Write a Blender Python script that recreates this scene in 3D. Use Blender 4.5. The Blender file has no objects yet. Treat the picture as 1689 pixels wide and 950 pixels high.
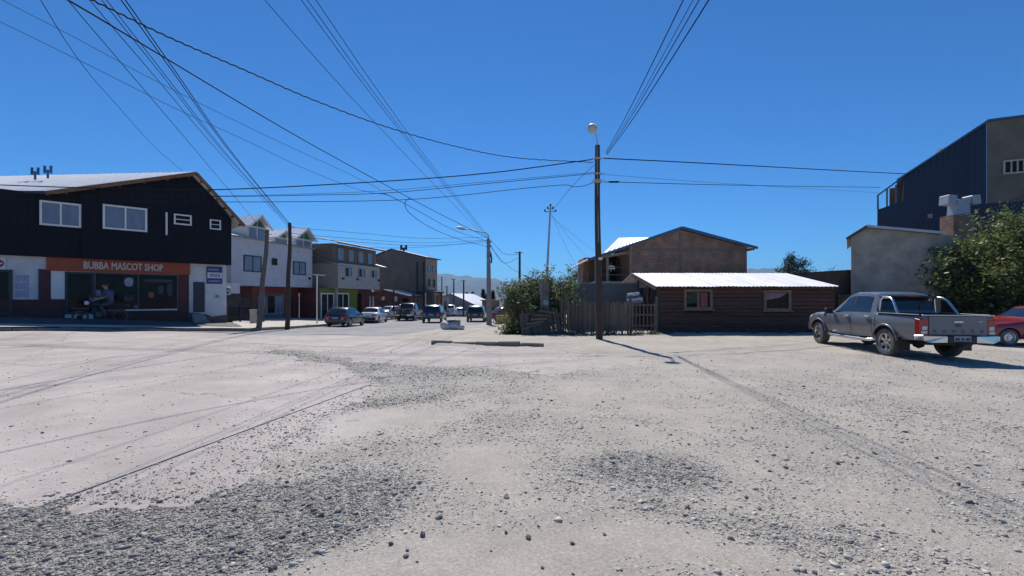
import bpy, bmesh, math, random
import numpy as np
from mathutils import Vector, Matrix
R = math.radians
random.seed(11); rng = np.random.default_rng(11)
scene = bpy.context.scene
COL = scene.collection

# ---------------------------------------------------------------- camera
W, H, CX, F, HZ, EYE = 1689.0, 950.0, 844.5, 740.0, 491.0, 1.68
cam = bpy.data.cameras.new('camera'); camo = bpy.data.objects.new('camera', cam); COL.objects.link(camo)
cam.sensor_fit = 'HORIZONTAL'; cam.sensor_width = 36.0; cam.lens = F / W * 36.0
cam.shift_y = (HZ - H / 2) / W
cam.clip_start = 0.05; cam.clip_end = 40000
camo.location = (0, 0, EYE); camo.rotation_euler = (R(90), 0, 0)
scene.camera = camo
# ---------------------------------------------------------------- sky, sun, exposure
SUN_EL, SUN_AZ = R(52), R(-7.5)          # azimuth from +Y, negative towards -X
sdir = Vector((math.sin(SUN_AZ) * math.cos(SUN_EL), math.cos(SUN_AZ) * math.cos(SUN_EL), math.sin(SUN_EL)))
world = bpy.data.worlds.new('World'); scene.world = world; world.use_nodes = True
wn = world.node_tree.nodes; wl = world.node_tree.links
for n in list(wn): wn.remove(n)
wo = wn.new('ShaderNodeOutputWorld'); wb = wn.new('ShaderNodeBackground'); ws = wn.new('ShaderNodeTexSky')
ws.sky_type = 'NISHITA'; ws.sun_disc = False; ws.sun_elevation = SUN_EL; ws.sun_rotation = SUN_AZ
ws.altitude = 900; ws.air_density = 1.0; ws.dust_density = 0.0; ws.ozone_density = 2.0
wb.inputs['Strength'].default_value = 0.09
tint = wn.new('ShaderNodeMix'); tint.data_type = 'RGBA'; tint.blend_type = 'MULTIPLY'; tint.inputs[0].default_value = 1; tint.inputs[7].default_value = (.25, .69, 1.14, 1)   # deep clear-air blue
wl.new(ws.outputs[0], tint.inputs[6]); wl.new(tint.outputs[2], wb.inputs[0]); wl.new(wb.outputs[0], wo.inputs[0])
sl = bpy.data.lights.new('sun', 'SUN'); sl.energy = 4.9; sl.angle = R(0.53); sl.color = (1.0, 0.945, 0.855)
so = bpy.data.objects.new('sun', sl); COL.objects.link(so)
so.rotation_euler = (-sdir).to_track_quat('-Z', 'Y').to_euler(); so.location = (0, 0, 60)
scene.view_settings.view_transform = 'Standard'; scene.view_settings.look = 'None'
scene.view_settings.exposure = 0.12; scene.view_settings.gamma = 1.0; scene.view_settings.use_curve_mapping = False
scene.cycles.max_bounces = 6; scene.cycles.volume_bounces = 0
scene.cycles.use_denoising = True

# ---------------------------------------------------------------- terrain height and pixel helpers
_CP = np.array([
 (0,0,0),(0,4,0),(4,4,0),(-4,4,0),(0,9,0),(8,6,0),(8,12,0),(11,13,0),(-7,8,.06),(-12.2,10.7,.15),(-8,14,.03),
 (-18.9,17.4,.44),(-13.8,23,-.03),(-13.2,27,-.19),(-12.6,32,-.42),(-12.8,40,-.6),(-10.8,46,-.68),(-7.2,40,-.56),
 (-3.5,43,-.68),(-8.9,62,-.85),(-9,75,-1.28),(-1.9,37,-.56),(3.6,18.5,-.04),(7,21,.05),(15,21,.05),(-2.9,16,-.05),
 (1.2,16,-.04),(18,16,-.03),(26,20,0),(30,5,0),(-26,10,.6),(-32,18,.8),(-22.8,20.6,.62),(-16.5,26.6,.0),(-21.8,35,-.2),
 (-19.4,43.6,-.4),(-12,55,-.8),(0,62,-1.0),(10,42,-.25),(26,36,0),(-32,42,0),(0,-12,0),(-22,-6,.35),(22,-8,0),
 (-4,26,-.2),(-8,20,-.03),(40,20,0),(40,60,-.5),(-45,20,.9),(-45,60,-.5),(0,90,-1.9),(-30,90,-1.8),(30,90,-1.5)], float)
_d = np.linalg.norm(_CP[:, None, :2] - _CP[None, :, :2], axis=2)
_A = np.zeros((len(_CP) + 3, len(_CP) + 3)); _A[:-3, :-3] = -np.sqrt(_d**2 + 4.0)
_A[:-3, -3] = 1; _A[:-3, -2:] = _CP[:, :2]; _A[-3:, :-3] = _A[:-3, -3:].T
_w = np.linalg.solve(_A, np.r_[_CP[:, 2], 0, 0, 0])
def gz_arr(x, y):
    x = np.asarray(x, float); y = np.asarray(y, float); sh = x.shape
    p = np.stack([x.ravel(), y.ravel()], 1); out = np.empty(len(p))
    for i in range(0, len(p), 40000):
        q = p[i:i + 40000]
        d = np.linalg.norm(q[:, None, :] - _CP[None, :, :2], axis=2)
        near = -np.sqrt(d**2 + 4.0) @ _w[:-3] + _w[-3] + q @ _w[-2:]
        r = np.hypot(q[:, 0] * 0.9, q[:, 1])
        far = np.where(q[:, 1] > 0, -1.9 - 0.028 * np.maximum(q[:, 1] - 90, 0), 0)
        far = np.maximum(far, -75)
        t = np.clip((r - 55) / 40, 0, 1); t = t * t * (3 - 2 * t)
        out[i:i + 40000] = near * (1 - t) + far * t
    return out.reshape(sh)
def gz(x, y): return float(gz_arr(np.array([x]), np.array([y]))[0])
def at(px, py, Y): return Vector(((px - CX) / F * Y, Y, EYE - (py - HZ) / F * Y))
def xat(px, Y): return (px - CX) / F * Y
def onground(px, py):
    Y = EYE * F / (py - HZ)
    for _ in range(12):
        x = (px - CX) / F * Y; Y = 0.5 * Y + 0.5 * (EYE - gz(x, Y)) * F / (py - HZ)
    return ((px - CX) / F * Y, Y)

# ---------------------------------------------------------------- mesh building
ORG = {}
def V(*a): return Vector(a)
class MB:
    def __init__(s): s.v = []; s.f = []; s.m = []
    def add(s, vs, fs, mi=0):
        b = len(s.v); s.v += [tuple(p) for p in vs]; s.f += [tuple(i + b for i in f) for f in fs]; s.m += [mi] * len(fs); return s
    def box(s, c, d, rot=None, mi=0):
        c = Vector(c); x, y, z = d[0] / 2, d[1] / 2, d[2] / 2
        vs = [Vector((i * x, j * y, k * z)) for k in (-1, 1) for j in (-1, 1) for i in (-1, 1)]
        if rot is not None: vs = [rot @ p for p in vs]
        return s.add([c + p for p in vs], [(0,2,3,1),(4,5,7,6),(0,1,5,4),(2,6,7,3),(0,4,6,2),(1,3,7,5)], mi)
    def prism(s, poly, vec, mi=0):
        n = len(poly); vec = Vector(vec); a = [Vector(p) for p in poly]
        fs = [tuple(range(n)), tuple(range(2 * n - 1, n - 1, -1))] + [(i, n + i, n + (i + 1) % n, (i + 1) % n) for i in range(n)]
        return s.add(a + [p + vec for p in a], fs, mi)
    def bar(s, a, b, w, h, mi=0, up=(0, 0, 1)):
        a = Vector(a); b = Vector(b); d = (b - a).normalized(); sd = d.cross(Vector(up))
        if sd.length < 1e-4: sd = d.cross(Vector((1, 0, 0)))
        sd.normalize(); u = sd.cross(d)
        return s.prism([a + sd * w / 2 + u * h / 2, a - sd * w / 2 + u * h / 2, a - sd * w / 2 - u * h / 2, a + sd * w / 2 - u * h / 2], b - a, mi)
    def tube(s, pts, r, n=8, mi=0, cap=True):
        pts = [Vector(p) for p in pts]; rs = r if isinstance(r, (list, tuple)) else [r] * len(pts)
        vs = []; fs = []; prev = None
        for i, p in enumerate(pts):
            d = (pts[min(i + 1, len(pts) - 1)] - pts[max(i - 1, 0)]).normalized()
            if prev is None:
                sd = d.cross(Vector((0, 0, 1)))
                if sd.length < 1e-3: sd = d.cross(Vector((1, 0, 0)))
            else: sd = prev - d * prev.dot(d)
            sd.normalize(); prev = sd; u = d.cross(sd)
            for k in range(n):
                a = 2 * math.pi * k / n; vs.append(p + (sd * math.cos(a) + u * math.sin(a)) * rs[i])
        for i in range(len(pts) - 1):
            for k in range(n):
                fs.append((i * n + k, i * n + (k + 1) % n, (i + 1) * n + (k + 1) % n, (i + 1) * n + k))
        if cap: fs += [tuple(range(n))[::-1], tuple(range((len(pts) - 1) * n, len(pts) * n))]
        return s.add(vs, fs, mi)
    def lathe(s, prof, n=20, M4=None, mi=0):
        vs = []; fs = []; m = len(prof)
        for k in range(n):
            a = 2 * math.pi * k / n
            for (r, z) in prof: vs.append(Vector((r * math.cos(a), r * math.sin(a), z)))
        for k in range(n):
            k2 = (k + 1) % n
            for j in range(m - 1): fs.append((k * m + j, k2 * m + j, k2 * m + j + 1, k * m + j + 1))
        if M4 is not None: vs = [M4 @ p for p in vs]
        return s.add(vs, fs, mi)
    def grid(s, P, mi=0):          # P[i][j] points
        a = len(P); b = len(P[0]); vs = [p for row in P for p in row]
        return s.add(vs, [(i * b + j, (i + 1) * b + j, (i + 1) * b + j + 1, i * b + j + 1) for i in range(a - 1) for j in range(b - 1)], mi)
    def build(s, name, mats, parent=None, smooth=None, bevel=0, normals=True):
        if not isinstance(mats, (list, tuple)): mats = [mats]
        vs = np.array(s.v, float)
        off = np.zeros(3)
        if parent is not None: off = np.array(ORG.get(parent, (0, 0, 0)), float)
        else: off = np.array([(vs[:, 0].min() + vs[:, 0].max()) / 2, (vs[:, 1].min() + vs[:, 1].max()) / 2, vs[:, 2].min()])
        me = bpy.data.meshes.new(name); me.from_pydata((vs - off).tolist(), [], s.f)
        for m in mats: me.materials.append(m)
        if len(mats) > 1: me.polygons.foreach_set('material_index', s.m)
        if normals or bevel:
            bm = bmesh.new(); bm.from_mesh(me)
            bmesh.ops.remove_doubles(bm, verts=bm.verts, dist=1e-5) if normals else None
            bmesh.ops.recalc_face_normals(bm, faces=bm.faces)
            if bevel:
                es = [e for e in bm.edges if len(e.link_faces) == 2 and e.calc_face_angle(0) > 0.5]
                bmesh.ops.bevel(bm, geom=es, offset=bevel, segments=1, affect='EDGES', clamp_overlap=True)
            bm.to_mesh(me); bm.free()
        if smooth is not None: me.shade_smooth(); me.set_sharp_from_angle(angle=R(smooth))
        o = bpy.data.objects.new(name, me); COL.objects.link(o)
        if parent is not None: o.parent = parent
        else: o.location = off
        ORG[o] = tuple(off); return o
def fast_mesh(name, verts, tris, mat, parent=None, mi=None, mats=None, smooth=False):
    me = bpy.data.meshes.new(name); n = len(verts); k = tris.shape[1]; m = len(tris)
    me.vertices.add(n); me.vertices.foreach_set('co', np.ascontiguousarray(verts, dtype=np.float32).ravel())
    me.loops.add(m * k); me.loops.foreach_set('vertex_index', np.ascontiguousarray(tris, dtype=np.int32).ravel())
    me.polygons.add(m); me.polygons.foreach_set('loop_start', np.arange(0, m * k, k, dtype=np.int32))
    if mats:
        for q in mats: me.materials.append(q)
        me.polygons.foreach_set('material_index', np.asarray(mi, dtype=np.int32))
    else: me.materials.append(mat)
    me.update(calc_edges=True)
    if smooth: me.shade_smooth()
    o = bpy.data.objects.new(name, me); COL.objects.link(o)
    if parent is not None: o.parent = parent
    return o
def tag(o, label=None, cat=None, group=None, kind=None):
    if label: o['label'] = label
    if cat: o['category'] = cat
    if group: o['group'] = group
    if kind: o['kind'] = kind
    return o
def thing(name, label, cat, loc=(0, 0, 0), rz=0, group=None, local=False):
    o = bpy.data.objects.new(name, None); COL.objects.link(o); o.location = loc; o.rotation_euler = (0, 0, rz)
    o.empty_display_size = 0.3
    ORG[o] = (0, 0, 0) if local else tuple(loc)
    return tag(o, label, cat, group)
def copy_tree(o, parent=None):
    c = o.copy(); COL.objects.link(c); c.parent = parent; ORG[c] = ORG.get(o, (0, 0, 0))
    for ch in list(o.children): copy_tree(ch, c)
    return c

# ---------------------------------------------------------------- materials
MATS = {}
def mat(name, col, rough=.8, metal=0.0, var=.18, scale=5.0, bump=0.0, bscale=60.0, coat=0.0, spec=.5, rnd=0.0, stretch=(1, 1, 1), col2=None, trans=0.0):
    if name in MATS: return MATS[name]
    m = bpy.data.materials.new(name); m.use_nodes = True; nt = m.node_tree; N = nt.nodes; L = nt.links
    p = N['Principled BSDF']; p.inputs['Roughness'].default_value = rough; p.inputs['Metallic'].default_value = metal
    p.inputs['Specular IOR Level'].default_value = spec
    if coat: p.inputs['Coat Weight'].default_value = coat; p.inputs['Coat Roughness'].default_value = .06
    tc = N.new('ShaderNodeTexCoord'); mp = N.new('ShaderNodeMapping'); mp.inputs['Scale'].default_value = stretch
    L.new(tc.outputs['Object'], mp.inputs['Vector'])
    nz = N.new('ShaderNodeTexNoise'); nz.inputs['Scale'].default_value = scale; nz.inputs['Detail'].default_value = 6; nz.inputs['Roughness'].default_value = .62
    L.new(mp.outputs[0], nz.inputs['Vector'])
    cr = N.new('ShaderNodeValToRGB'); e = cr.color_ramp.elements
    c = np.array(col); c2 = np.array(col2) if col2 is not None else None
    e[0].position = .3; e[1].position = .7
    lo = c * (1 - var); hi = c * (1 + var) if c2 is None else c2
    e[0].color = (*np.clip(lo, 0, 1), 1); e[1].color = (*np.clip(hi, 0, 1), 1)
    L.new(nz.outputs['Fac'], cr.inputs[0]); out = cr.outputs[0]
    if rnd:
        oi = N.new('ShaderNodeObjectInfo'); hs = N.new('ShaderNodeHueSaturation'); mr = N.new('ShaderNodeMapRange')
        mr.inputs['To Min'].default_value = 1 - rnd; mr.inputs['To Max'].default_value = 1 + rnd
        L.new(oi.outputs['Random'], mr.inputs['Value']); L.new(mr.outputs[0], hs.inputs['Value']); L.new(out, hs.inputs['Color']); out = hs.outputs[0]
    L.new(out, p.inputs['Base Color'])
    if bump:
        n2 = N.new('ShaderNodeTexNoise'); n2.inputs['Scale'].default_value = bscale; n2.inputs['Detail'].default_value = 5
        L.new(mp.outputs[0], n2.inputs['Vector'])
        b = N.new('ShaderNodeBump'); b.inputs['Strength'].default_value = min(1, bump * 3); b.inputs['Distance'].default_value = bump
        L.new(n2.outputs['Fac'], b.inputs['Height']); L.new(b.outputs[0], p.inputs['Normal'])
    if trans: p.inputs['Transmission Weight'].default_value = trans
    MATS[name] = m; return m
def leafmat(name, c1, c2):
    m = bpy.data.materials.new(name); m.use_nodes = True; nt = m.node_tree; N = nt.nodes; L = nt.links
    p = N['Principled BSDF']; p.inputs['Roughness'].default_value = .45; p.inputs['Specular IOR Level'].default_value = .4
    tc = N.new('ShaderNodeTexCoord'); nz = N.new('ShaderNodeTexNoise'); nz.inputs['Scale'].default_value = 2.2; nz.inputs['Detail'].default_value = 5
    L.new(tc.outputs['Object'], nz.inputs['Vector'])
    g = N.new('ShaderNodeNewGeometry'); mx = N.new('ShaderNodeMath'); mx.operation = 'MULTIPLY_ADD'; mx.inputs[1].default_value = .55
    sb = N.new('ShaderNodeMath'); sb.operation = 'SUBTRACT'; sb.inputs[1].default_value = .28
    L.new(g.outputs['Random Per Island'], mx.inputs[0]); L.new(nz.outputs['Fac'], sb.inputs[0]); L.new(sb.outputs[0], mx.inputs[2])
    cr = N.new('ShaderNodeValToRGB'); e = cr.color_ramp.elements; e[0].position = .15; e[1].position = .8
    e[0].color = (*c1, 1); e[1].color = (*c2, 1); L.new(mx.outputs[0], cr.inputs[0]); L.new(cr.outputs[0], p.inputs['Base Color'])
    tr = N.new('ShaderNodeBsdfTranslucent'); L.new(cr.outputs[0], tr.inputs['Color'])
    ms = N.new('ShaderNodeMixShader'); ms.inputs[0].default_value = .45
    L.new(p.outputs[0], ms.inputs[1]); L.new(tr.outputs[0], ms.inputs[2]); L.new(ms.outputs[0], N['Material Output'].inputs[0])
    return m
def brickmat(name, c1, c2, mortar, bw=.24, bh=.075, axis='XZ', rough=.9, msize=.012):
    m = bpy.data.materials.new(name); m.use_nodes = True; nt = m.node_tree; N = nt.nodes; L = nt.links
    p = N['Principled BSDF']; p.inputs['Roughness'].default_value = rough
    tc = N.new('ShaderNodeTexCoord'); sp = N.new('ShaderNodeSeparateXYZ'); L.new(tc.outputs['Object'], sp.inputs[0])
    cb = N.new('ShaderNodeCombineXYZ'); ad = N.new('ShaderNodeMath'); ad.operation = 'ADD'
    L.new(sp.outputs[0], ad.inputs[0]); L.new(sp.outputs[1], ad.inputs[1]); L.new(ad.outputs[0], cb.inputs[0]); L.new(sp.outputs[2], cb.inputs[1])
    br = N.new('ShaderNodeTexBrick'); br.inputs['Scale'].default_value = 1; br.inputs['Brick Width'].default_value = bw; br.inputs['Row Height'].default_value = bh
    br.inputs['Mortar Size'].default_value = msize; br.inputs['Color1'].default_value = (*c1, 1); br.inputs['Color2'].default_value = (*c2, 1); br.inputs['Mortar'].default_value = (*mortar, 1)
    L.new(cb.outputs[0], br.inputs['Vector'])
    nz = N.new('ShaderNodeTexNoise'); nz.inputs['Scale'].default_value = 1.3; nz.inputs['Detail'].default_value = 6; L.new(tc.outputs['Object'], nz.inputs['Vector'])
    mr = N.new('ShaderNodeMapRange'); mr.inputs['From Min'].default_value = .3; mr.inputs['From Max'].default_value = .7; mr.inputs['To Min'].default_value = .65; mr.inputs['To Max'].default_value = 1.25
    L.new(nz.outputs['Fac'], mr.inputs[0]); mm = N.new('ShaderNodeMix'); mm.data_type = 'RGBA'; mm.blend_type = 'MULTIPLY'; mm.inputs[0].default_value = 1
    L.new(br.outputs['Color'], mm.inputs[6]); L.new(mr.outputs[0], mm.inputs[7]); L.new(mm.outputs[2], p.inputs['Base Color'])
    b = N.new('ShaderNodeBump'); b.inputs['Distance'].default_value = .01; b.inputs['Strength'].default_value = .7; b.invert = True
    L.new(br.outputs['Fac'], b.inputs['Height']); L.new(b.outputs[0], p.inputs['Normal'])
    return m
def wavebump(m, scale, dist, direction='X', noise=True):      # fine vertical ribs as relief
    nt = m.node_tree; N = nt.nodes; L = nt.links; p = N['Principled BSDF']
    tc = N.new('ShaderNodeTexCoord'); wv = N.new('ShaderNodeTexWave'); wv.bands_direction = direction; wv.inputs['Scale'].default_value = scale
    L.new(tc.outputs['Object'], wv.inputs['Vector'])
    b = N.new('ShaderNodeBump'); b.inputs['Distance'].default_value = dist; b.inputs['Strength'].default_value = .8
    L.new(wv.outputs['Fac'], b.inputs['Height']); L.new(b.outputs[0], p.inputs['Normal']); return m

m_glass = mat('window_glass', (.016, .012, .0125), .08, var=.4, scale=2, spec=.12)
m_curtain = mat('curtained_pane', (.17, .205, .26), .10, var=.22, scale=1.4, spec=.6, stretch=(2, 2, .5))
m_white = mat('white_paint', (.72, .71, .68), .55, var=.08, scale=4)
m_frame_dark = mat('dark_frame', (.012, .014, .02), .4, var=.2)
m_tyre = mat('tyre_rubber', (.10, .095, .088), .85, var=.35, scale=6, bump=.004, bscale=90)
m_black = mat('black_plastic', (.012, .012, .013), .5, var=.3)
m_chrome = mat('chrome', (.66, .64, .60), .24, 1.0, var=.06)
m_alloy = mat('alloy_rim', (.52, .51, .50), .32, .9, var=.12, scale=12)
m_wood_old = mat('weathered_wood', (.135, .102, .078), .9, var=.4, scale=5, bump=.006, bscale=30, rnd=.35, stretch=(8, 8, .8))
m_pole = mat('creosoted_pole_wood', (.055, .038, .028), .85, var=.5, scale=4, bump=.008, bscale=30, stretch=(9, 9, .5))
m_pole_grey = mat('grey_pole_wood', (.12, .10, .085), .85, var=.4, scale=4, bump=.008, bscale=30, stretch=(9, 9, .5))
m_conc = mat('concrete', (.30, .285, .265), .9, var=.22, scale=3, bump=.006, bscale=50)
m_conc_pole = mat('pole_concrete', (.23, .215, .20), .9, var=.25, scale=3, bump=.004)
m_steel = mat('galvanised_steel', (.42, .43, .44), .42, .8, var=.15)
m_steel_dull = mat('dull_sheet_steel', (.40, .42, .45), .55, .3, var=.15)
m_cable = mat('cable_rubber', (.010, .010, .012), .9, var=.1, spec=.12)
m_roof_zinc = mat('zinc_roof_sheet', (.78, .79, .80), .36, .3, var=.10, scale=2.5)
m_roof_white = mat('whitewashed_roof_sheet', (.80, .79, .78), .5, .08, var=.16, scale=1.6, stretch=(2.5, .5, 1))
# ================================================================ GROUND
def poly_sd(px_, py_, poly):
    P = np.array(poly); n = len(P); x = px_.ravel(); y = py_.ravel()
    d = np.full(x.shape, 1e9); ins = np.zeros(x.shape, bool)
    for i in range(n):
        a = P[i]; b = P[(i + 1) % n]; e = b - a
        t = np.clip(((x - a[0]) * e[0] + (y - a[1]) * e[1]) / (e @ e), 0, 1)
        d = np.minimum(d, np.hypot(x - a[0] - t * e[0], y - a[1] - t * e[1]))
        c = (a[1] > y) != (b[1] > y)
        with np.errstate(divide='ignore', invalid='ignore'):
            xi = (b[0] - a[0]) * (y - a[1]) / (b[1] - a[1]) + a[0]
        ins ^= c & (x < xi)
    return np.where(ins, d, -d).reshape(px_.shape)
_perm = rng.random((256, 256))
def vnoise(x, y):
    xi = np.floor(x).astype(int); yi = np.floor(y).astype(int); fx = x - xi; fy = y - yi
    fx = fx * fx * (3 - 2 * fx); fy = fy * fy * (3 - 2 * fy); g = lambda a, b: _perm[a & 255, b & 255]
    return (g(xi, yi) * (1 - fx) + g(xi + 1, yi) * fx) * (1 - fy) + (g(xi, yi + 1) * (1 - fx) + g(xi + 1, yi + 1) * fx) * fy
def fbm(x, y, o=4):
    s = 0; a = .5; t = 0
    for i in range(o): s = s + a * vnoise(x * 2**i + 17 * i, y * 2**i + 31 * i); t += a; a *= .5
    return s / t - .5
G_ = onground
# paved intersection (concrete slabs): outline read on the ground
PAVED = [G_(-260, 700), G_(-260, 860), (-5.2, 3.6), G_(150, 815), G_(330, 812), G_(400, 775), G_(500, 705), G_(600, 640), G_(628, 634), G_(590, 616), G_(490, 590),
         G_(432, 579), G_(455, 566), G_(505, 569), G_(520, 584), G_(580, 594), G_(660, 600), G_(790, 603), G_(930, 600), G_(985, 590),
         G_(900, 577), G_(720, 570), G_(688, 561), (-5.6, 19), (-5.0, 24), (-4.4, 30), (-3.0, 36), (-2.2, 46), (-4.2, 62), (-5.5, 95), (-11.5, 95), (-12.2, 60),
         (-13.0, 46), (-13.8, 36), (-13.7, 31), (-13.3, 27), (-13.9, 23), (-19.5, 17), (-25.5, 10.6), (-33, 2)]
# extra gravel spilled over the slabs (bottom left band is outside PAVED already)
def axis(fine0, fine1, step, lo, hi, g):
    a = list(np.arange(fine0, fine1, step)); s = step; x = a[-1]
    while x < hi: s *= g; x += s; a.append(x)
    s = step; x = a[0]; b = []
    while x > lo: s *= g; x -= s; b.append(x)
    return np.array(b[::-1] + a)
gx = axis(-7.5, 8.5, .07, -6000, 6000, 1.055); gy = axis(2.4, 13, .07, -400, 9000, 1.05)
GXm, GYm = np.meshgrid(gx, gy, indexing='ij')
base = gz_arr(GXm, GYm)
near = (np.abs(GXm) < 60) & (GYm < 110) & (GYm > -30)
sd = np.full(GXm.shape, -50.0)
sd[near] = poly_sd(GXm[near], GYm[near], PAVED)
nn = fbm(GXm * 1.1, GYm * 1.1, 5)
nn = nn + .35 * fbm(GXm * 6, GYm * 6 + 3, 3)
edge = sd + nn * np.where(GYm > 19, .25, 1.0)
cover = np.clip(.5 - edge / .30, 0, 1)                   # 1 = gravel on top, 0 = paved
fade = np.clip(1 - (np.hypot(GXm, GYm) - 25) / 60, 0, 1)
relief = (fbm(GXm * .45 + 9, GYm * .45, 3) * .07 + fbm(GXm * 2.3, GYm * 2.3, 4) * .035 + fbm(GXm * 7, GYm * 7 + 5, 2) * .016) * fade
yard = np.clip((GYm - 17.0) / 2.0, 0, 1) * np.clip((GXm + 1) / 2, 0, 1) * np.clip((26 - GYm) / 2, 0, 1)
verge = .085 * np.clip((GYm - 15.9 + .25 * nn) / .5, 0, 1) * np.clip((GXm + 4.2) / 1.2, 0, 1) * np.clip((3.0 - GXm) / 1.5, 0, 1) * np.clip((24 - GYm) / 5, 0, 1)
Zg = base - .07 + cover * (.09 + relief + verge)
far_ = ~near
Zg[far_] = base[far_] - .05
nxg, nyg = GXm.shape
verts = np.stack([GXm, GYm, Zg], -1).reshape(-1, 3)
ii = (np.arange(nxg - 1)[:, None] * nyg + np.arange(nyg - 1)[None, :]).ravel()
quads = np.stack([ii, ii + nyg, ii + nyg + 1, ii + 1], 1)

def band_density(x, y):
    """how much loose stone lies here: 0 dusty soil .. 1 thick gravel"""
    d = .33 + .6 * np.clip(fbm(x * .7 + 3, y * .7 + 8, 4) * 2.0, -.35, .4)
    # dark gravel band across the lower left, the tongue over the slabs, patches on the right
    def blob(cx, cy, rx, ry, rot, amp):
        c, s = math.cos(rot), math.sin(rot); u = ((x - cx) * c + (y - cy) * s) / rx; v = (-(x - cx) * s + (y - cy) * c) / ry
        return amp * np.clip(1.25 - np.hypot(u, v), 0, 1)
    d = d + blob(-3.2, 3.1, 2.6, .68, R(12), 1.15) + blob(-1.55, 3.5, 1.2, .55, R(50), .75) + blob(-2.5, 8.9, 2.4, .7, R(-22), .6) + blob(-1.9, 7.2, 1.3, .35, R(35), .6)
    d = d + blob(1.35, 4.3, .65, .5, 0, .8) + blob(1.8, 3.2, 1.0, .32, R(-20), .45) + blob(-5.4, 12.2, 3.6, .95, R(-32), 1.1) + blob(-1.2, 9.9, 3.0, .9, R(-5), .5) + blob(-.6, 5.3, 1.3, .6, R(10), .12)
    d = d - blob(-.45, 4.4, .8, .7, R(20), .6) - blob(-.5, 2.75, 1.2, .3, R(15), .6) - blob(1.0, 3.0, .7, .35, 0, .3) - blob(-1.6, 6.3, .9, .8, 0, .35)
    d = d - .38 * np.clip((y - 12.5) / 3, 0, 1) * np.clip((x + 6) / 2, 0, 1)
    return np.clip(d + fbm(x * 2.5, y * 2.5, 3) * .5, 0, 1)
dens = band_density(GXm, GYm)
dens = np.where(near, dens, .3) * cover
dust = np.where(near, np.exp(-np.maximum(-sd, 0) / 1.1), 0) * np.clip(.75 + 2.2 * fbm(GXm * 1.7 + 5, GYm * 1.7, 4), 0, 1) * (1 - np.clip(dens * 2.2 - .45, 0, 1)) * np.clip((14 - GYm) / 4, 0, 1)

def ground_material():
    m = bpy.data.materials.new('gravelly_soil'); m.use_nodes = True; nt = m.node_tree; N = nt.nodes; L = nt.links
    p = N['Principled BSDF']; p.inputs['Roughness'].default_value = .95; p.inputs['Specular IOR Level'].default_value = .2
    tc = N.new('ShaderNodeTexCoord'); at_ = N.new('ShaderNodeAttribute'); at_.attribute_name = 'gravel'
    n1 = N.new('ShaderNodeTexNoise'); n1.inputs['Scale'].default_value = .7; n1.inputs['Detail'].default_value = 8; n1.inputs['Roughness'].default_value = .7
    n2 = N.new('ShaderNodeTexNoise'); n2.inputs['Scale'].default_value = 38; n2.inputs['Detail'].default_value = 8; n2.inputs['Roughness'].default_value = .8
    vo = N.new('ShaderNodeTexVoronoi'); vo.inputs['Scale'].default_value = 46; vo.inputs['Randomness'].default_value = 1
    vo2 = N.new('ShaderNodeTexVoronoi'); vo2.inputs['Scale'].default_value = 120
    for n in (n1, n2, vo, vo2): L.new(tc.outputs['Object'], n.inputs['Vector'])
    soil = N.new('ShaderNodeValToRGB'); e = soil.color_ramp.elements; e[0].position = .3; e[1].position = .72
    e[0].color = (.405, .368, .322, 1); e[1].color = (.615, .552, .475, 1); L.new(n1.outputs['Fac'], soil.inputs[0])
    gr = N.new('ShaderNodeValToRGB'); e = gr.color_ramp.elements; e[0].color = (.20, .19, .175, 1); e[1].color = (.58, .55, .50, 1)
    L.new(vo.outputs['Color'], gr.inputs[0])
    mx = N.new('ShaderNodeMix'); mx.data_type = 'RGBA'; L.new(soil.outputs[0], mx.inputs[6]); L.new(gr.outputs[0], mx.inputs[7])
    ma = N.new('ShaderNodeMath'); ma.operation = 'MULTIPLY_ADD'; ma.inputs[1].default_value = 1.0; L.new(at_.outputs['Fac'], ma.inputs[0])
    ms = N.new('ShaderNodeMath'); ms.operation = 'MULTIPLY_ADD'; ms.inputs[1].default_value = 2.2; ms.inputs[2].default_value = -.95; L.new(n2.outputs['Fac'], ms.inputs[0]); L.new(ms.outputs[0], ma.inputs[2])
    ma.use_clamp = True; L.new(ma.outputs[0], mx.inputs[0])
    ad = N.new('ShaderNodeAttribute'); ad.attribute_name = 'dust'; md = N.new('ShaderNodeMix'); md.data_type = 'RGBA'; md.inputs[7].default_value = (.60, .56, .53, 1); L.new(ad.outputs['Fac'], md.inputs[0]); L.new(mx.outputs[2], md.inputs[6])
    sp = N.new('ShaderNodeMapRange'); sp.inputs['From Min'].default_value = .3; sp.inputs['From Max'].default_value = .75; sp.inputs['To Min'].default_value = .52; sp.inputs['To Max'].default_value = 1.30
    L.new(n2.outputs['Fac'], sp.inputs[0]); mu = N.new('ShaderNodeMix'); mu.data_type = 'RGBA'; mu.blend_type = 'MULTIPLY'; mu.inputs[0].default_value = 1
    L.new(md.outputs[2], mu.inputs[6]); L.new(sp.outputs[0], mu.inputs[7]); L.new(mu.outputs[2], p.inputs['Base Color'])
    hs = N.new('ShaderNodeMath'); hs.operation = 'MULTIPLY_ADD'; hs.inputs[1].default_value = -1.6; L.new(n2.outputs['Fac'], hs.inputs[0]); hs2 = N.new('ShaderNodeMath'); hs2.operation = 'MULTIPLY'; hs2.inputs[1].default_value = .5; L.new(vo2.outputs['Distance'], hs2.inputs[0]); L.new(hs2.outputs[0], hs.inputs[2])
    b = N.new('ShaderNodeBump'); b.inputs['Distance'].default_value = .013; b.inputs['Strength'].default_value = .65; b.invert = True
    L.new(hs.outputs[0], b.inputs['Height']); L.new(b.outputs[0], p.inputs['Normal'])
    return m
m_ground = ground_material()
ground = fast_mesh('ground', verts, quads, m_ground, smooth=True)
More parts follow.
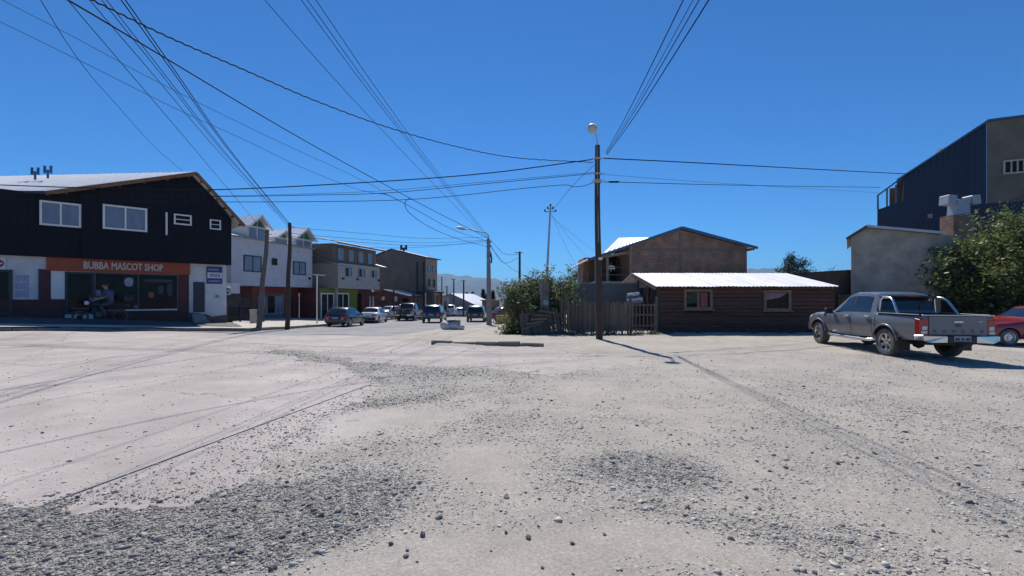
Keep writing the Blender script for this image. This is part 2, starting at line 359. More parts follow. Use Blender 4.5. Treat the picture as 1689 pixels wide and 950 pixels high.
a = ground.data.attributes.new('dust', 'FLOAT', 'POINT'); a.data.foreach_set('value', dust.ravel().astype(np.float32))
a = ground.data.attributes.new('gravel', 'FLOAT', 'POINT'); a.data.foreach_set('value', dens.ravel().astype(np.float32))
tag(ground, 'dusty gravel and soil ground of the street corner', None, None, 'structure')

# ---- road: concrete slabs over a bed, then asphalt street
def slab_material(name, c0, c1):
    m = mat(name, c0, .9, var=0.0, scale=.9, col2=c1, spec=.25)
    nt = m.node_tree; N = nt.nodes; L = nt.links; p = N['Principled BSDF']
    tc = N.new('ShaderNodeTexCoord'); n2 = N.new('ShaderNodeTexNoise'); n2.inputs['Scale'].default_value = 70; n2.inputs['Detail'].default_value = 5
    L.new(tc.outputs['Object'], n2.inputs['Vector']); src = p.inputs['Base Color'].links[0].from_socket
    mr = N.new('ShaderNodeMapRange'); mr.inputs['From Min'].default_value = .3; mr.inputs['From Max'].default_value = .7; mr.inputs['To Min'].default_value = .84; mr.inputs['To Max'].default_value = 1.1
    L.new(n2.outputs['Fac'], mr.inputs[0]); mu = N.new('ShaderNodeMix'); mu.data_type = 'RGBA'; mu.blend_type = 'MULTIPLY'; mu.inputs[0].default_value = 1
    L.new(src, mu.inputs[6]); L.new(mr.outputs[0], mu.inputs[7]); L.new(mu.outputs[2], p.inputs['Base Color'])
    # tar-dark specks, stains and fine cracks of the worn surface
    sv = N.new('ShaderNodeTexVoronoi'); sv.inputs['Scale'].default_value = 9; sr = N.new('ShaderNodeMapRange'); sr.inputs['From Min'].default_value = .05; sr.inputs['From Max'].default_value = .12; sr.inputs['To Min'].default_value = .72; sr.inputs['To Max'].default_value = 1
    L.new(tc.outputs['Object'], sv.inputs['Vector']); L.new(sv.outputs['Distance'], sr.inputs[0])
    ns = N.new('ShaderNodeTexNoise'); ns.inputs['Scale'].default_value = .38; ns.inputs['Detail'].default_value = 9; ns.inputs['Roughness'].default_value = .68; L.new(tc.outputs['Object'], ns.inputs['Vector'])
    nr_ = N.new('ShaderNodeMapRange'); nr_.inputs['From Min'].default_value = .32; nr_.inputs['From Max'].default_value = .62; nr_.inputs['To Min'].default_value = .80; nr_.inputs['To Max'].default_value = 1.06; L.new(ns.outputs['Fac'], nr_.inputs[0])
    wp = N.new('ShaderNodeVectorMath'); wp.operation = 'MULTIPLY_ADD'; wp.inputs[1].default_value = (.5, .5, .5); nw = N.new('ShaderNodeTexNoise'); nw.inputs['Scale'].default_value = 2.2; nw.inputs['Detail'].default_value = 6; L.new(tc.outputs['Object'], nw.inputs['Vector']); L.new(nw.outputs['Color'], wp.inputs[0]); L.new(tc.outputs['Object'], wp.inputs[2])
    cv = N.new('ShaderNodeTexVoronoi'); cv.feature = 'DISTANCE_TO_EDGE'; cv.inputs['Scale'].default_value = .22; L.new(wp.outputs[0], cv.inputs['Vector'])
    ck = N.new('ShaderNodeMapRange'); ck.inputs['From Min'].default_value = .0006; ck.inputs['From Max'].default_value = .0025; ck.inputs['To Min'].default_value = .55; ck.inputs['To Max'].default_value = 1; L.new(cv.outputs['Distance'], ck.inputs[0])
    k1 = N.new('ShaderNodeMath'); k1.operation = 'MULTIPLY'; k2 = N.new('ShaderNodeMath'); k2.operation = 'MULTIPLY'; L.new(sr.outputs[0], k1.inputs[0]); L.new(nr_.outputs[0], k1.inputs[1]); L.new(k1.outputs[0], k2.inputs[0]); L.new(ck.outputs[0], k2.inputs[1])
    mw = N.new('ShaderNodeMix'); mw.data_type = 'RGBA'; mw.blend_type = 'MULTIPLY'; mw.inputs[0].default_value = 1; L.new(mu.outputs[2], mw.inputs[6]); L.new(k2.outputs[0], mw.inputs[7]); L.new(mw.outputs[2], p.inputs['Base Color'])
    b = N.new('ShaderNodeBump'); b.inputs['Distance'].default_value = .006; b.inputs['Strength'].default_value = .5; L.new(n2.outputs['Fac'], b.inputs['Height']); L.new(b.outputs[0], p.inputs['Normal'])
    return m
m_slab = slab_material('dusty_road_concrete', (.38, .34, .318), (.495, .448, .418))
m_asph = slab_material('dusty_asphalt', (.235, .23, .235), (.345, .34, .34))
ud = np.array((.978, -.208)); vd = np.array((.208, .978)); o0 = np.array((-2.75, 8.55))
road = bpy.data.objects.new('road', None); COL.objects.link(road); tag(road, 'pale dusty concrete slab roadway of the crossing', None, None, 'structure')
SU, SV = 4.15, 6.0
first = True
for iu in range(-8, 3):
    for iv in range(-3, 5):
        c = o0 + ud * (iu + .5) * SU + vd * (iv + .5) * SV
        q = np.array([o0 + ud * (iu + a) * SU + vd * (iv + b) * SV for a in np.linspace(0, 1, 5) for b in np.linspace(0, 1, 5)])
        s = poly_sd(q[:, 0], q[:, 1], PAVED)
        if s.max() < -.3 or c[1] > 24: continue
        nu = 13; jt = .011
        us = np.linspace(jt, SU - jt, nu); vs_ = np.linspace(jt, SV - jt, nu)
        U, Vv = np.meshgrid(us, vs_, indexing='ij')
        x = o0[0] + ud[0] * (iu * SU + U) + vd[0] * (iv * SV + Vv); y = o0[1] + ud[1] * (iu * SU + U) + vd[1] * (iv * SV + Vv)
        z = gz_arr(x, y) + .006 * rng.standard_normal() * .5
        mb = MB(); mb.grid([[(x[i, j], y[i, j], z[i, j]) for j in range(nu)] for i in range(nu)])
        rim = [(i, 0) for i in range(nu)] + [(nu - 1, j) for j in range(1, nu)] + [(i, nu - 1) for i in range(nu - 2, -1, -1)] + [(0, j) for j in range(nu - 2, 0, -1)]
        mb.add([(x[r], y[r], z[r]) for r in rim] + [(x[r], y[r], z[r] - .16) for r in rim],
               [(k, (k + 1) % len(rim), len(rim) + (k + 1) % len(rim), len(rim) + k) for k in range(len(rim))])
        mb.build('slab', m_slab, road, smooth=30)
# asphalt street going down towards the lake
st = MB(); ys = np.r_[np.linspace(20.5, 60, 40), np.linspace(63, 95, 12)]
def street_edges(y):
    le = np.interp(y, [20, 23, 27, 31, 36, 46, 60, 95], [-15.5, -14.3, -13.9, -14.1, -14.2, -13.6, -12.8, -12.2])
    ri = np.interp(y, [20, 24, 30, 36, 46, 62, 95], [-4.2, -4.0, -3.4, -2.0, -1.2, -3.2, -4.6]); return le, ri
rows = []
for y in ys:
    le, ri = street_edges(y); xs = np.linspace(le, ri, 14); zz = gz_arr(xs, np.full(14, y)) + .008
    rows.append([(xs[k], y + .35 * math.sin(xs[k] * 1.3) * (y < 21), zz[k]) for k in range(14)])
st.grid(rows); street = st.build('street', m_asph, smooth=40); tag(street, 'grey asphalt street running down towards the lake', None, None, 'structure')

# ---- sidewalk with kerb in front of the shops
kerb = [(-27.1, 8.0), (-23.6, 11.7), (-19.0, 16.6), (-13.5, 22.6), (-13.2, 27.0), (-13.65, 31.0), (-13.8, 36.0), (-13.0, 46.0), (-12.2, 60.0), (-12.0, 80)]
inner = [(-33.0, 12.0, 1.0), (-28, 15, .9), (-22.6, 20.2, .80), (-16.4, 26.6, .14), (-18.6, 31, -.0), (-21.6, 36.5, -.1), (-20.2, 43, -.25), (-17.5, 47.5, -.4), (-14.6, 60, -.7), (-14.0, 80, -1.2)]
def resample(pts, n):
    P = np.array(pts, float); k = np.arange(len(P)); t = np.linspace(0, len(P) - 1, n); return np.stack([np.interp(t, k, P[:, i]) for i in range(P.shape[1])], 1)
kz = np.array([(x, y, gz(x, y) + .17) for x, y in kerb]); K_ = resample(kz, 120); I_ = resample(inner, 120)
sw = MB(); sw.grid([[tuple(K_[i] * (1 - t) + I_[i] * t + np.array((0, 0, fbm(np.array([K_[i, 0] * 1.0 + t * 5]), np.array([K_[i, 1]]), 3)[0] * .03))) for t in np.linspace(-0.012, 1.25, 10)] for i in range(120)])
m_side = mat('pale_dirty_paving', (.46, .42, .375), .9, var=.22, scale=1.6, bump=.006, bscale=60)
tag(sw.build('sidewalk', m_side, smooth=40), 'pale dusty sidewalk along the shop fronts', None, None, 'structure')
ap = MB(); ap.grid([[tuple(K_[i] * (1 - t) + I_[i] * t + np.array((0, 0, .022))) for t in np.linspace(.30, 1.1, 6)] for i in range(8, 41)])  # strip laid on the sidewalk before the shop, darker than the rest
tag(ap.build('sidewalk_strip', mat('dark_sidewalk_strip', (.115, .10, .10), .8, var=.3, scale=3), smooth=40), 'darker strip of sidewalk before the shop', None, None, 'structure')
m_kerb = mat('worn_kerb_concrete', (.19, .16, .14), .9, var=.3, scale=2, bump=.01, bscale=30)
kb = thing('kerb', 'long worn concrete kerb along the shop side', 'kerb', (-13.8, 23, 0)); kb['kind'] = 'structure'
seg = 0
for i in range(len(K_) - 1):
    a, b = Vector(K_[i]), Vector(K_[i + 1])
    if a.y > 62: break
    jit = rng.normal(0, .012, 2); d = (b - a); L_ = d.length; nseg = max(1, int(round(L_ / 1.0)))
    for k in range(nseg):
        p = a + d * (k / nseg); q = a + d * ((k + .985) / nseg); mb = MB()
        dz = rng.normal(0, .012); mb.bar(p + V(0, 0, -.18 + dz), q + V(0, 0, -.18 + dz + rng.normal(0, .01)), .16, .30); mb.build('kerb_stone', m_kerb, kb, bevel=.015)
# ---- broken kerb strip on the dirt corner
ks = thing('kerb_remnant', 'broken low concrete kerb lying at the dirt corner below the pole', 'kerb', (-1, 15.8, gz(-1, 15.8)))
pa, pb = onground(712, 568), onground(898, 572)
for k in range(5):
    t0, t1 = k / 5, (k + .97) / 5
    p = V(pa[0] + (pb[0] - pa[0]) * t0, pa[1] + (pb[1] - pa[1]) * t0, 0); q = V(pa[0] + (pb[0] - pa[0]) * t1, pa[1] + (pb[1] - pa[1]) * t1, 0)
    p.z = gz(p.x, p.y) + .035 + rng.normal(0, .018); q.z = gz(q.x, q.y) + .035 + rng.normal(0, .018)
    mb = MB(); mb.bar(p, q, .16, .2); mb.build('kerb_stone', mat('buried_kerb', (.22, .18, .145), .95, var=.35, scale=3, bump=.01), ks, bevel=.03)

# ---- loose stones
def ico():
    t = (1 + 5**.5) / 2
    v = np.array([(-1,t,0),(1,t,0),(-1,-t,0),(1,-t,0),(0,-1,t),(0,1,t),(0,-1,-t),(0,1,-t),(t,0,-1),(t,0,1),(-t,0,-1),(-t,0,1)], float)
    v /= np.linalg.norm(v[0])
    f = np.array([(0,11,5),(0,5,1),(0,1,7),(0,7,10),(0,10,11),(1,5,9),(5,11,4),(11,10,2),(10,7,6),(7,1,8),(3,9,4),(3,4,2),(3,2,6),(3,6,8),(3,8,9),(4,9,5),(2,4,11),(6,2,10),(8,6,7),(9,8,1)])
    return v, f
ICO_V, ICO_F = ico()
def stonemat(name, cols, rnd_obj=False):
    m = bpy.data.materials.new(name); m.use_nodes = True; nt = m.node_tree; N = nt.nodes; L = nt.links
    p = N['Principled BSDF']; p.inputs['Roughness'].default_value = .9; p.inputs['Specular IOR Level'].default_value = .25
    g = N.new('ShaderNodeNewGeometry'); oi = N.new('ShaderNodeObjectInfo'); cr = N.new('ShaderNodeValToRGB'); cr.color_ramp.interpolation = 'LINEAR'
    e = cr.color_ramp.elements
    while len(e) < len(cols): e.new(.5)
    for i, c in enumerate(cols): e[i].position = i / (len(cols) - 1); e[i].color = (*c, 1)
    L.new((oi if rnd_obj else g).outputs['Random' if rnd_obj else 'Random Per Island'], cr.inputs[0])
    tc = N.new('ShaderNodeTexCoord'); nz = N.new('ShaderNodeTexNoise'); nz.inputs['Scale'].default_value = 60; L.new(tc.outputs['Object'], nz.inputs['Vector'])
    mr = N.new('ShaderNodeMapRange'); mr.inputs['To Min'].default_value = .7; mr.inputs['To Max'].default_value = 1.3; L.new(nz.outputs['Fac'], mr.inputs[0])
    mu = N.new('ShaderNodeMix'); mu.data_type = 'RGBA'; mu.blend_type = 'MULTIPLY'; mu.inputs[0].default_value = 1; L.new(cr.outputs[0], mu.inputs[6]); L.new(mr.outputs[0], mu.inputs[7]); L.new(mu.outputs[2], p.inputs['Base Color'])
    return m
STC = [(.30, .28, .255), (.46, .43, .39), (.37, .345, .315), (.53, .49, .44), (.57, .515, .44), (.34, .315, .29), (.64, .60, .54)]
m_stone = stonemat('loose_gravel', STC); m_stone1 = stonemat('loose_stone', [(.10, .10, .105), (.20, .195, .19), (.13, .13, .13), (.30, .28, .26)], True)
def ground_z(x, y):
    b = gz_arr(x, y); s = poly_sd(x, y, PAVED); n_ = fbm(x * 1.1, y * 1.1, 5) + .35 * fbm(x * 6, y * 6 + 3, 3)
    e_ = s + n_ * np.where(y > 19, .25, 1.0); c_ = np.clip(.5 - e_ / .30, 0, 1)
    rl = fbm(x * .45 + 9, y * .45, 3) * .07 + fbm(x * 2.3, y * 2.3, 4) * .035 + fbm(x * 7, y * 7 + 5, 2) * .016
    return np.maximum(b - .07 + c_ * (.09 + rl), np.where(s > -.2, b, -9)), c_
def scatter(n, ymin, ymax, pw, smin, smax, spill=.02):
    # area-weighted in perspective: more, smaller stones near the viewer
    u = rng.random(n); y = (ymin**(1 - pw) + u * (ymax**(1 - pw) - ymin**(1 - pw)))**(1 / (1 - pw))
    x = (rng.random(n) * 2 - 1) * y * 1.22
    z, c = ground_z(x, y); d = band_density(x, y)
    sd_ = poly_sd(x, y, PAVED)
    p = np.where(c > .4, d**1.5, spill * 9 * np.exp(-np.maximum(sd_, 0) / .8) + spill * .9)
    k = rng.random(n) < p
    x, y, z = x[k], y[k], z[k]; m = len(x)
    s = smin * (smax / smin) ** (rng.random(m)**2.0)
    return x, y, z, s
OCT_V = np.array([(1,0,0),(0,1,0),(-1,0,0),(0,-1,0),(.2,.1,1),(0,0,-1)], float); OCT_F = np.array([(0,1,4),(1,2,4),(2,3,4),(3,0,4),(1,0,5),(2,1,5),(3,2,5),(0,3,5)])
def stones_mesh(name, x, y, z, s, m_, flat=.55, BV=ICO_V, BF_=ICO_F):
    n = len(x); nv_ = len(BV); v = BV[None] * (1 + .22 * rng.standard_normal((n, nv_, 1)))
    v = v * np.stack([1 + .3 * rng.random(n), .75 + .3 * rng.random(n), flat * (.7 + .6 * rng.random(n))], 1)[:, None, :]
    a = rng.random(n) * 6.283; ca, sa = np.cos(a), np.sin(a); tl = rng.normal(0, .25, n)
    X = v[..., 0] * ca[:, None] - v[..., 1] * sa[:, None]; Yv = v[..., 0] * sa[:, None] + v[..., 1] * ca[:, None]; Z = v[..., 2] + X * tl[:, None]
    P = np.stack([X, Yv, Z], -1) * s[:, None, None] + np.stack([x, y, z + s * .16], 1)[:, None, :]
    T = (BF_[None] + (np.arange(n) * nv_)[:, None, None]).reshape(-1, 3)
    return P.reshape(-1, 3), T
X1 = [scatter(60000, 2.3, 6.5, .9, .006, .014), scatter(50000, 5.0, 20, 1.1, .009, .019), scatter(8000, 2.4, 14, 1.05, .011, .028, .03)]
X2 = [scatter(230000, 2.3, 6.5, .9, .0025, .0075), scatter(130000, 5.5, 18, 1.1, .005, .011)]
print('stones', sum(len(q[0]) for q in X1))
P1, T1 = stones_mesh('gravel', *[np.concatenate([q[i] for q in X1]) for i in range(4)], m_stone); P2, T2 = stones_mesh('gravel', *[np.concatenate([q[i] for q in X2]) for i in range(4)], m_stone, .7, OCT_V, OCT_F)
dk = np.concatenate([np.repeat(band_density(*[np.concatenate([q[i] for q in X_]) for i in (0, 1)]) + .12 * rng.standard_normal(sum(len(q[0]) for q in X_)) > .74, nf) for X_, nf in ((X1, 20), (X2, 8))]).astype(int)
m_stone_dk = stonemat('crushed_dark_gravel', [(.15, .143, .135), (.27, .26, .245), (.20, .19, .18), (.33, .315, .295), (.42, .39, .35), (.23, .22, .21)])
gv = fast_mesh('gravel', np.concatenate([P1, P2]), np.concatenate([T1, T2 + len(P1)]), m_stone, None, dk, [m_stone, m_stone_dk]); print('gravel tris', len(T1), len(T2))
tag(gv, 'loose grey gravel strewn over the crossing and corner', 'gravel', None, 'stuff')
# single larger stones, parts of the ground
sm = []
for k in range(8):
    v = ICO_V * (1 + .2 * rng.standard_normal((12, 1))) * np.array([1.15, .9, .62]); me = bpy.data.meshes.new('stone'); me.from_pydata(v.tolist(), [], ICO_F.tolist()); me.materials.append(m_stone1); sm.append(me)
for k in range(210):
    y = 2.5 * (15 / 2.5)**(rng.random()**1.3); x = (rng.random() * 2 - 1) * y * 1.1
    zz, c = ground_z(np.array([x]), np.array([y]))
    if c[0] < .5 and rng.random() < .82: continue
    o = bpy.data.objects.new('stone', sm[k % 8]); COL.objects.link(o); o.parent = ground
    s = .011 + .018 * rng.random()**2; o.scale = (s, s, s * (.7 + .5 * rng.random())); o.rotation_euler = (rng.normal(0, .3), rng.normal(0, .3), rng.random() * 6.28); o.location = (x, y, zz[0] + s * .3)

# ---- distant mountains
mv = []; na, nr = 260, 26
az = np.linspace(R(-75), R(75), na); rr = np.linspace(2600, 6200, nr)
AZ, RR = np.meshgrid(az, rr, indexing='ij')
prof = 150 + 260 * fbm(AZ * 6 + 40, AZ * 0 + 2.0, 5) + 60 * fbm(AZ * 25 + 4, AZ * 0 + 7, 4)
tt = (RR - 2600) / 3600
hh = -80 + (np.sin(np.clip(tt * 1.35, 0, 1) * math.pi / 2)**1.4) * (prof + 80 + 40) + 160 * fbm(AZ * 30, RR / 420, 4) * np.clip(tt * 2, 0, 1) * (1 - .6 * tt)
mvts = np.stack([np.sin(AZ) * RR, np.cos(AZ) * RR, hh], -1).reshape(-1, 3)
ii = (np.arange(na - 1)[:, None] * nr + np.arange(nr - 1)[None, :]).ravel()
m_mount = mat('mountain_scrub', (.060, .075, .070), .95, var=.45, scale=.004)
print('mountain top', hh.max(), hh.min(), 'ground', Zg.min())
mo = fast_mesh('mountains', mvts, np.stack([ii, ii + nr, ii + nr + 1, ii + 1], 1), m_mount, smooth=True)
tag(mo, 'distant hazy blue mountain range beyond the lake', None, None, 'structure')
# ================================================================ BUILDINGS
class Fac:
    def __init__(s, pA, YA, pB, YB):
        s.A = Vector((xat(pA, YA), YA, 0)); B = Vector((xat(pB, YB), YB, 0)); s.d = (B - s.A).normalized(); s.L = (B - s.A).length
        n = Vector((s.d.y, -s.d.x, 0)); m = (s.A + B) / 2
        s.n = n if n.dot(-m) > 0 else -n
        s.rot = Matrix((s.d, s.n, Vector((0, 0, 1)))).transposed()
    def u(s, px):
        k = (px - CX) / F; return (k * s.A.y - s.A.x) / (s.d.x - k * s.d.y)
    def z(s, px, py):
        Y = s.A.y + s.d.y * s.u(px); return EYE - (py - HZ) / F * Y
    def P(s, u, z, n=0): return s.A + s.d * u + s.n * n + Vector((0, 0, z))
    def pp(s, px, py, n=0): return s.P(s.u(px), s.z(px, py), n)
    def rect(s, x0, y0, x1, y1):
        xm = (x0 + x1) / 2; return s.u(x0), s.u(x1), s.z(xm, y1), s.z(xm, y0)
    def box(s, mb, u0, u1, z0, z1, n0, n1, mi=0):
        return mb.box(s.P((u0 + u1) / 2, (z0 + z1) / 2, (n0 + n1) / 2), (abs(u1 - u0), abs(n1 - n0), abs(z1 - z0)), s.rot.to_3x3(), mi)
def fwindow(fc, par, r, n0, fm, pm, cols=2, rows=1, fw=.06, dep=.07, name='window', sill=True):
    u0, u1, z0, z1 = r; mb = MB()
    fc.box(mb, u0, u1, z1 - fw, z1, n0, n0 + dep); fc.box(mb, u0, u1, z0, z0 + fw, n0, n0 + dep)
    fc.box(mb, u0, u0 + fw, z0 + fw, z1 - fw, n0, n0 + dep - .001); fc.box(mb, u1 - fw, u1, z0 + fw, z1 - fw, n0, n0 + dep - .001)
    iw = (u1 - u0 - 2 * fw); ih = z1 - z0 - 2 * fw
    for k in range(1, cols): c = u0 + fw + iw * k / cols; fc.box(mb, c - fw * .4, c + fw * .4, z0 + fw, z1 - fw, n0, n0 + dep * .9)
    for k in range(1, rows): c = z0 + fw + ih * k / rows; fc.box(mb, u0 + fw, u1 - fw, c - fw * .3, c + fw * .3, n0, n0 + dep * .8)
    w = mb.build(name, fm, par, normals=False)
    for k in range(cols):
        for j in range(rows):
            a = u0 + fw + iw * k / cols + (fw * .4 if k else 0); b = u0 + fw + iw * (k + 1) / cols - (fw * .4 if k < cols - 1 else 0)
            c = z0 + fw + ih * j / rows; d = z0 + fw + ih * (j + 1) / rows
            pb = MB(); fc.box(pb, a, b, c, d, n0 - .01, n0 + .022); pb.build('pane', pm[(k + j) % len(pm)] if isinstance(pm, list) else pm, w, normals=False)
    return w
def part(fc, name, m, par, r, n0, n1, bevel=0):
    mb = MB(); fc.box(mb, r[0], r[1], r[2], r[3], n0, n1); return mb.build(name, m, par, bevel=bevel)
def text(name, s, size, m, par, fc, u, z, n, ext=.01, bold=.0, xs=1.0, align='CENTER', shear=0):
    cu = bpy.data.curves.new(name, 'FONT'); cu.body = s; cu.size = size; cu.extrude = ext; cu.bevel_depth = bold; cu.bevel_resolution = 0; cu.align_x = align; cu.resolution_u = 3; cu.shear = shear
    to = bpy.data.objects.new(name, cu); COL.objects.link(to)
    dg = bpy.context.evaluated_depsgraph_get(); me = bpy.data.meshes.new_from_object(to.evaluated_get(dg)); bpy.data.objects.remove(to)
    Mx = Matrix((fc.d, Vector((0, 0, 1)), fc.n)).transposed() if isinstance(fc, Fac) else fc
    me.transform(Matrix.Diagonal((xs, 1, 1, 1)))
    M4 = Mx.to_4x4(); M4.translation = (fc.P(u, z, n) if isinstance(fc, Fac) else Vector((u, z, n))) - Vector(ORG.get(par, (0, 0, 0)))
    me.transform(M4); me.materials.clear(); me.materials.append(m)
    o = bpy.data.objects.new(name, me); COL.objects.link(o); o.parent = par; return o
def sheet(A, B, C, D, pitch=.2, amp=.018, th=.012, nseg=4):
    """ribbed sheet: A-B along the eave, D-C along the ridge; ribs run eave to ridge"""
    A, B, C, D = map(Vector, (A, B, C, D)); L_ = max((B - A).length, (C - D).length); n = max(2, int(L_ / pitch)) * nseg
    nr = (B - A).cross(D - A).normalized()
    if nr.z < 0: nr = -nr
    mb = MB(); rows = [[], []]
    for i in range(n + 1):
        t = i / n; o = nr * (amp * math.cos(2 * math.pi * i / nseg) if nseg > 2 else 0)
        rows[0].append(A.lerp(B, t) + o); rows[1].append(D.lerp(C, t) + o)
    lo = [[p - nr * th for p in r] for r in rows]
    mb.grid(rows); mb.grid(lo)
    e = [rows[0], lo[0]]; mb.grid(e); mb.grid([rows[1], lo[1]]); mb.grid([[rows[0][0], rows[1][0]], [lo[0][0], lo[1][0]]]); mb.grid([[rows[0][-1], rows[1][-1]], [lo[0][-1], lo[1][-1]]])
    return mb
def hcowl(name, m, par, base, h, w, dirv=(1, 0, 0), r=.07):
    """H-shaped chimney cowl on a flue"""
    b = Vector(base); d = Vector(dirv).normalized(); mb = MB()
    mb.tube([b, b + V(0, 0, h * .62)], r, 10); mb.tube([b + V(0, 0, h * .62) - d * w * .36, b + V(0, 0, h * .62) + d * w * .36], r * .85, 10)
    for s in (-1, 1): mb.tube([b + d * s * w * .38 + V(0, 0, h * .40), b + d * s * w * .38 + V(0, 0, h)], r * 1.15, 10)
    return mb.build(name, m, par, smooth=40)

# ---------------------------------------------------------------- pet shop on the left corner
S = Fac(0, 20.0, 380, 26.4)
shop = thing('corner_shop', 'dark two storey shop with orange sign band and white tin roof', 'building', tuple(S.P(4, .4)))
m_siding = mat('black_siding', (.0055, .0068, .0135), .75, spec=.25, var=.35, scale=3, stretch=(1, 1, .3)); wavebump(m_siding, 1.6, .02, 'X')
m_maroon = mat('maroon_paint', (.085, .022, .024), .7, var=.3, scale=3)
m_shopwhite = mat('shop_wall_white', (.60, .60, .60), .75, var=.12, scale=2, bump=.003)
m_orange = mat('orange_sign', (.34, .056, .020), .55, var=.10, scale=3)
m_brownwood = mat('varnished_wood', (.20, .095, .04), .6, var=.35, scale=6)
m_letters = mat('sign_letters', (.62, .55, .47), .5, var=.1)
uB = S.u(135); BK = 9.0
zf = S.z(380, 437); zfl = S.z(0, 419)
# ground floor wall body (set back), upper wall
gl = [S.P(-3.5, -.4, -.35), S.P(S.L - .12, -.4, -.35), S.P(S.L - .12, zf + .1, -.35), S.P(-3.5, zf + .1, -.35)]
mb = MB(); mb.prism(gl, -S.n * BK); mb.build('wall', m_shopwhite, shop)
up = [S.P(-3.5, zf), S.P(S.L, zf), S.P(S.L, S.z(380, 362)), S.pp(320, 289.5), S.pp(75, 319.6), S.P(-3.5, S.z(75, 319.6))]
mb = MB(); mb.prism(up, -S.n * BK); mb.build('upper_wall', m_siding, shop)
mb = MB(); mb.prism([S.P(uB, zf - .02, 0), S.P(S.L + .02, zf - .02, 0), S.P(S.L + .02, S.z(380, 362), 0), S.pp(320, 290.5), S.P(uB, S.z(135, 313.2))], S.n * .14); mb.build('wall_bay', m_siding, shop)
# roof: front slope, back slope, fascias
apex = S.pp(320, 287, .65); rdg = Vector((-1, .03, 0)); far = apex + rdg * 16 - S.n * 1.2
eaveR = S.pp(75, 319, .65); eaveL = Vector((eaveR.x - 13, eaveR.y - .3, eaveR.z - .05))
sheet(eaveL, eaveR, apex, far, .35, .016).build('roof', m_roof_white, shop)
re = S.pp(398, 372, .65); back = re - S.n * 10
sheet(re, back, far + V(2, 5, 0), apex, .35, .016).build('roof', m_roof_zinc, shop)
for a, b in ((eaveR, apex), (apex, re)):
    mb = MB(); mb.bar(a + V(0, 0, -.10), b + V(0, 0, -.10), .05, .17); mb.build('barge_board', m_brownwood, shop)
for t in np.linspace(.12, .95, 6):                                  # purlin ends and boarded soffit
    for a, b in ((eaveR, apex), (apex, re)):
        p = a.lerp(b, t) + V(0, 0, -.13)
        mb = MB(); mb.bar(p - S.n * .02, p - S.n * .64, .09, .11); mb.build('purlin', m_brownwood, shop)
for a, b in ((eaveR, apex), (apex, re)):
    mb = MB(); mb.grid([[a + V(0, 0, -.035), b + V(0, 0, -.035)], [a - S.n * .64 + V(0, 0, -.035), b - S.n * .64 + V(0, 0, -.035)]]); mb.build('soffit', m_brownwood, shop)
mb = MB(); mb.bar(eaveL + V(0, 0, -.05), eaveR + V(0, 0, -.05), .04, .12); mb.build('gutter', m_frame_dark, shop)
m_vent = mat('blue_vent_pipe', (.03, .13, .24), .5, .3, var=.2)
for px, py, h in ((58, 293, .62), (79, 291, .65)):
    b = at(px, py, 23.2); hcowl('roof_vent', m_vent, shop, b - V(0, 0, .1), h, .42, (1, 0, 0), .05)
fwindow(S, shop, S.rect(65, 333.5, 134, 373.5), .0, m_white, m_curtain, 2, 1, .085, .06)
fwindow(S, shop, S.rect(169, 341, 242, 380.5), .14, m_white, m_curtain, 2, 1, .085, .06)
fwindow(S, shop, S.rect(286, 354.5, 315, 371.5), .14, m_white, m_glass, 1, 2, .07, .06)
fwindow(S, shop, S.rect(345, 363, 363, 379), .14, m_white, m_glass, 1, 2, .06, .06)
part(S, 'downpipe', m_white, shop, S.rect(272.3, 351, 275.3, 388), .145, .19)
# ground floor pieces, all proud of the wall plane at n = -0.35
W0 = -.35
part(S, 'sign_band', m_orange, shop, S.rect(76, 428.5, 315, 449.5), W0, W0 + .14)
zz = S.z(205, 444.6); text('sign_lettering', 'BUBBA MASCOT SHOP', .50, m_letters, shop, S, (S.u(131) + S.u(275)) / 2, zz, W0 + .15, .012, .017, (S.u(275) - S.u(131)) / 5.55)
part(S, 'dado', m_maroon, shop, S.rect(-60, 494, 107, 545), W0, W0 + .05)
part(S, 'pilaster', m_maroon, shop, (S.u(66), S.u(84), S.z(75, 494), S.z(75, 444)), W0, W0 + .07)
part(S, 'pilaster_trim', mat('navy_trim', (.02, .03, .07), .6), shop, (S.u(63), S.u(67), S.z(65, 494), S.z(65, 443)), W0, W0 + .075)
part(S, 'notice_board', m_white, shop, S.rect(84, 446, 107, 493), W0, W0 + .06)
part(S, 'shop_dado', m_maroon, shop, S.rect(155, 512, 313, 548), W0, W0 + .05)
part(S, 'pilaster', m_maroon, shop, S.rect(295.5, 453, 313.5, 516), W0, W0 + .08)
d = fwindow(S, shop, S.rect(107, 448, 156, 518), W0, mat('door_frame_navy', (.012, .022, .05), .5), m_glass, 1, 1, .10, .09, 'shop_door')
part(S, 'kick_rail', m_brownwood, d, S.rect(118, 508, 148, 510), W0 + .025, W0 + .06)
part(S, 'door_lintel', m_white, shop, S.rect(107, 445.5, 155, 448), W0, W0 + .10)
sw_ = fwindow(S, shop, S.rect(156, 451, 295.5, 511.5), W0, mat('shop_window_frame', (.10, .09, .085), .5), m_glass, 2, 1, .05, .07, 'shop_window')
part(S, 'window_sill', m_white, sw_, S.rect(208, 510, 294, 512.3), W0 + .07, W0 + .12)
m_disp = mat('display_cloth', (.16, .17, .20), .8, var=.4, scale=8)
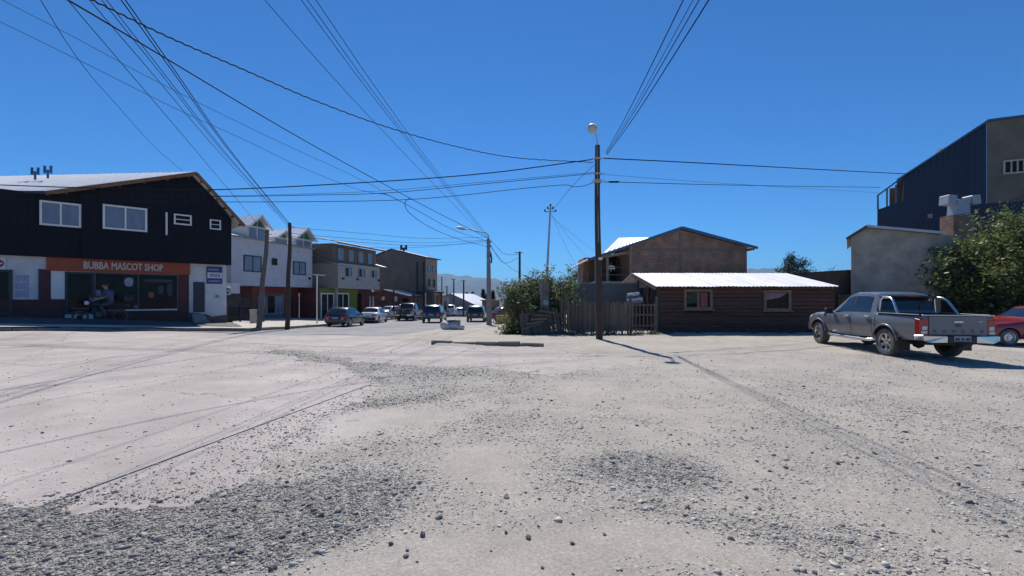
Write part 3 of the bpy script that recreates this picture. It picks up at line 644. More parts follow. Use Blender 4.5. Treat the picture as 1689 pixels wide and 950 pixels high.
for x0, y0, x1, y1, c in ((206, 457, 222, 473, (.34, .35, .38)), (157, 477, 168, 489, (.16, .18, .24)), (170, 478, 191, 492, (.08, .09, .15)), (246, 481, 256, 492, (.35, .10, .05)), (222, 503, 231, 509, (.14, .17, .24)), (262, 470, 272, 486, (.07, .07, .085)), (277, 466, 287, 490, (.06, .055, .07)), (237, 460, 290, 466, (.06, .06, .065))):
    u0, u1, z0, z1 = S.rect(x0, y0, x1, y1); mb = MB(); n = 10
    mb.prism([S.P((u0 + u1) / 2 + (u1 - u0) / 2 * math.cos(2 * math.pi * k / n) * (1 if k % 3 else .9), (z0 + z1) / 2 + (z1 - z0) / 2 * max(-.9, min(.9, 1.25 * math.sin(2 * math.pi * k / n))), W0 + .024) for k in range(n)], S.n * .012)
    mb.build('window_display', mat('display_%d' % x0, c, .8, var=.3, scale=9), sw_)
m_doornavy = mat('navy_steel_door', (.022, .028, .05), .5, var=.2)
sd_ = part(S, 'side_door', m_doornavy, shop, S.rect(321, 465, 340, 515), W0, W0 + .06, .01)
part(S, 'door_leaf_panel', m_doornavy, sd_, S.rect(323, 468, 338, 488), W0 + .06, W0 + .075); part(S, 'door_leaf_panel', m_doornavy, sd_, S.rect(323, 491, 338, 512), W0 + .06, W0 + .075)
m_brk = brickmat('plinth_brick', (.16, .07, .05), (.20, .10, .07), (.16, .13, .11))
mb = MB(); mb.prism([S.P(S.u(314), S.z(314, 545), W0), S.P(S.L - .1, S.z(376, 545), W0), S.P(S.L - .1, S.z(375, 519.5), W0), S.P(S.u(352), S.z(352, 522.5), W0), S.P(S.u(341), S.z(341, 518), W0), S.P(S.u(314), S.z(314, 515.5), W0)], S.n * .06); mb.build('plinth', m_brk, shop)
for k in range(3): part(S, 'step', m_conc, shop, (S.u(318), S.u(343 - k * 3), S.z(330, 534 - k * 5.5), S.z(330, 528.5 - k * 5.5)), W0 + .06, W0 + .75 - .22 * k)
part(S, 'meter_cover', m_steel_dull, shop, S.rect(333, 520, 340, 531), W0 + .06, W0 + .09)
part(S, 'house_number', mat('number_plate_grey', (.22, .21, .20), .7), shop, S.rect(357.5, 486.5, 363.5, 491), W0, W0 + .02)
dk = fwindow(S, shop, S.rect(-22, 444, 20, 520), W0, m_frame_dark, m_glass, 1, 1, .12, .08, 'entrance')
m_poster = mat('faded_poster', (.36, .36, .50), .8, var=.3, scale=14)
for i in range(3):
    for j in range(3):
        x0 = 24.5 + i * 6.4; y0 = 453 + j * 13; part(S, 'poster', m_poster, shop, S.rect(x0, y0, x0 + 5.6, y0 + 11), W0, W0 + .012)
part(S, 'poster', m_poster, shop, S.rect(44, 453, 47, 492), W0, W0 + .01)
# signs mounted on the shop
ve = thing('for_sale_sign', 'blue and white VENDE sale board on the white corner wall', 'sign', tuple(S.pp(356, 468, W0)))
m_blue = mat('sign_blue', (.035, .045, .24), .5, var=.12); m_swhite = mat('sign_white', (.66, .66, .66), .5, var=.06)
u0, u1, z0, z1 = S.rect(343, 439.5, 369, 468); h_ = z1 - z0
part(S, 'board', m_blue, ve, (u0, u1, z0, z1), W0 + .004, W0 + .05)
part(S, 'white_band', m_swhite, ve, (u0 + .04, u1 - .02, z0 + h_ * .33, z0 + h_ * .66), W0 + .05, W0 + .055)
text('sale_lettering', 'VENDE', .27, m_blue, ve, S, (u0 + u1) / 2, z0 + h_ * .40, W0 + .060, .003, .004, (u1 - u0) / 1.02 * .86, shear=.15)
for zc, a_, b_ in ((.82, .1, .78), (.16, .12, .88)):
    for k in range(11):
        t = a_ + (b_ - a_) * k / 11; part(S, 'small_print', mat('print_grey', (.30, .31, .48), .6), ve, (u0 + (u1 - u0) * t, u0 + (u1 - u0) * (t + (b_ - a_) / 14), z0 + h_ * (zc - .045), z0 + h_ * (zc + .045)), W0 + .05, W0 + .055)
ne = thing('no_entry_sign', 'white board with red no entry disc at the left picture edge', 'sign', tuple(S.pp(-3, 445, W0)))
u0, u1, z0, z1 = S.rect(-16, 422.5, 8.5, 445)
part(S, 'board', m_swhite, ne, (u0, u1, z0, z1), W0 + .02, W0 + .06)
mb = MB(); c = S.P((u0 + u1) / 2, (z0 + z1) / 2, W0 + .062); rr_ = min(u1 - u0, z1 - z0) * .40
mb.prism([c + S.d * rr_ * math.cos(a) + V(0, 0, rr_ * math.sin(a)) for a in np.linspace(0, 2 * math.pi, 28, endpoint=False)], S.n * .006); mb.build('red_disc', mat('sign_red', (.25, .02, .04), .5), ne)
mb = MB(); S.box(mb, (u0 + u1) / 2 - rr_ * .7, (u0 + u1) / 2 + rr_ * .7, (z0 + z1) / 2 - rr_ * .17, (z0 + z1) / 2 + rr_ * .17, W0 + .068, W0 + .073); mb.build('white_bar', m_swhite, ne)

# ---------------------------------------------------------------- white building with dormers
B1 = Fac(383, 35.2, 515, 43.6)
wb_ = thing('dormer_building', 'white two storey building with three green gabled dormers', 'building', tuple(B1.P(4, -.2)))
m_wwall = mat('whitewash', (.52, .53, .56), .8, var=.10, scale=1.5, bump=.004)
zo = B1.z(450, 472.5); zt0 = B1.z(390, 389); zt1 = B1.z(512, 410)
mb = MB(); mb.prism([B1.P(-.1, zo), B1.P(B1.L, zo), B1.P(B1.L, zt1), B1.P(-.1, zt0)], -B1.n * 8); mb.build('upper_wall', m_wwall, wb_)
mb = MB(); mb.prism([B1.P(-.1, zo - .001, -.02), B1.P(-.1, zt0 + .15, -.02), B1.P(-1.2, zt0 + .3, -.02), B1.P(-1.2, zo, -.02)], -B1.n * 5); mb.build('side_wall', mat('grey_plaster', (.36, .36, .36), .85, var=.15), wb_)
m_red = mat('oxide_red_paint', (.235, .045, .028), .75, var=.3, scale=1.2); m_dred = mat('dark_red_paint', (.13, .026, .028), .75, var=.35, scale=1.2)
GF = -1.1
mb = MB(); mb.prism([B1.P(B1.u(428), -.8, GF), B1.P(B1.L + 3.2, -.8, GF), B1.P(B1.L + 3.2, zo - .02, GF), B1.P(B1.u(428), zo - .02, GF)], -B1.n * 6); mb.build('ground_floor', m_dred, wb_)
part(B1, 'shop_front', m_red, wb_, (B1.u(431), B1.u(491), -.5, zo - .03), GF, GF + .05)
fwindow(B1, wb_, (B1.u(441), B1.u(482), B1.z(460, 518), B1.z(460, 485)), GF + .05, mat('pale_frame', (.3, .31, .33), .6), [m_curtain, m_glass, m_curtain], 3, 1, .07, .08, 'shop_window')
part(B1, 'transom_sign', mat('transom', (.17, .10, .08), .7), wb_, (B1.u(441), B1.u(478), B1.z(460, 488.5), B1.z(460, 482.5)), GF + .135, GF + .16)
part(B1, 'stall_riser', mat('riser_grey', (.16, .15, .16), .8), wb_, (B1.u(441), B1.u(482), B1.z(460, 530), B1.z(460, 518)), GF + .05, GF + .11)
part(B1, 'entrance', m_glass, wb_, (B1.u(491.5), B1.u(497), -.4, B1.z(494, 489)), GF, GF + .03)
for r, c in (((401.5, 421.5, 431, 448.5), 2), ((448, 426, 457, 437.5), 1), ((483, 431.5, 504, 453.5), 2)):
    fwindow(B1, wb_, B1.rect(*r), 0, m_frame_dark, m_curtain if c == 2 else m_glass, c, 1 if c == 2 else 2, .09, .05)
part(B1, 'wall_lamp', m_black, wb_, B1.rect(508.5, 457.5, 511.5, 461), 0, .12)
# main roof low behind the eave
e0, e1 = B1.P(-.3, zt0 + .02, .25), B1.P(B1.L + .1, zt1 + .02, .25); bk = -B1.n * 5.2
sheet(e0, e1, e1 + bk + V(0, 0, 1.15), e0 + bk + V(0, 0, 1.25), .3, .016).build('roof', m_roof_zinc, wb_)
mb = MB(); mb.bar(e0 + V(0, 0, -.06), e1 + V(0, 0, -.06), .06, .10); mb.build('eave_board', mat('grey_board', (.25, .24, .23), .8), wb_)
m_green = mat('dormer_green', (.02, .11, .07), .6, var=.15); m_cream = mat('dormer_cream', (.55, .55, .53), .7, var=.1)
for pa, ya, xl, yl, xr, yr, yb in ((424, 354.5, 402, 373, 441.5, 378, 397), (464.5, 379.5, 449, 391, 475.5, 395, 404), (501, 375.5, 481, 392, 516, 399, 411)):
    ap = B1.P(B1.u(pa), B1.z(pa, ya), .1); lw = B1.P(B1.u(xl), B1.z(xl, yl), .1); rw = B1.P(B1.u(xr), B1.z(xr, yr), .1)
    zz = min(lw.z, rw.z); lw.z = rw.z = (lw.z + rw.z) / 2
    L_ = 4.2; ov = B1.n * .45
    dm = MB(); s_ = .82
    mid = (lw + rw) / 2; l2 = mid + (lw - mid) * s_; r2 = mid + (rw - mid) * s_; a2 = Vector((mid.x, mid.y, lw.z + (ap.z - lw.z) * .86)); a2 = a2 + B1.d * ((ap - mid).dot(B1.d))
    zb = B1.z(pa, yb); l3 = Vector((l2.x, l2.y, zb)); r3 = Vector((r2.x, r2.y, zb))
    dm.prism([l3, r3, r2, a2, l2], -B1.n * 3.8); d_ = dm.build('dormer', m_cream, wb_)
    g = MB(); k = .74; gm = (l2 + r2) / 2
    for sgn, q in ((0, l2), (1, r2)):
        o1 = gm + (q - gm) * .06; o2 = gm + (q - gm) * .8; t_ = a2.lerp(gm, .18) + (q - gm) * .05
        g.prism([o1 + V(0, 0, .1), o2 + V(0, 0, .1), t_], B1.n * .03)
    g.build('gable_pane', m_green, d_)
    ww = MB(); hgt = l2.z - zb
    for t0_, t1_ in ((.1, .46), (.54, .9)):
        p0 = l3.lerp(r3, t0_); p1 = l3.lerp(r3, t1_); ww.prism([p0 + V(0, 0, .1), p1 + V(0, 0, .1), p1 + V(0, 0, hgt - .08), p0 + V(0, 0, hgt - .08)], B1.n * .03)
    ww.build('dormer_pane', m_curtain, d_)
    sheet(lw + ov, lw - B1.n * L_, ap - B1.n * L_, ap + ov, .28, .014).build('roof', m_roof_zinc, d_)
    sheet(rw + ov, rw - B1.n * L_, ap - B1.n * L_, ap + ov, .28, .014).build('roof', m_roof_zinc, d_)
    for q in (lw, rw):
        bb = MB(); bb.bar(q + ov + V(0, 0, -.08), ap + ov + V(0, 0, -.08), .05, .16); bb.build('barge_board', m_white, d_)
# air conditioner and yard gate between the shop and the white building
ac = thing('air_conditioner', 'outdoor air conditioner unit on the wall above the iron gate', 'air conditioner', tuple(at(390, 487, 33)))
G0 = Fac(374, 30.0, 434, 33.0)
u0, u1, z0, z1 = G0.rect(383, 473, 396, 486); part(G0, 'casing', m_white, ac, (u0, u1, z0, z1), -1.2, -.8, .02)
mb = MB(); cc = G0.P(u0 + (u1 - u0) * .56, (z0 + z1) / 2, -.8); mb.lathe([(.02, .0), (.21, .0), (.23, .03), (.21, .03)], 18, Matrix.Translation(cc) @ Matrix((G0.d, V(0, 0, 1), G0.n)).transposed().to_4x4()); mb.build('fan_grille', m_black, ac)
gt = thing('iron_gate', 'black iron railing gate beside the white corner wall', 'gate', tuple(G0.P(1, gz(-16, 31))))
zb = .05
for k in range(4): part(G0, 'post', m_frame_dark, gt, (G0.L * k / 3 - .04, G0.L * k / 3 + .04, zb - .3, zb + 1.62), 0, .08)
for z_ in (.25, 1.0, 1.5): part(G0, 'rail', m_frame_dark, gt, (0, G0.L, zb + z_, zb + z_ + .05), .02, .06)
for k in range(27):
    u_ = G0.L * (k + .5) / 27; part(G0, 'bar', m_frame_dark, gt, (u_ - .012, u_ + .012, zb + .05, zb + 1.58), .03, .05)
part(G0, 'lower_sheet', m_frame_dark, gt, (0, G0.L, zb + .05, zb + 1.0), .0, .018)
yw = thing('yard_wall', 'dark yard shed wall behind the iron gate', 'wall', tuple(G0.P(1, 0, -2.5)))
part(G0, 'wall', mat('yard_dark', (.05, .03, .03), .8, var=.4), yw, (-1, G0.L + .6, -.4, 2.0), -2.9, -2.6); part(G0, 'wall_top', m_wwall, yw, (G0.L * .42, G0.L + .5, 2.0, 2.75), -2.9, -2.6)
pl_ = thing('gate_pillar', 'short grey concrete pillar standing by the leaning pole', 'pillar', tuple(at(419, 531, 29.5)))
p = at(418, 512, 29.5); mb = MB(); mb.box((p.x, p.y, .35), (.32, .3, 1.0)); mb.build('shaft', m_conc, pl_, bevel=.015); mb = MB(); mb.box((p.x, p.y, .88), (.38, .36, .06)); mb.build('cap', m_conc, pl_)

# ---------------------------------------------------------------- beige building with green shop front
B2 = Fac(558, 44.5, 626, 51.6)
cb_ = thing('beige_building', 'beige three storey building with glazed attic and green shop front', 'building', tuple(B2.P(3, -.5)))
m_beige = mat('beige_render', (.40, .37, .34), .85, var=.12, scale=1.5, bump=.004); m_beige2 = mat('tan_siding', (.36, .32, .28), .85, var=.14, scale=1.5)
z0 = B2.z(590, 476.5); z1 = B2.z(590, 437)
mb = MB(); mb.prism([B2.P(0, z0), B2.P(B2.L, z0), B2.P(B2.L, z1), B2.P(0, z1)], -B2.n * 7); mb.build('upper_wall', m_beige, cb_)
sidez = B2.z(558, 437)
C2 = Fac(558, 44.48, 516, 45.4); C2.n = Vector((-B2.d.x, -B2.d.y, 0))
m_tan = wavebump(mat('tan_boards', (.34, .30, .26), .85, var=.12), 1.4, .02, 'Z')
mb = MB(); q0 = B2.P(0, 0, 0); b_ = -B2.n
mb.prism([q0 + V(0, 0, z0), q0 + b_ * 6.5 + V(0, 0, z0), q0 + b_ * 6.5 + V(0, 0, sidez + 2.2), q0 + V(0, 0, sidez)], -B2.d * .06); mb.build('side_wall', m_tan, cb_)
rl0 = q0 - B2.d * .5 + B2.n * .9; sheet(rl0 + V(0, 0, sidez - .25), rl0 + B2.d * .9 + V(0, 0, sidez - .25), rl0 + B2.d * .9 + b_ * 7.4 + V(0, 0, sidez + 2.35), rl0 + b_ * 7.4 + V(0, 0, sidez + 2.35), .3, .015).build('lower_roof', m_roof_zinc, cb_)
# attic storey set back
at0, at1 = -.25, B2.L + .25; az0, az1 = z1, B2.z(590, 407)
mb = MB(); mb.prism([B2.P(at0, az0, -.5), B2.P(at1 - .2, az0, -.5), B2.P(at1 - .2, az1, -.5), B2.P(at0, az1, -.5)], -B2.n * 6.2); mb.build('attic_wall', mat('attic_wood', (.17, .13, .11), .8, var=.3), cb_)
for k in range(4):
    t = .06 + k * .235; fwindow(B2, cb_, (B2.L * t, B2.L * (t + .16), az0 + .25, az1 - .30), -.5, m_brownwood, m_curtain, 1, 1, .08, .06)
sheet(B2.P(-.9, az1 + .05, .55), B2.P(B2.L + .6, az1 + .05, .55), B2.P(B2.L + .6, az1 + 1.5, -6.5), B2.P(-.9, az1 + 1.5, -6.5), .35, .02).build('roof', mat('dark_roof', (.07, .075, .085), .6, var=.2), cb_)
mb = MB(); mb.bar(B2.P(-.9, az1 - .03, .55), B2.P(B2.L + .6, az1 - .03, .55), .05, .14); mb.build('fascia', m_brownwood, cb_)
mb = MB(); mb.prism([B2.P(B2.L - .5, z1 - .0, .7), B2.P(B2.L + .4, z1, .7), B2.P(B2.L + .4, z1 + .5, -1.2), B2.P(B2.L - .5, z1 + .5, -1.2)], V(0, 0, .06)); mb.build('porch_roof', m_roof_zinc, cb_)
for x0, x1 in ((569, 580), (591, 601.5), (612.5, 621)):
    fwindow(B2, cb_, (B2.u(x0), B2.u(x1), B2.z((x0 + x1) / 2, 456.5 + (x0 - 569) * .05), B2.z((x0 + x1) / 2, 440.5 + (x0 - 569) * .13)), 0, mat('shutter_grey', (.30, .28, .26), .7), [m_glass, m_curtain], 2, 1, .07, .07)
for x0 in (564, 588, 623): part(B2, 'wall_lamp', m_black, cb_, B2.rect(x0, 458 + (x0 - 564) * .05, x0 + 2.4, 461 + (x0 - 564) * .05), 0, .15)
GB = -1.0; zb = -1.0
mb = MB(); mb.prism([B2.P(-2.0, zb, GB), B2.P(B2.L, zb, GB), B2.P(B2.L, z0 - .02, GB), B2.P(-2.0, z0 - .02, GB)], -B2.n * 5); mb.build('ground_floor', m_dred, cb_)
m_lime = mat('lime_green_paint', (.16, .20, .022), .75, var=.2)
part(B2, 'shop_front', m_lime, cb_, (B2.u(541), B2.u(603), zb + .3, z0 - .03), GB, GB + .04)
for x0, x1 in ((542.5, 564), (568, 588)): fwindow(B2, cb_, (B2.u(x0), B2.u(x1), zb + .5, B2.z((x0 + x1) / 2, 483)), GB + .04, m_white, m_glass, 2, 1, .14, .06, 'shop_window')
part(B2, 'entrance', m_glass, cb_, (B2.u(602), B2.u(609), zb + .4, B2.z(605, 484)), GB, GB + .05)
part(B2, 'pillar', m_beige, cb_, (B2.u(564.5), B2.u(567.5), zb + .3, z0), GB, GB + .3)
ld = thing('stepladder', 'white stepladder standing open under the beige overhang', 'ladder', tuple(at(613, 522, 49)))
b0 = at(608, 523, 48.6); b0.z = gz(b0.x, b0.y)
for dx in (0, .42):
    for dy, nm in ((0, 'rail'), (.8, 'rear_rail')):
        mb = MB(); mb.bar(b0 + V(dx * 1.0, dy, 0), b0 + V(dx * .8 + .04, .4, 2.5), .05, .03); mb.build(nm, m_white, ld)
for k in range(7):
    t = (k + 1) / 8; mb = MB(); mb.bar((b0 + V(0, 0, 0)).lerp(b0 + V(.04, .4, 2.5), t), (b0 + V(.42, 0, 0)).lerp(b0 + V(.376, .4, 2.5), t), .08, .03); mb.build('tread', m_white, ld)

# ---------------------------------------------------------------- tall grey gable building, brick shed, wooden porch, far shed
def bld_from(px, Y, dirv):  # facade starting at pixel px depth Y going along dirv
    f = Fac(px, Y, px + 1, Y); f.A = Vector((xat(px, Y), Y, 0)); f.d = Vector(dirv).normalized(); n = Vector((f.d.y, -f.d.x, 0)); f.n = n if n.dot(-f.A) > 0 else -n
    f.rot = Matrix((f.d, f.n, Vector((0, 0, 1)))).transposed(); f.L = 5; return f
gb = bld_from(702, 57, (-.97, .24, 0)); gs = bld_from(702, 57, (.27, .963, 0)); gs.n = V(.963, -.27, 0); gs.rot = Matrix((gs.d, gs.n, V(0, 0, 1))).transposed()
tall = thing('grey_gable_building', 'tall dark grey rendered building with blank gable wall and cowl', 'building', tuple(gb.P(3, -1)))
m_dgrey = mat('dark_grey_render', (.13, .12, .11), .9, var=.2, scale=.8, bump=.004)
uL = gb.u(616); P_ = [gb.P(0, -1.5), gb.P(uL, -1.5), gb.P(uL, gb.z(616, 424)), gb.P(gb.u(647), gb.z(647, 411)), gb.P(0, gb.z(702, 425.5))]
mb = MB(); mb.prism(P_, gs.d * 3.4); mb.build('wall', m_dgrey, tall)
fr = [gs.P(0.01, -1.5, .02), gs.P(3.3, -1.5, .02), gs.P(3.3, gs.z(702, 425.5) - .05, .02), gs.P(.01, gs.z(702, 425.5) - .05, .02)]
mb = MB(); mb.prism(fr, -gs.n * 1.0); mb.build('front_wall', mat('tan_render', (.27, .23, .19), .9, var=.15), tall)
for x0, x1, y0, y1 in ((705, 709.5, 438.5, 447.5), (713, 717.5, 440, 448.5), (706, 709, 460, 473), (714, 717, 461, 474)):
    fwindow(gs, tall, (gs.u(x0), gs.u(x1), gs.z((x0 + x1) / 2, y1), gs.z((x0 + x1) / 2, y0)), .03, m_frame_dark, m_curtain if y0 < 450 else m_glass, 1, 1, .05, .05)
apx = gb.P(gb.u(647), gb.z(647, 411)); rgt = gb.P(-.4, gb.z(702, 425.5)); lft = gb.P(uL + .3, gb.z(616, 424))
for q in (rgt, lft): sheet(q - gs.d * .25 + V(0, 0, .05), q + gs.d * 3.8 + V(0, 0, .05), apx + gs.d * 3.8 + V(0, 0, .05), apx - gs.d * .25 + V(0, 0, .05), .4, .02).build('roof', mat('dark_roof', (.07, .075, .085)), tall)
mb = MB(); mb.prism([gs.P(-.1, gs.z(702, 425.5), .5), gs.P(3.6, gs.z(702, 425.5), .5), gs.P(3.6, gs.z(702, 425.5), -.2), gs.P(-.1, gs.z(702, 425.5), -.2)], V(0, 0, .1)); mb.build('eave', m_brownwood, tall)
cw = gb.P(gb.u(661), gb.z(661, 414), -.8); hcowl('chimney_cowl', m_black, tall, cw - V(0, 0, .2), 1.05, .9, gb.d, .13)
for px in (688, 699): part(gb, 'downpipe', m_frame_dark, tall, (gb.u(px) - .08, gb.u(px) + .08, -1, gb.z(px, 432)), 0, .12)
bs = Fac(612, 53.5, 678, 52.5)
shed = thing('brick_shed', 'low brick workshop with white edged tin roof behind the parked pickup', 'building', tuple(bs.P(2, -1)))
m_brick_d = brickmat('dark_brick', (.13, .055, .042), (.17, .075, .055), (.12, .10, .09), .25, .09)
mb = MB(); mb.prism([bs.P(-.5, -1.5), bs.P(bs.L, -1.5), bs.P(bs.L, bs.z(676, 489)), bs.P(bs.u(636), bs.z(636, 479)), bs.P(-.5, bs.z(620, 483))], -bs.n * 3.6); mb.build('wall', m_brick_d, shed)
for q0_, q1_ in (((636, 477.5), (677, 487.5)), ((636, 477.5), (610, 484))):
    a, b = bs.pp(*q0_), bs.pp(*q1_); sheet(a + bs.n * .35, b + bs.n * .35, b - bs.n * 3.8, a - bs.n * 3.8, .3, .015).build('roof', m_roof_zinc, shed)
    mb = MB(); mb.bar(a + bs.n * .36, b + bs.n * .36, .04, .15); mb.build('barge_board', m_white if q1_[0] > 650 else m_brownwood, shed)
for px in (632, 653): part(bs, 'notice', m_swhite, shed, bs.rect(px - 2, 489, px + 2.4, 495 + (px > 640) * 2), 0, .03)
part(bs, 'doorway', m_glass, shed, bs.rect(664, 492, 674, 512), 0, .03)
for px in (649, 682):
    pth = thing('yard_post', 'rough timber post at the workshop yard, %s' % ('beside the white car' if px == 649 else 'right of the brick shed'), 'post', tuple(at(px, 520, 50)))
    b = at(px, 520, 50); mb = MB(); mb.tube([V(b.x, b.y, gz(b.x, b.y) - .1), V(b.x + .03, b.y, at(px, 478, 50).z)], .10, 8); mb.build('shaft', m_pole, pth)
    mb = MB(); mb.tube([V(b.x, b.y, at(px, 479, 50).z - .05), V(b.x + .03, b.y, at(px, 478, 50).z + .02)], .11, 8); mb.build('top', m_pole_grey, pth)
po = Fac(701, 54.5, 729, 56)
por = thing('wooden_porch', 'dark timber porch leaning against the grey gable building', 'porch', tuple(po.P(1, -1)))
zt = po.z(715, 481)
for u_ in (0.05, po.L * .5, po.L - .05): part(po, 'post', m_steel_dull if u_ < .1 else m_pole, por, (u_ - .05, u_ + .05, -1.4, zt), -.05, .05)
part(po, 'back_wall', m_frame_dark, por, (0, po.L, -1.4, zt - .1), -2.4, -2.3); part(po, 'side_board', m_brownwood, por, (po.L - .6, po.L, -1.4, zt - .05), -.1, -.04)
sheet(po.P(-.2, zt + .02, .4), po.P(po.L + .3, zt + .02, .4), po.P(po.L + .3, zt + .25, -2.5), po.P(-.2, zt + .25, -2.5), .3, .015).build('roof', m_pole_grey, por)
part(po, 'beam', m_pole, por, (-.1, po.L + .2, zt - .16, zt), .1, .2)
tb = Fac(729, 60, 741, 62); tn = thing('tan_hut', 'small tan hut beyond the wooden porch', 'building', tuple(tb.P(.4, -1.2)))
part(tb, 'wall', m_tan, tn, (-.1, tb.L, -2, tb.z(735, 489)), -3, 0); part(tb, 'roof', m_brownwood, tn, (-.3, tb.L + .2, tb.z(735, 489), tb.z(735, 487.6)), -3.2, .3)
part(tb, 'door', m_frame_dark, tn, (tb.L * .3, tb.L * .6, -2, tb.z(735, 496)), 0, .03)
fs = Fac(704, 84, 786, 82)
fsh = thing('far_shed', 'grey shed with broad pale sloping roof at the street end', 'building', tuple(fs.P(4, -2)))
ridge = fs.pp(744, 484.5); er = fs.pp(786, 503.5); el = fs.pp(702, 503.5)
mb = MB(); mb.prism([fs.P(fs.u(702), -4), fs.P(fs.u(786), -4), er, ridge, el], -fs.n * 13.5); mb.build('wall', mat('bluegrey_wall', (.15, .17, .19), .85, var=.15), fsh)
for q in (er, el):
    q2 = q + (q - ridge) * .06; sheet(q2 + fs.n * .4, q2 - fs.n * 14, ridge - fs.n * 14 + V(0, 0, .08), ridge + fs.n * .4 + V(0, 0, .08), .6, .03).build('roof', m_roof_zinc, fsh)
part(fs, 'door', m_frame_dark, fsh, fs.rect(755, 506, 766, 520), 0, .05)
rw = Fac(795, 62, 823, 62); rdw = thing('red_brick_hut', 'reddish brick hut behind the concrete lamp pole', 'building', tuple(rw.P(1, -1)))
part(rw, 'wall', brickmat('reddish_brick', (.20, .10, .075), (.25, .13, .10), (.2, .17, .15)), rdw, (0, rw.L, -2.4, rw.z(808, 496)), -3, 0); part(rw, 'roof', m_brownwood, rdw, (-.2, rw.L + .2, rw.z(808, 496), rw.z(808, 494.5)), -3.2, .3)
part(rw, 'doorway', m_frame_dark, rdw, rw.rect(807, 507, 815, 525), 0, .03)

# ---------------------------------------------------------------- timber cabin with white tin roof
HB = Fac(1087, 21.0, 1375, 21.0)
cab = thing('timber_cabin', 'low brown timber cabin with bright white tin roof', 'building', (11, 21, .05))
m_board = mat('brown_cabin_boards', (.088, .040, .029), .85, var=.45, scale=3, bump=.008, bscale=18, rnd=.16, stretch=(.6, 6, 6))
ze = 2.22; zr = 3.02; x0, x1 = xat(1087, 21), xat(1375, 21)
mb = MB(); mb.box(((x0 + x1) / 2, 24.0, 1.0), (x1 - x0 - .1, 5.9, 2.4)); mb.build('core', mat('cabin_core', (.03, .02, .016), .9), cab)
wins = [HB.rect(1127, 477, 1174, 511), HB.rect(1258, 478.5, 1303, 513)]
nb = 13; bh = (ze + .12) / nb
for k in range(nb):
    z0 = -.1 + k * bh; segs = [(0, HB.L)]
    for (a, b, c, d) in wins:
        if z0 + bh > c + .02 and z0 < d - .02:
            ns = []
            for (p, q) in segs:
                if a < q and b > p: ns += [(p, a), (b, q)]
                else: ns.append((p, q))
            segs = ns
    s2 = []
    for (p, q) in segs:
        if q - p > 3.2: c = p + (q - p) * (.35 + .3 * random.random()); s2 += [(p, c - .008), (c + .008, q)]
        else: s2.append((p, q))
    for (p, q) in s2:
        if q - p < .05: continue
        mb = MB(); o_ = random.uniform(0, .02); n = 6
        prof = [(0, 0), (.05 + o_, .008), (.062 + o_, bh * .35), (.055 + o_, bh * .75), (.03 + o_, bh * .99), (0, bh * .99)]
        t = random.uniform(-.012, .012)
        mb.prism([HB.P(p, z0 + h + (t if 0 < i < 5 else 0), f) for i, (f, h) in enumerate(prof)], HB.d * (q - p)); mb.build('board', m_board, cab)
m_frwood = mat('window_frame_wood', (.20, .14, .09), .8, var=.3, scale=6)
for i, w in enumerate(wins):
    fr = fwindow(HB, cab, w, .02, m_frwood, m_glass, 2 if i == 0 else 1, 1, .12, .09)
    part(HB, 'window_sill', m_frwood, fr, (w[0] - .08, w[1] + .08, w[2] - .03, w[2] + .03), .02, .16)
    u0, u1, z0, z1 = w
    if i == 0: part(HB, 'curtain', mat('red_curtain', (.24, .07, .08), .9, var=.4, scale=8), fr, (u0 + .78, u0 + 1.12, z0 + .14, z1 - .16), .046, .052); part(HB, 'curtain', mat('green_curtain', (.05, .055, .035), .9, var=.5, scale=9), fr, (u0 + .16, u0 + .62, z0 + .3, z1 - .14), .046, .052)
    else:
        mb = MB(); mb.prism([HB.P(u0 + .14, z1 - .14, .046), HB.P(u1 - .15, z1 - .14, .046), HB.P(u1 - .5, z1 - .34, .046), HB.P(u1 - .75, z1 - .40, .046), HB.P(u0 + .14, z1 - .47, .046)], HB.n * .008); mb.build('curtain', mat('pink_curtain', (.30, .17, .22), .9, var=.3, scale=9, stretch=(3, 1, .4)), fr)
for px in (1125, 1205, 1290, 1335, 1165, 1247):
    u_ = HB.u(px); part(HB, 'rafter_end', m_frwood, cab, (u_ - .04, u_ + .04, ze - .1, ze), .0, .33)
part(HB, 'corner_post', m_pole, cab, (-.10, .04, -.1, ze), -.06, .10)
rx0, rx1 = xat(1080, 20.55), xat(1381, 20.55); yf, yr_, yb_ = 20.5, 24.5, 28.4
n = 9
for k in range(n):
    a = rx0 + (rx1 - rx0) * k / n; b = rx0 + (rx1 - rx0) * (k + 1) / n + .04; dz = .006 * (k % 2)
    sheet((a, yf, ze - .02 + dz + rng.normal(0, .006)), (b, yf, ze - .02 + dz + rng.normal(0, .006)), (b, yr_, zr + dz), (a, yr_, zr + dz), .19, .012).build('roof_sheet', m_roof_white, cab, smooth=60)
sheet((rx0, yb_, ze), (rx1, yb_, ze), (rx1, yr_, zr), (rx0, yr_, zr), .19, .012).build('rear_roof', m_roof_white, cab)
for yy in (yf, yb_):
    mb = MB(); mb.bar((rx0 + .02, yy, ze - .12), (rx0 + .02, yr_, zr - .10), .035, .17); mb.build('barge_board', m_wood_old, cab)
# open gable end: posts, lattice, stored things in shade
for yy in (21.1, 22.6, 24.3, 26.0, 27.6):
    zt = ze - .15 + (zr - ze) * (1 - abs(yy - yr_) / 4.0); mb = MB(); mb.tube([(rx0 + .3, yy, .0), (rx0 + .3, yy, zt)], .05, 6); mb.build('gable_post', m_wood_old, cab)
for i in range(7):
    y0_ = 22 + i * .65; mb = MB(); mb.tube([(rx0 + .25, y0_, 1.5 + .2 * random.random()), (rx0 + .25, y0_ + random.uniform(-.7, .7), 2.2 + .2 * random.random())], .03, 5); mb.build('gable_brace', m_wood_old, cab)

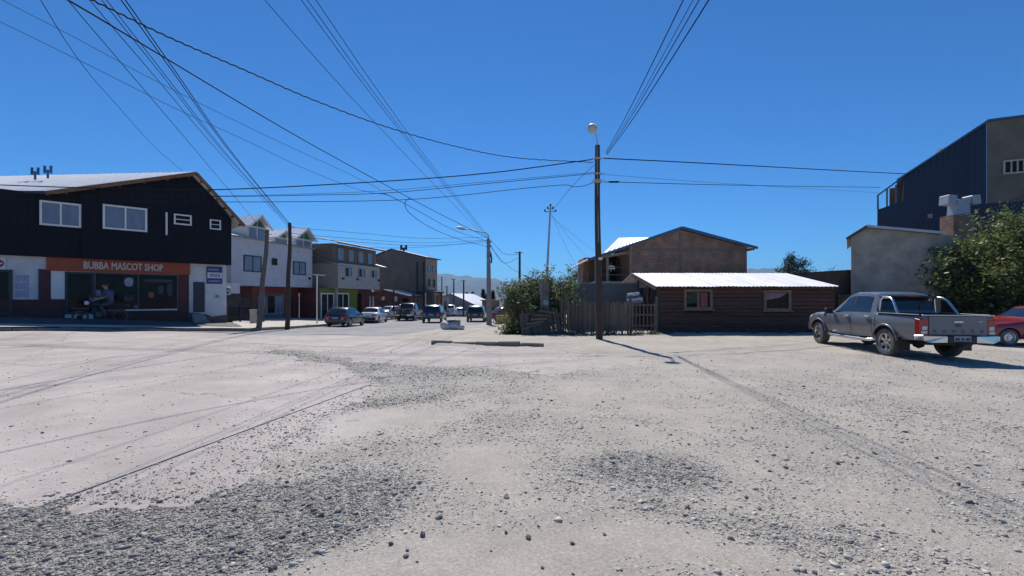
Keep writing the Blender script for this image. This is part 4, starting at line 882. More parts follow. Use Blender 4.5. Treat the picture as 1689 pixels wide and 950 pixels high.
# ---------------------------------------------------------------- brick gabled house behind
m_brick = brickmat('house_brick', (.235, .128, .095), (.33, .185, .135), (.15, .12, .10), .30, .10, msize=.016)
bh_ = thing('brick_house', 'two storey brick house with blue edged gable behind the cabin', 'building', (11.8, 30, 0))
BF = Fac(1040, 30, 1232, 30); zl, zrr, za = BF.z(1040, 406.5), BF.z(1232, 408), BF.z(1122, 379)
mb = MB(); mb.prism([BF.P(0, -.2), BF.P(BF.L, -.2), BF.P(BF.L, zrr), BF.P(BF.u(1122), za), BF.P(0, zl)], V(0, 8, 0)); mb.build('wall', m_brick, bh_)
part(BF, 'concrete_column', mat('column_mortar', (.15, .115, .10), .9, var=.2), bh_, (BF.u(1120.5), BF.u(1125), 0, za - .15), 0, .03)
part(BF, 'concrete_band', mat('column_mortar', (.15, .115, .10)), bh_, (0, BF.L, BF.z(1130, 413.5), BF.z(1130, 410)), 0, .025)
part(BF, 'corner_post', mat('corner_wood', (.22, .18, .14), .8), bh_, (-.06, .06, 0, zl), -.05, .05)
m_bluefascia = mat('blue_fascia', (.035, .085, .17), .5, var=.15)
apx = BF.P(BF.u(1122), za + .16, .35); rr2 = BF.P(BF.u(1245), BF.z(1245, 408.5), .35); ll2 = BF.P(BF.u(968), BF.z(968, 428), .35)
for q in (rr2, ll2):
    sheet(q + V(0, 0, 0), q + V(0, 8.6, 0), apx + V(0, 8.6, 0), apx, .25, .014).build('roof', m_roof_zinc, bh_)
    mb = MB(); mb.bar(q + V(0, -.02, -.06), apx + V(0, -.02, -.06), .04, .17); mb.build('fascia', m_bluefascia, bh_)
for px in (1236, 1240): mb = MB(); p = BF.P(BF.u(px), BF.z(px, 411.5), .3); mb.bar(p, p + V(0, 6, 0), .09, .12); mb.build('rafter', m_brownwood, bh_)
# rear wing with roof facing the viewer, balcony on the left
wx0, wx1 = xat(992, 34.3), 11.6; sheet((wx0, 34.2, EYE + 73 * 34.2 / F), (wx1, 34.2, EYE + 73 * 34.2 / F), (wx1, 38.3, EYE + 99 * 38.3 / F), (xat(1020, 38.3), 38.3, EYE + 99 * 38.3 / F), .3, .016).build('wing_roof', m_roof_zinc, bh_)
mb = MB(); mb.prism([(5.3, 34.9, -.2), (8, 34.9, -.2), (8, 34.9, 4.8), (5.6, 34.9, 4.8)], V(0, 3, 0)); mb.build('wing_wall', m_brick, bh_)
bx0 = xat(981, 30.2); zfl_ = BF.z(1010, 464)
mb = MB(); mb.box(((bx0 + 7.95) / 2, 31.6, zfl_ - .08), (7.95 - bx0, 2.9, .16)); mb.build('balcony_floor', m_conc, bh_)
mb = MB(); mb.box(((bx0 + 7.95) / 2, 31.9, zfl_ / 2 - .2), (7.95 - bx0 - .3, 2.2, zfl_)); mb.build('lower_wall', m_brick, bh_)
for px in (983, 1002): mb = MB(); xx = xat(px, 30.2); mb.box((xx, 30.25, (zfl_ + 4.35) / 2), (.13, .13, 4.35 - zfl_)); mb.build('balcony_post', mat('corner_wood', (.22, .18, .14)), bh_)
mb = MB(); mb.box(((bx0 + 7.95) / 2, 32.9, (zfl_ + 4.6) / 2), (7.95 - bx0, .15, 4.6 - zfl_)); mb.build('balcony_wall', mat('balcony_brown', (.075, .05, .04), .9, var=.3), bh_)
mb = MB(); mb.bar((bx0, 30.22, 4.33), (8, 30.22, 4.75), .08, .16); mb.build('balcony_beam', mat('corner_wood', (.22, .18, .14)), bh_)
for z_ in (.45, .95): mb = MB(); mb.bar((bx0, 30.24, zfl_ + z_), (7.95, 30.24, zfl_ + z_ - (.0)), .04, .05); mb.build('balcony_rail', m_wood_old, bh_)
bw = Fac(1003, 32.8, 1030, 32.8); fwindow(bw, bh_, (bw.u(1003), bw.u(1018), zfl_ + .05, zfl_ + 2.0), 0.0, m_frame_dark, m_glass, 1, 1, .1, .06, 'balcony_door')
ct = thing('hanging_shirt', 'pale shirt hung on the balcony of the brick house', 'shirt', tuple(at(1008, 452, 31)))
mb = MB(); p = at(1008, 441, 31); mb.prism([p + V(-.28, 0, .06), p + V(-.1, 0, .14), p + V(.1, 0, .14), p + V(.28, 0, .06), p + V(.24, 0, -.2), p + V(.16, 0, -.12), p + V(.04, 0, -.1), p + V(0, 0, -.3), p + V(-.04, 0, -.1), p + V(-.16, 0, -.12), p + V(-.24, 0, -.2)], V(0, .05, 0)); mb.build('cloth', m_swhite, ct)
mb = MB(); mb.tube([p + V(-.02, .02, .14), p + V(0, .02, .34)], .01, 5); mb.build('hook', m_steel, ct)
gw = thing('grey_yard_wall', 'plain grey concrete yard wall behind the picket fence', 'wall', (4.6, 24.2, 0))
GW = Fac(936, 24.0, 1052, 24.2); zt = GW.z(990, 468)
part(GW, 'wall', mat('grey_render', (.16, .15, .145), .9, var=.2, scale=1.2, bump=.004), gw, (0, GW.L, -.2, zt), -.2, 0); part(GW, 'coping', m_conc, gw, (-.05, GW.L, zt, zt + .06), -.24, .05)
dw = thing('dark_shed_wall', 'dark plastered shed between the cabin and the grey house', 'building', (16, 25.6, 0))
DW = Fac(1284, 25.5, 1409, 25.5)
mb = MB(); mb.prism([DW.P(0, -.2), DW.P(DW.L, -.2), DW.P(DW.L, DW.z(1394, 445.5)), DW.P(0, DW.z(1284, 453))], V(0, 4, 0)); mb.build('wall', mat('dark_plaster', (.085, .075, .07), .9, var=.35, scale=1.2, bump=.006), dw)
a, b = DW.P(-.1, DW.z(1284, 452), .15), DW.P(DW.L + .1, DW.z(1394, 444.5), .15); sheet(a, b, b + V(0, 4.3, -.15), a + V(0, 4.3, -.15), .3, .012).build('roof', m_pole, dw)
part(DW, 'gate_leaf', m_pole, dw, (DW.L - .95, DW.L - .1, -.1, 1.9), 0, .05)
# ---------------------------------------------------------------- rough grey house, chimney
GH = Fac(1404, 24, 1560, 21.8)
gh = thing('grey_house', 'rough grey plastered house with tin roof and brick chimney', 'building', tuple(GH.P(3, 0)))
m_rough = mat('rough_grey_plaster', (.35, .31, .26), .95, var=.30, scale=1.6, bump=.02, bscale=9); m_rough2 = mat('rough_grey_plaster_pale', (.43, .39, .34), .95, var=.2, scale=1.6, bump=.02, bscale=9)
uc = GH.u(1540)
mb = MB(); mb.prism([GH.P(0, -.2), GH.P(uc, -.2), GH.P(uc, GH.z(1540, 386)), GH.P(GH.u(1430), GH.z(1430, 376)), GH.P(0, GH.z(1404, 392))], -GH.n * 6.5); mb.build('wall', m_rough, gh)
mb = MB(); q = GH.P(uc, 0); dv = (GH.d * .72 - GH.n * .7).normalized(); e = q + dv * 1.6; mb.prism([q + V(0, 0, -.2), e + V(0, 0, -.2), e + V(0, 0, GH.z(1540, 387)), q + V(0, 0, GH.z(1540, 387))], -GH.n * 4); mb.build('side_wall', m_rough2, gh)
ap = GH.pp(1430, 372.5, .3); lo = GH.pp(1396, 393.5, .3); rt = GH.pp(1557, 383.5, .3)
for q in (lo, rt):
    sheet(q, q - GH.n * 7, ap - GH.n * 7 + V(0, 0, .25), ap, .28, .014).build('roof', m_roof_white if q is rt else m_roof_zinc, gh)
    mb = MB(); mb.bar(q + V(0, 0, -.05), ap + V(0, 0, -.05), .05, .13); mb.build('barge_board', m_steel_dull if q is rt else m_wood_old, gh)
# sliver of sunlit roof above: slope towards viewer
sheet(ap + V(.1, .25, .03), rt + V(.0, .1, .03), rt - GH.n * 3 + V(0, 0, .30), ap - GH.n * 3 + V(1.2, 0, .24), .28, .012).build('upper_roof', m_roof_white, gh)
cb0 = at(1578, 384, 25.4); ch = MB(); ch.box((cb0.x, cb0.y, cb0.z + .1), (1.15, .8, 1.7)); chm = ch.build('chimney', brickmat('chimney_brick', (.22, .11, .075), (.27, .14, .10), (.2, .17, .15), .24, .08), gh)
m_cowl = mat('cowl_sheet', (.25, .28, .33), .5, .2, var=.1); c0 = at(1581, 358, 25.4); mb = MB()
mb.prism([c0 + V(-.42, -.3, 0), c0 + V(.42, -.3, 0), c0 + V(.33, -.3, .95), c0 + V(-.33, -.3, .95)], V(0, .6, 0)); mb.prism([c0 + V(-.5, -.25, .72), c0 + V(.55, -.25, .72), c0 + V(.55, -.25, .98), c0 + V(-.5, -.25, .98)], V(0, .5, 0)); mb.build('cowl_body', m_cowl, chm, bevel=.02)
for sx, t in ((-.62, .1), (.72, -.1)):
    mb = MB(); mb.box((c0.x + sx, c0.y - .02, c0.z + .93), (.48, .62, .52), Matrix.Rotation(t, 3, 'Y')); mb.build('cowl_hood', m_cowl, chm, bevel=.03)
lf = thing('dark_board_fence', 'low dark board fence at the foot of the grey house', 'fence', tuple(at(1460, 520, 22.4)))
LF = Fac(1383, 22.4, 1640, 22.0)
for k in range(28):
    u_ = LF.L * k / 28; h_ = LF.z(1450, 485.5) + rng.normal(0, .015); part(LF, 'board', m_pole, lf, (u_, u_ + LF.L / 28 - .015, -.1, h_ - .08), 0, .025)
part(LF, 'top_rail', m_pole, lf, (0, LF.L, LF.z(1450, 485.5) - .09, LF.z(1450, 485.5)), -.03, .04)
# ---------------------------------------------------------------- big blue corrugated building
BB = Fac(1447, 31.0, 1627, 27.7)
big = thing('blue_warehouse', 'tall navy blue corrugated building with sloping roof and corner balcony', 'building', tuple(BB.P(3, 0)))
m_navy = mat('navy_corrugated', (.006, .015, .044), .5, .1, var=.18, scale=1.2, stretch=(1, 1, .15))
zt = BB.z(1627, 201); zs = BB.z(1484, 298)
def vcorr(fc, mb, top, u0, u1, z0, n0, pitch=.28, amp=.03):
    n = max(1, int((u1 - u0) / pitch)); pr = [(0, 0), (.35, 0), (.5, 1), (.85, 1)]
    r0, r1 = [], []
    for k in range(n):
        for (t, a_) in pr:
            u_ = u0 + (k + t) * (u1 - u0) / n; r0.append(fc.P(u_, z0, n0 + amp * a_)); r1.append(fc.P(u_, top(u_), n0 + amp * a_))
    r0.append(fc.P(u1, z0, n0)); r1.append(fc.P(u1, top(u1), n0)); mb.grid([r0, r1])
ua, ub, uc_ = BB.u(1447), BB.u(1491), BB.L
zlow = BB.z(1447, 346); zb1 = BB.z(1490, 331)
topf = lambda u_: (zlow + (zb1 - zlow) * (u_ - ua) / (ub - ua)) if u_ < ub - 1e-4 else zs + (zt - zs) * (u_ - BB.u(1484)) / (uc_ - BB.u(1484))
mb = MB(); mb.prism([BB.P(ua, -.3), BB.P(uc_, -.3), BB.P(uc_, zt - .03), BB.P(ub, topf(ub + .001) - .03), BB.P(ub, zb1 - .02), BB.P(ua, zlow - .02)], -BB.n * 9); mb.build('core', m_navy, big)
mb = MB(); vcorr(BB, mb, topf, ua, ub, -.3, .01); vcorr(BB, mb, topf, ub + .001, uc_, -.3, .01); mb.build('corrugated_cladding', m_navy, big, normals=False)
mb = MB(); mb.bar(BB.P(ub - .35, topf(ub + .001) - .12, .12), BB.P(uc_ + .1, zt + .05, .12), .25, .09); mb.build('roof_edge', m_bluefascia, big)
sheet(BB.P(ub - .35, topf(ub + .001) - .08, .2), BB.P(ub - .35, topf(ub + .001) - .08, -9), BB.P(uc_ + .1, zt + .1, -9), BB.P(uc_ + .1, zt + .1, .2), .5, .02).build('roof', m_steel_dull, big)
# balcony frame
for px in (1448, 1463, 1478): part(BB, 'balcony_post', m_bluefascia, big, (BB.u(px) - .05, BB.u(px) + .05, topf(BB.u(px)), topf(BB.u(px)) + (.95 if px == 1448 else 1.25)), -.1, .02)
mb = MB(); mb.bar(BB.P(ua, zlow + .98, -.05), BB.P(ub, zb1 + 1.65, -.05), .08, .09); mb.build('balcony_rail', m_bluefascia, big)
mb = MB(); mb.bar(BB.P(ua + .04, zlow + .98, -.05), BB.P(ua + .04, zlow + .98, -3), .08, .09); mb.build('balcony_rail', m_bluefascia, big)
part(BB, 'balcony_post', m_bluefascia, big, (ua, ua + .1, zlow, zlow + .98), -3.1, -3.0)
part(BB, 'balcony_wall', m_brownwood, big, (ub - .7, ub, zb1, zb1 + 1.5), -3.2, -3.0)
part(BB, 'vent_plate', mat('vent_grey', (.20, .19, .17), .7), big, BB.rect(1530, 353, 1538, 360), .045, .08)
# right wing: concrete upper wall, corrugated below
BR = Fac(1627, 27.7, 1760, 26.2); zg0 = BR.z(1650, 334)
mb = MB(); mb.prism([BR.P(0.01, zg0), BR.P(BR.L, zg0), BR.P(BR.L, zt), BR.P(0.01, zt)], Vector((BR.A.x, BR.A.y, 0)).normalized() * 5); mb.build('upper_wall', mat('raw_concrete_wall', (.125, .11, .088), .9, var=.25, scale=.8, bump=.005), big)
mb = MB(); mb.prism([BR.P(0.01, -.3, -.03), BR.P(BR.L, -.3, -.03), BR.P(BR.L, zg0, -.03), BR.P(0.01, zg0, -.03)], Vector((BR.A.x, BR.A.y, 0)).normalized() * 5); vcorr(BR, mb, lambda u_: zg0 - .01, 0.01, BR.L, -.3, 0); mb.build('lower_cladding', m_navy, big, normals=False)
mb = MB(); mb.bar(BR.P(0, zt + .05, .05), BR.P(BR.L, zt + .05, .05), .3, .1); mb.build('roof_edge', m_bluefascia, big)
fwindow(BR, big, BR.rect(1654, 263, 1702, 286), 0, mat('pale_frame2', (.36, .33, .28), .7), m_glass, 4, 1, .09, .07)
mb = MB(); p = BB.P(uc_ * .62, topf(uc_ * .62) + .1, -.6); mb.box(p, (.3, .3, .5)); mb.build('roof_vent', m_steel_dull, big)
# ================================================================ VEHICLES (local frame: +Y forward, X right, origin on the ground)
def paint(name, c, rough=.3, metal=.2, dust=.025):
    m = mat(name, c, rough, metal, var=.10, scale=2.5, coat=.6, col2=tuple(min(1, x * (1 - dust) + .35 * dust) for x in c)); return m
m_cglass = mat('car_glass', (.012, .016, .02), .03, var=.2, spec=.8)
m_red_l = mat('tail_lamp_red', (.35, .012, .012), .2, var=.15, scale=20, coat=.5); m_clear_l = mat('lamp_clear', (.62, .60, .58), .15, var=.12, scale=25, coat=.5)
m_amber = mat('lamp_amber', (.5, .16, .02), .25)
m_plate = mat('licence_plate', (.30, .31, .34), .5, var=.3, scale=20); m_liner = mat('wheel_arch_liner', (.01, .01, .01), .9, var=.2)
m_seam = mat('panel_gap', (.008, .008, .009), .7, var=.1)
class Shell:
    def __init__(s, L, belt, roof, hw, rhw, bot, rnd=.05):
        s.L = L; s.t = dict(belt=belt, roof=roof, hw=hw, rhw=rhw, bot=bot)
        ys = set()
        for k in s.t.values():
            for y, _ in k: ys.add(round(y, 4))
        for y in np.arange(-L / 2, L / 2, .16): ys.add(round(float(y), 4))
        ys = sorted(ys); s.ys = [ys[0]]
        for y in ys[1:]:
            if y - s.ys[-1] > .012: s.ys.append(y)
    def g(s, k, y): a = s.t[k]; return float(np.interp(y, [p[0] for p in a], [p[1] for p in a]))
    def sec(s, y):
        b, bl, r, w, rw = s.g('bot', y), s.g('belt', y), s.g('roof', y), s.g('hw', y), s.g('rhw', y)
        r = max(r, bl + .015); md = b + (bl - b) * .55
        p = [(0, b), (w * .90, b), (w * .975, b + (bl - b) * .16), (w, md), (w * .99, bl - .07 * min(1, (bl - b) / .5)), (w * .955, bl)]
        hi = min(.05, (r - bl) * .35); q7 = (min(rw, w * .95), r - hi); q6 = (w * .955 * .5 + q7[0] * .5 + .012 * min(1, (r - bl) / .3), bl * .5 + q7[1] * .5)
        return p + [q6, q7, (q7[0] * .86, r - hi * .22), (0, r)]
    def S(s, y, k):
        q = s.sec(y); i = min(int(k), 8); t = k - i; return Vector((q[i][0] * (1 - t) + q[i + 1][0] * t, y, q[i][1] * (1 - t) + q[i + 1][1] * t))
    def body(s):
        mb = MB(); n = 10; rings = []
        for y in s.ys:
            q = s.sec(y); ring = [(x, y, z) for x, z in q] + [(-x, y, z) for x, z in q[-2:0:-1]]; rings.append(ring)
        m = len(rings[0]); vs = [p for r in rings for p in r]
        fs = [(i * m + k, (i + 1) * m + k, (i + 1) * m + (k + 1) % m, i * m + (k + 1) % m) for i in range(len(rings) - 1) for k in range(m)]
        fs += [tuple(range(m)), tuple(range((len(rings) - 1) * m, len(rings) * m))[::-1]]
        return mb.add(vs, fs)
    def patch(s, c, nu=6, nv=5, off=.006, side=1, th=0.0):
        """c = four (y,k) corners; patch lying on the shell, moved outwards by off"""
        P = []
        for i in range(nu + 1):
            row = []
            for j in range(nv + 1):
                a, b = i / nu, j / nv
                y = (c[0][0] * (1 - a) + c[1][0] * a) * (1 - b) + (c[3][0] * (1 - a) + c[2][0] * a) * b; k = (c[0][1] * (1 - a) + c[1][1] * a) * (1 - b) + (c[3][1] * (1 - a) + c[2][1] * a) * b
                e = .01; p = s.S(y, k); du = s.S(y + e, k) - s.S(y - e, k); dv = s.S(y, min(9, k + .02)) - s.S(y, max(0, k - .02)); n = dv.cross(du)
                if n.length < 1e-9: n = Vector((1, 0, 0))
                n.normalize()
                if n.dot(p - Vector((0, p.y, .7))) < 0: n = -n
                p = p + n * off; row.append(Vector((p.x * side, p.y, p.z)))
            P.append(row)
        return P
    def patch2(s, c, **kw):   # symmetric strip over the top: both halves
        a = s.patch(c, **kw); kw['side'] = -1; b = s.patch(c, **kw); return a, b
def boolean_cut(o, cutter):
    m = o.modifiers.new('cut', 'BOOLEAN'); m.object = cutter; m.operation = 'DIFFERENCE'; m.solver = 'EXACT'
    dg = bpy.context.evaluated_depsgraph_get(); me = bpy.data.meshes.new_from_object(o.evaluated_get(dg)); o.modifiers.clear(); old = o.data; o.data = me
    bpy.data.meshes.remove(old); bpy.data.objects.remove(cutter); me.shade_smooth(); me.set_sharp_from_angle(angle=R(38))
WHEELS = {}
def wheel(par, x, y, r, w, spokes=6, m_rim=None, turn=0, steel=False):
    sgn = 1 if x > 0 else -1; m_rim = m_rim or m_alloy
    key = (round(r, 3), round(w, 3), spokes, m_rim.name, steel)
    if key not in WHEELS:
        rr = r * .64; Mx = Matrix.Rotation(R(90), 4, 'Y')
        t = MB(); t.lathe([(rr, -w * .42), (r * .80, -w * .5), (r * .95, -w * .46), (r, -w * .34), (r, 0), (r, w * .34), (r * .95, w * .46), (r * .80, w * .5), (rr, w * .42), (rr * .96, 0), (rr, -w * .42)], 36, Mx)
        for k in range(36):
            a = 2 * math.pi * k / 36; t.box((w * .0, r * math.cos(a), r * math.sin(a)), (w * .66, r * .09, .016), Matrix.Rotation(a - math.pi / 2, 3, 'X'))
        tm = t.build('tyre', m_tyre, camo, smooth=35); me_t = tm.data; bpy.data.objects.remove(tm)
        q = MB(); q.lathe([(rr * 1.0, w * .40), (rr * .99, w * .44), (rr * .92, w * .42), (rr * .88, w * .16)], 36, Mx, 0); q.lathe([(0.0, w * .05), (rr * .9, w * .05)], 24, Mx, 1)
        if steel: q.lathe([(0, w * .30), (rr * .25, w * .30), (rr * .35, w * .20), (rr * .62, w * .24), (rr * .9, w * .14)], 24, Mx, 0)
        else:
            q.lathe([(0, w * .34), (rr * .18, w * .33), (rr * .25, w * .25), (rr * .25, w * .06)], 18, Mx, 0)
            for k in range(spokes):
                a = 2 * math.pi * (k + .5) / spokes; c, s_ = math.cos(a), math.sin(a); tx = Vector((0, -s_, c))
                p0 = Vector((w * .26, c * rr * .2, s_ * rr * .2)); p1 = Vector((w * .32, c * rr * .91, s_ * rr * .91)); h0, h1 = rr * .14, rr * .20
                q.prism([p0 + tx * h0, p0 - tx * h0, p1 - tx * h1, p1 + tx * h1], (-w * .12, 0, 0), 0)
        ro = q.build('rim', [m_rim, m_liner], camo, smooth=35); me_r = ro.data; bpy.data.objects.remove(ro); WHEELS[key] = (me_t, me_r)
    me_t, me_r = WHEELS[key]
    o = bpy.data.objects.new('wheel', me_t); COL.objects.link(o); o.parent = par; o.location = (x, y, r); o.rotation_euler = (0, 0, (0 if sgn > 0 else math.pi) + turn)
    q = bpy.data.objects.new('rim', me_r); COL.objects.link(q); q.parent = o
    return o
def grids(name, m, par, Ps, smooth=60, normals=True):
    mb = MB()
    for P in Ps: mb.grid(P)
    return mb.build(name, m, par, smooth=smooth, normals=False)
def stand(root, x, y, head, z=None, wb=2.6):
    """put a vehicle on the ground with the slope of the street"""
    fx, fy = -math.sin(head), math.cos(head)
    z1 = gz(x + fx * wb / 2, y + fy * wb / 2); z0 = gz(x - fx * wb / 2, y - fy * wb / 2); rx, ry = math.cos(head), math.sin(head)
    zr = gz(x + rx * .8, y + ry * .8); zl_ = gz(x - rx * .8, y - ry * .8)
    root.location = (x, y, (z0 + z1) / 2 + (z or .01)); root.rotation_euler = (math.atan2(z1 - z0, wb), -math.atan2(zr - zl_, 1.6), head)
def car(name, label, kind, body_m, x, y, head, group=None, L=4.2, Wd=1.70, Ht=1.45, wr=.31, rim=None, lamps='red', steel=False, bumper=None, cat='car', rear_text=None, spokes=6, ground=.01):
    t = thing(name, label, cat, (0, 0, 0), 0, group, local=True); h = L / 2; w = Wd / 2
    bz = .24 if kind in ('sedan', 'hatch') else .34
    bl = Ht * .62
    if kind == 'hatch':
        roof = [(-h, bl * .92), (-h + .10, bl + .06), (-h + .55, Ht - .09), (-h + .85, Ht - .01), (-h + 1.6, Ht), (-h + 2.2, Ht - .05), (-h + 2.95, bl + .10), (-h + 3.1, bl + .05), (h - .5, bl - .06), (h - .12, bl - .16), (h, bl - .32)]
        rw = (-h + .12, -h + .60); wsd = (-h + 2.93, -h + 2.27); sy = (-h + .75, -h + 2.75)
    elif kind == 'sedan':
        roof = [(-h, bl * .92), (-h + .08, bl + .03), (-h + .62, bl + .06), (-h + 1.15, Ht - .06), (-h + 1.4, Ht - .01), (-h + 2.0, Ht), (-h + 2.4, Ht - .05), (-h + 3.05, bl + .09), (-h + 3.2, bl + .04), (h - .5, bl - .06), (h - .12, bl - .16), (h, bl - .32)]
        rw = (-h + .66, -h + 1.13); wsd = (-h + 3.03, -h + 2.47); sy = (-h + 1.15, -h + 2.85)
    else:
        roof = [(-h, bl * .95), (-h + .06, bl + .08), (-h + .36, Ht - .12), (-h + .55, Ht - .02), (-h + 1.5, Ht), (-h + 2.35, Ht - .06), (-h + 3.1, bl + .12), (-h + 3.25, bl + .07), (h - .5, bl - .04), (h - .12, bl - .14), (h, bl - .34)]
        rw = (-h + .09, -h + .37); wsd = (-h + 3.07, -h + 2.44); sy = (-h + .55, -h + 2.9)
    belt = [(-h, bl * .86), (-h + .06, bl - .02), (-h + .5, bl), (h - 1.3, bl - .04), (h - .5, bl - .12), (h - .1, bl - .24), (h, bl - .38)]
    hw = [(-h, w * .84), (-h + .07, w * .92), (-h + .4, w * .985), (0, w), (h - .8, w * .98), (h - .3, w * .9), (h - .08, w * .8), (h, w * .68)]
    y0, y1 = roof[2][0], wsd[0] + .02
    rhw = [(-h, w * .78), (rw[0] - .01, w * .86), (rw[1], w * .72), (0, w * .76), (wsd[1], w * .72), (wsd[0] + .03, w * .88), (h - .1, w * .72), (h, w * .55)]
    bot = [(-h, bz + .12), (-h + .12, bz + .02), (0, bz), (h - .2, bz + .02), (h, bz + .1)]
    sh = Shell(L, belt, roof, hw, rhw, bot)
    b = sh.body().build('body', [body_m, m_liner], t, smooth=38)
    fa, ra = h - .82, -h + .76; c = MB()
    for yy in (fa, ra):
        for s in (-1, 1):
            n = 26; c.prism([(s * (w - .30), yy + (wr + .055) * math.cos(2 * math.pi * k / n), wr + (wr + .055) * math.sin(2 * math.pi * k / n)) for k in range(n)], (s * .5, 0, 0), 1)
    cu = c.build('cutter', [body_m, m_liner]); boolean_cut(b, cu)
    for yy in (fa, ra):
        for s in (-1, 1): wheel(t, s * (w - .115), yy, wr, .19, spokes, rim, 0, steel)
    # glazing
    A, B = sh.patch2([(rw[0] + .03, 9), (rw[1] - .02, 9), (rw[1] - .02, 7.25), (rw[0] + .03, 7.05)], nu=4, nv=5); grids('rear_window', m_cglass, t, (A, B))
    A, B = sh.patch2([(wsd[0] - .05, 9), (wsd[1] + .02, 9), (wsd[1] + .02, 7.2), (wsd[0] - .05, 7.05)], nu=4, nv=5); grids('windshield', m_cglass, t, (A, B))
    mid = sy[0] + (sy[1] - sy[0]) * .46; off_ = .22 if kind != 'suv' else .12
    for s in (-1, 1):
        grids('side_window', m_cglass, t, (sh.patch([(sy[0], 5.2), (mid - .04, 5.2), (mid - .04, 6.75), (sy[0] + off_, 6.75)], side=s),)); grids('side_window', m_cglass, t, (sh.patch([(mid + .04, 5.2), (sy[1] - .05, 5.2), (sy[1] - .55, 6.75), (mid + .04, 6.75)], side=s),))
        mi = MB(); mp = sh.S(sy[1] - .12, 5.0); mi.box((s * (mp.x + .10), mp.y, mp.z + .08), (.18, .09, .13)); mi.build('mirror', body_m if kind == 'suv' else m_black, t, bevel=.03)
        hl = grids('headlight', m_clear_l, t, (sh.patch([(h - .02, 3.2), (h - .30, 3.4), (h - .30, 4.7), (h - .03, 4.6)], side=s),))
        for kk in (.72,):
            hd = MB(); hp = sh.S(mid - .12, 4.15); hd.box((s * (hp.x + .012), hp.y, hp.z), (.03, .14, .03)); hd.build('handle', body_m, t); hd = MB(); hp = sh.S(sy[1] - .95 if kind != 'x' else 0, 4.15)
    # rear face pieces
    zl0, zl1 = (bl * .60, bl * .88)
    for s in (-1, 1):
        lw_ = .26 if kind != 'suv' else .22; lm = MB()
        x0 = s * (w * .80 - lw_ / 2); lm.box((x0, -h - .0, (zl0 + zl1) / 2 + .02), (lw_, .05, zl1 - zl0)); o = lm.build('tail_light', m_red_l, t, bevel=.015)
        lm = MB(); lm.box((x0 - s * .02, -h - .02, zl0 + .06), (lw_ * .5, .03, .06)); lm.build('reverse_lamp', m_clear_l, o)
        grids('side_lamp', m_red_l, t, (sh.patch([(-h + .02, 3.2), (-h + .16, 3.2), (-h + .13, 4.75), (-h + .03, 4.75)], side=s),))
    bp = MB(); bm_ = bumper or body_m
    bp.prism([(-w * .90, -h + .05, bz + .06), (w * .90, -h + .05, bz + .06), (w * .84, -h - .07, bz + .08), (-w * .84, -h - .07, bz + .08)], (0, 0, .21)); bp.build('rear_bumper', bm_, t, bevel=.02)
    bp = MB(); bp.prism([(-w * .80, h - .10, bz + .08), (w * .80, h - .10, bz + .08), (w * .62, h + .04, bz + .1), (-w * .62, h + .04, bz + .1)], (0, 0, .18)); bp.build('front_bumper', bm_, t, bevel=.02)
    gp = MB(); gp.box((0, h - .02, bl - .42), (w * .9, .06, .10)); gp.build('grille', m_black, t, bevel=.01)
    pl = MB(); pz = bz + .17 if kind == 'suv' else bl * .70; pl.box((0, -h - (.075 if kind == 'suv' else .02), bl * .72), (.40, .02, .13)); pl.build('licence_plate', m_plate, t)
    if kind == 'suv':
        for s in (-1, 1): rr = MB(); rr.tube([(s * w * .70, -h + .7, Ht - .02), (s * w * .70, -h + .8, Ht + .03), (s * w * .70, -h + 2.1, Ht + .03), (s * w * .70, -h + 2.25, Ht - .03)], .018, 6); rr.build('roof_rail', m_black, t)
    ex = MB(); ex.tube([(.4, -h - .03, bz + .02), (.4, -h + .3, bz + .04)], .025, 8); ex.build('exhaust', m_steel_dull, t)
    stand(t, x, y, head, ground, L * .6); return t
p_dark = paint('dark_blue_paint', (.012, .015, .028)); p_white = paint('white_car_paint', (.66, .68, .70), .3, 0, .05); p_navy = paint('navy_car_paint', (.014, .020, .042)); p_black = paint('black_car_paint', (.012, .013, .017)); p_red = paint('red_car_paint', (.24, .008, .016), .3, .1, .03); p_silver = paint('silver_paint', (.40, .42, .44), .3, .5); p_grey = paint('graphite_paint', (.130, .138, .158), .40, .12, .08)
GRP = 'vehicles on the street running downhill'
car('hatchback_car', 'dark blue hatchback parked by the kerb, nearest of the street cars', 'hatch', p_dark, -12.6, 34.1, R(-1.5), GRP, 4.1, 1.72, 1.43, .30, None, bumper=p_dark)
car('sedan_car', 'white saloon with black bumper parked ahead of dark hatchback', 'sedan', p_white, -12.75, 41.6, R(-1), GRP, 4.0, 1.64, 1.42, .29, None, bumper=m_black, steel=True)
car('crossover_car', 'dark navy crossover driving away in the middle of the street', 'suv', p_navy, -7.15, 41.6, R(1), GRP, 4.4, 1.80, 1.60, .34)
car('white_suv_car', 'white off roader far down the street', 'suv', p_white, -8.8, 63.5, R(2), GRP, 4.3, 1.78, 1.68, .35)
car('silver_suv_car', 'silver dark windowed car farthest down the street', 'suv', p_silver, -8.7, 76, R(1), GRP, 4.3, 1.78, 1.66, .35)
car('black_suv_car', 'black crossover driving in the right lane beside the concrete pole', 'suv', p_black, -3.5, 45.2, R(-1), GRP, 4.3, 1.80, 1.60, .34)
car('red_hatchback_car', 'red car half hidden behind the bush and the concrete pole', 'hatch', p_red, .0, 43.6, R(-62), GRP, 4.0, 1.68, 1.45, .30)
car('white_workshop_car', 'white car standing at the brick workshop', 'hatch', p_white, xat(640, 50), 50.5, R(155), GRP, 4.0, 1.66, 1.46, .30)
car('red_sedan_car', 'bright red old saloon cut by the right picture edge', 'sedan', p_red, xat(1645, 16) + 1.45, 16.15, R(84), None, 4.55, 1.62, 1.40, .29, None, steel=True, bumper=m_black, ground=.035)

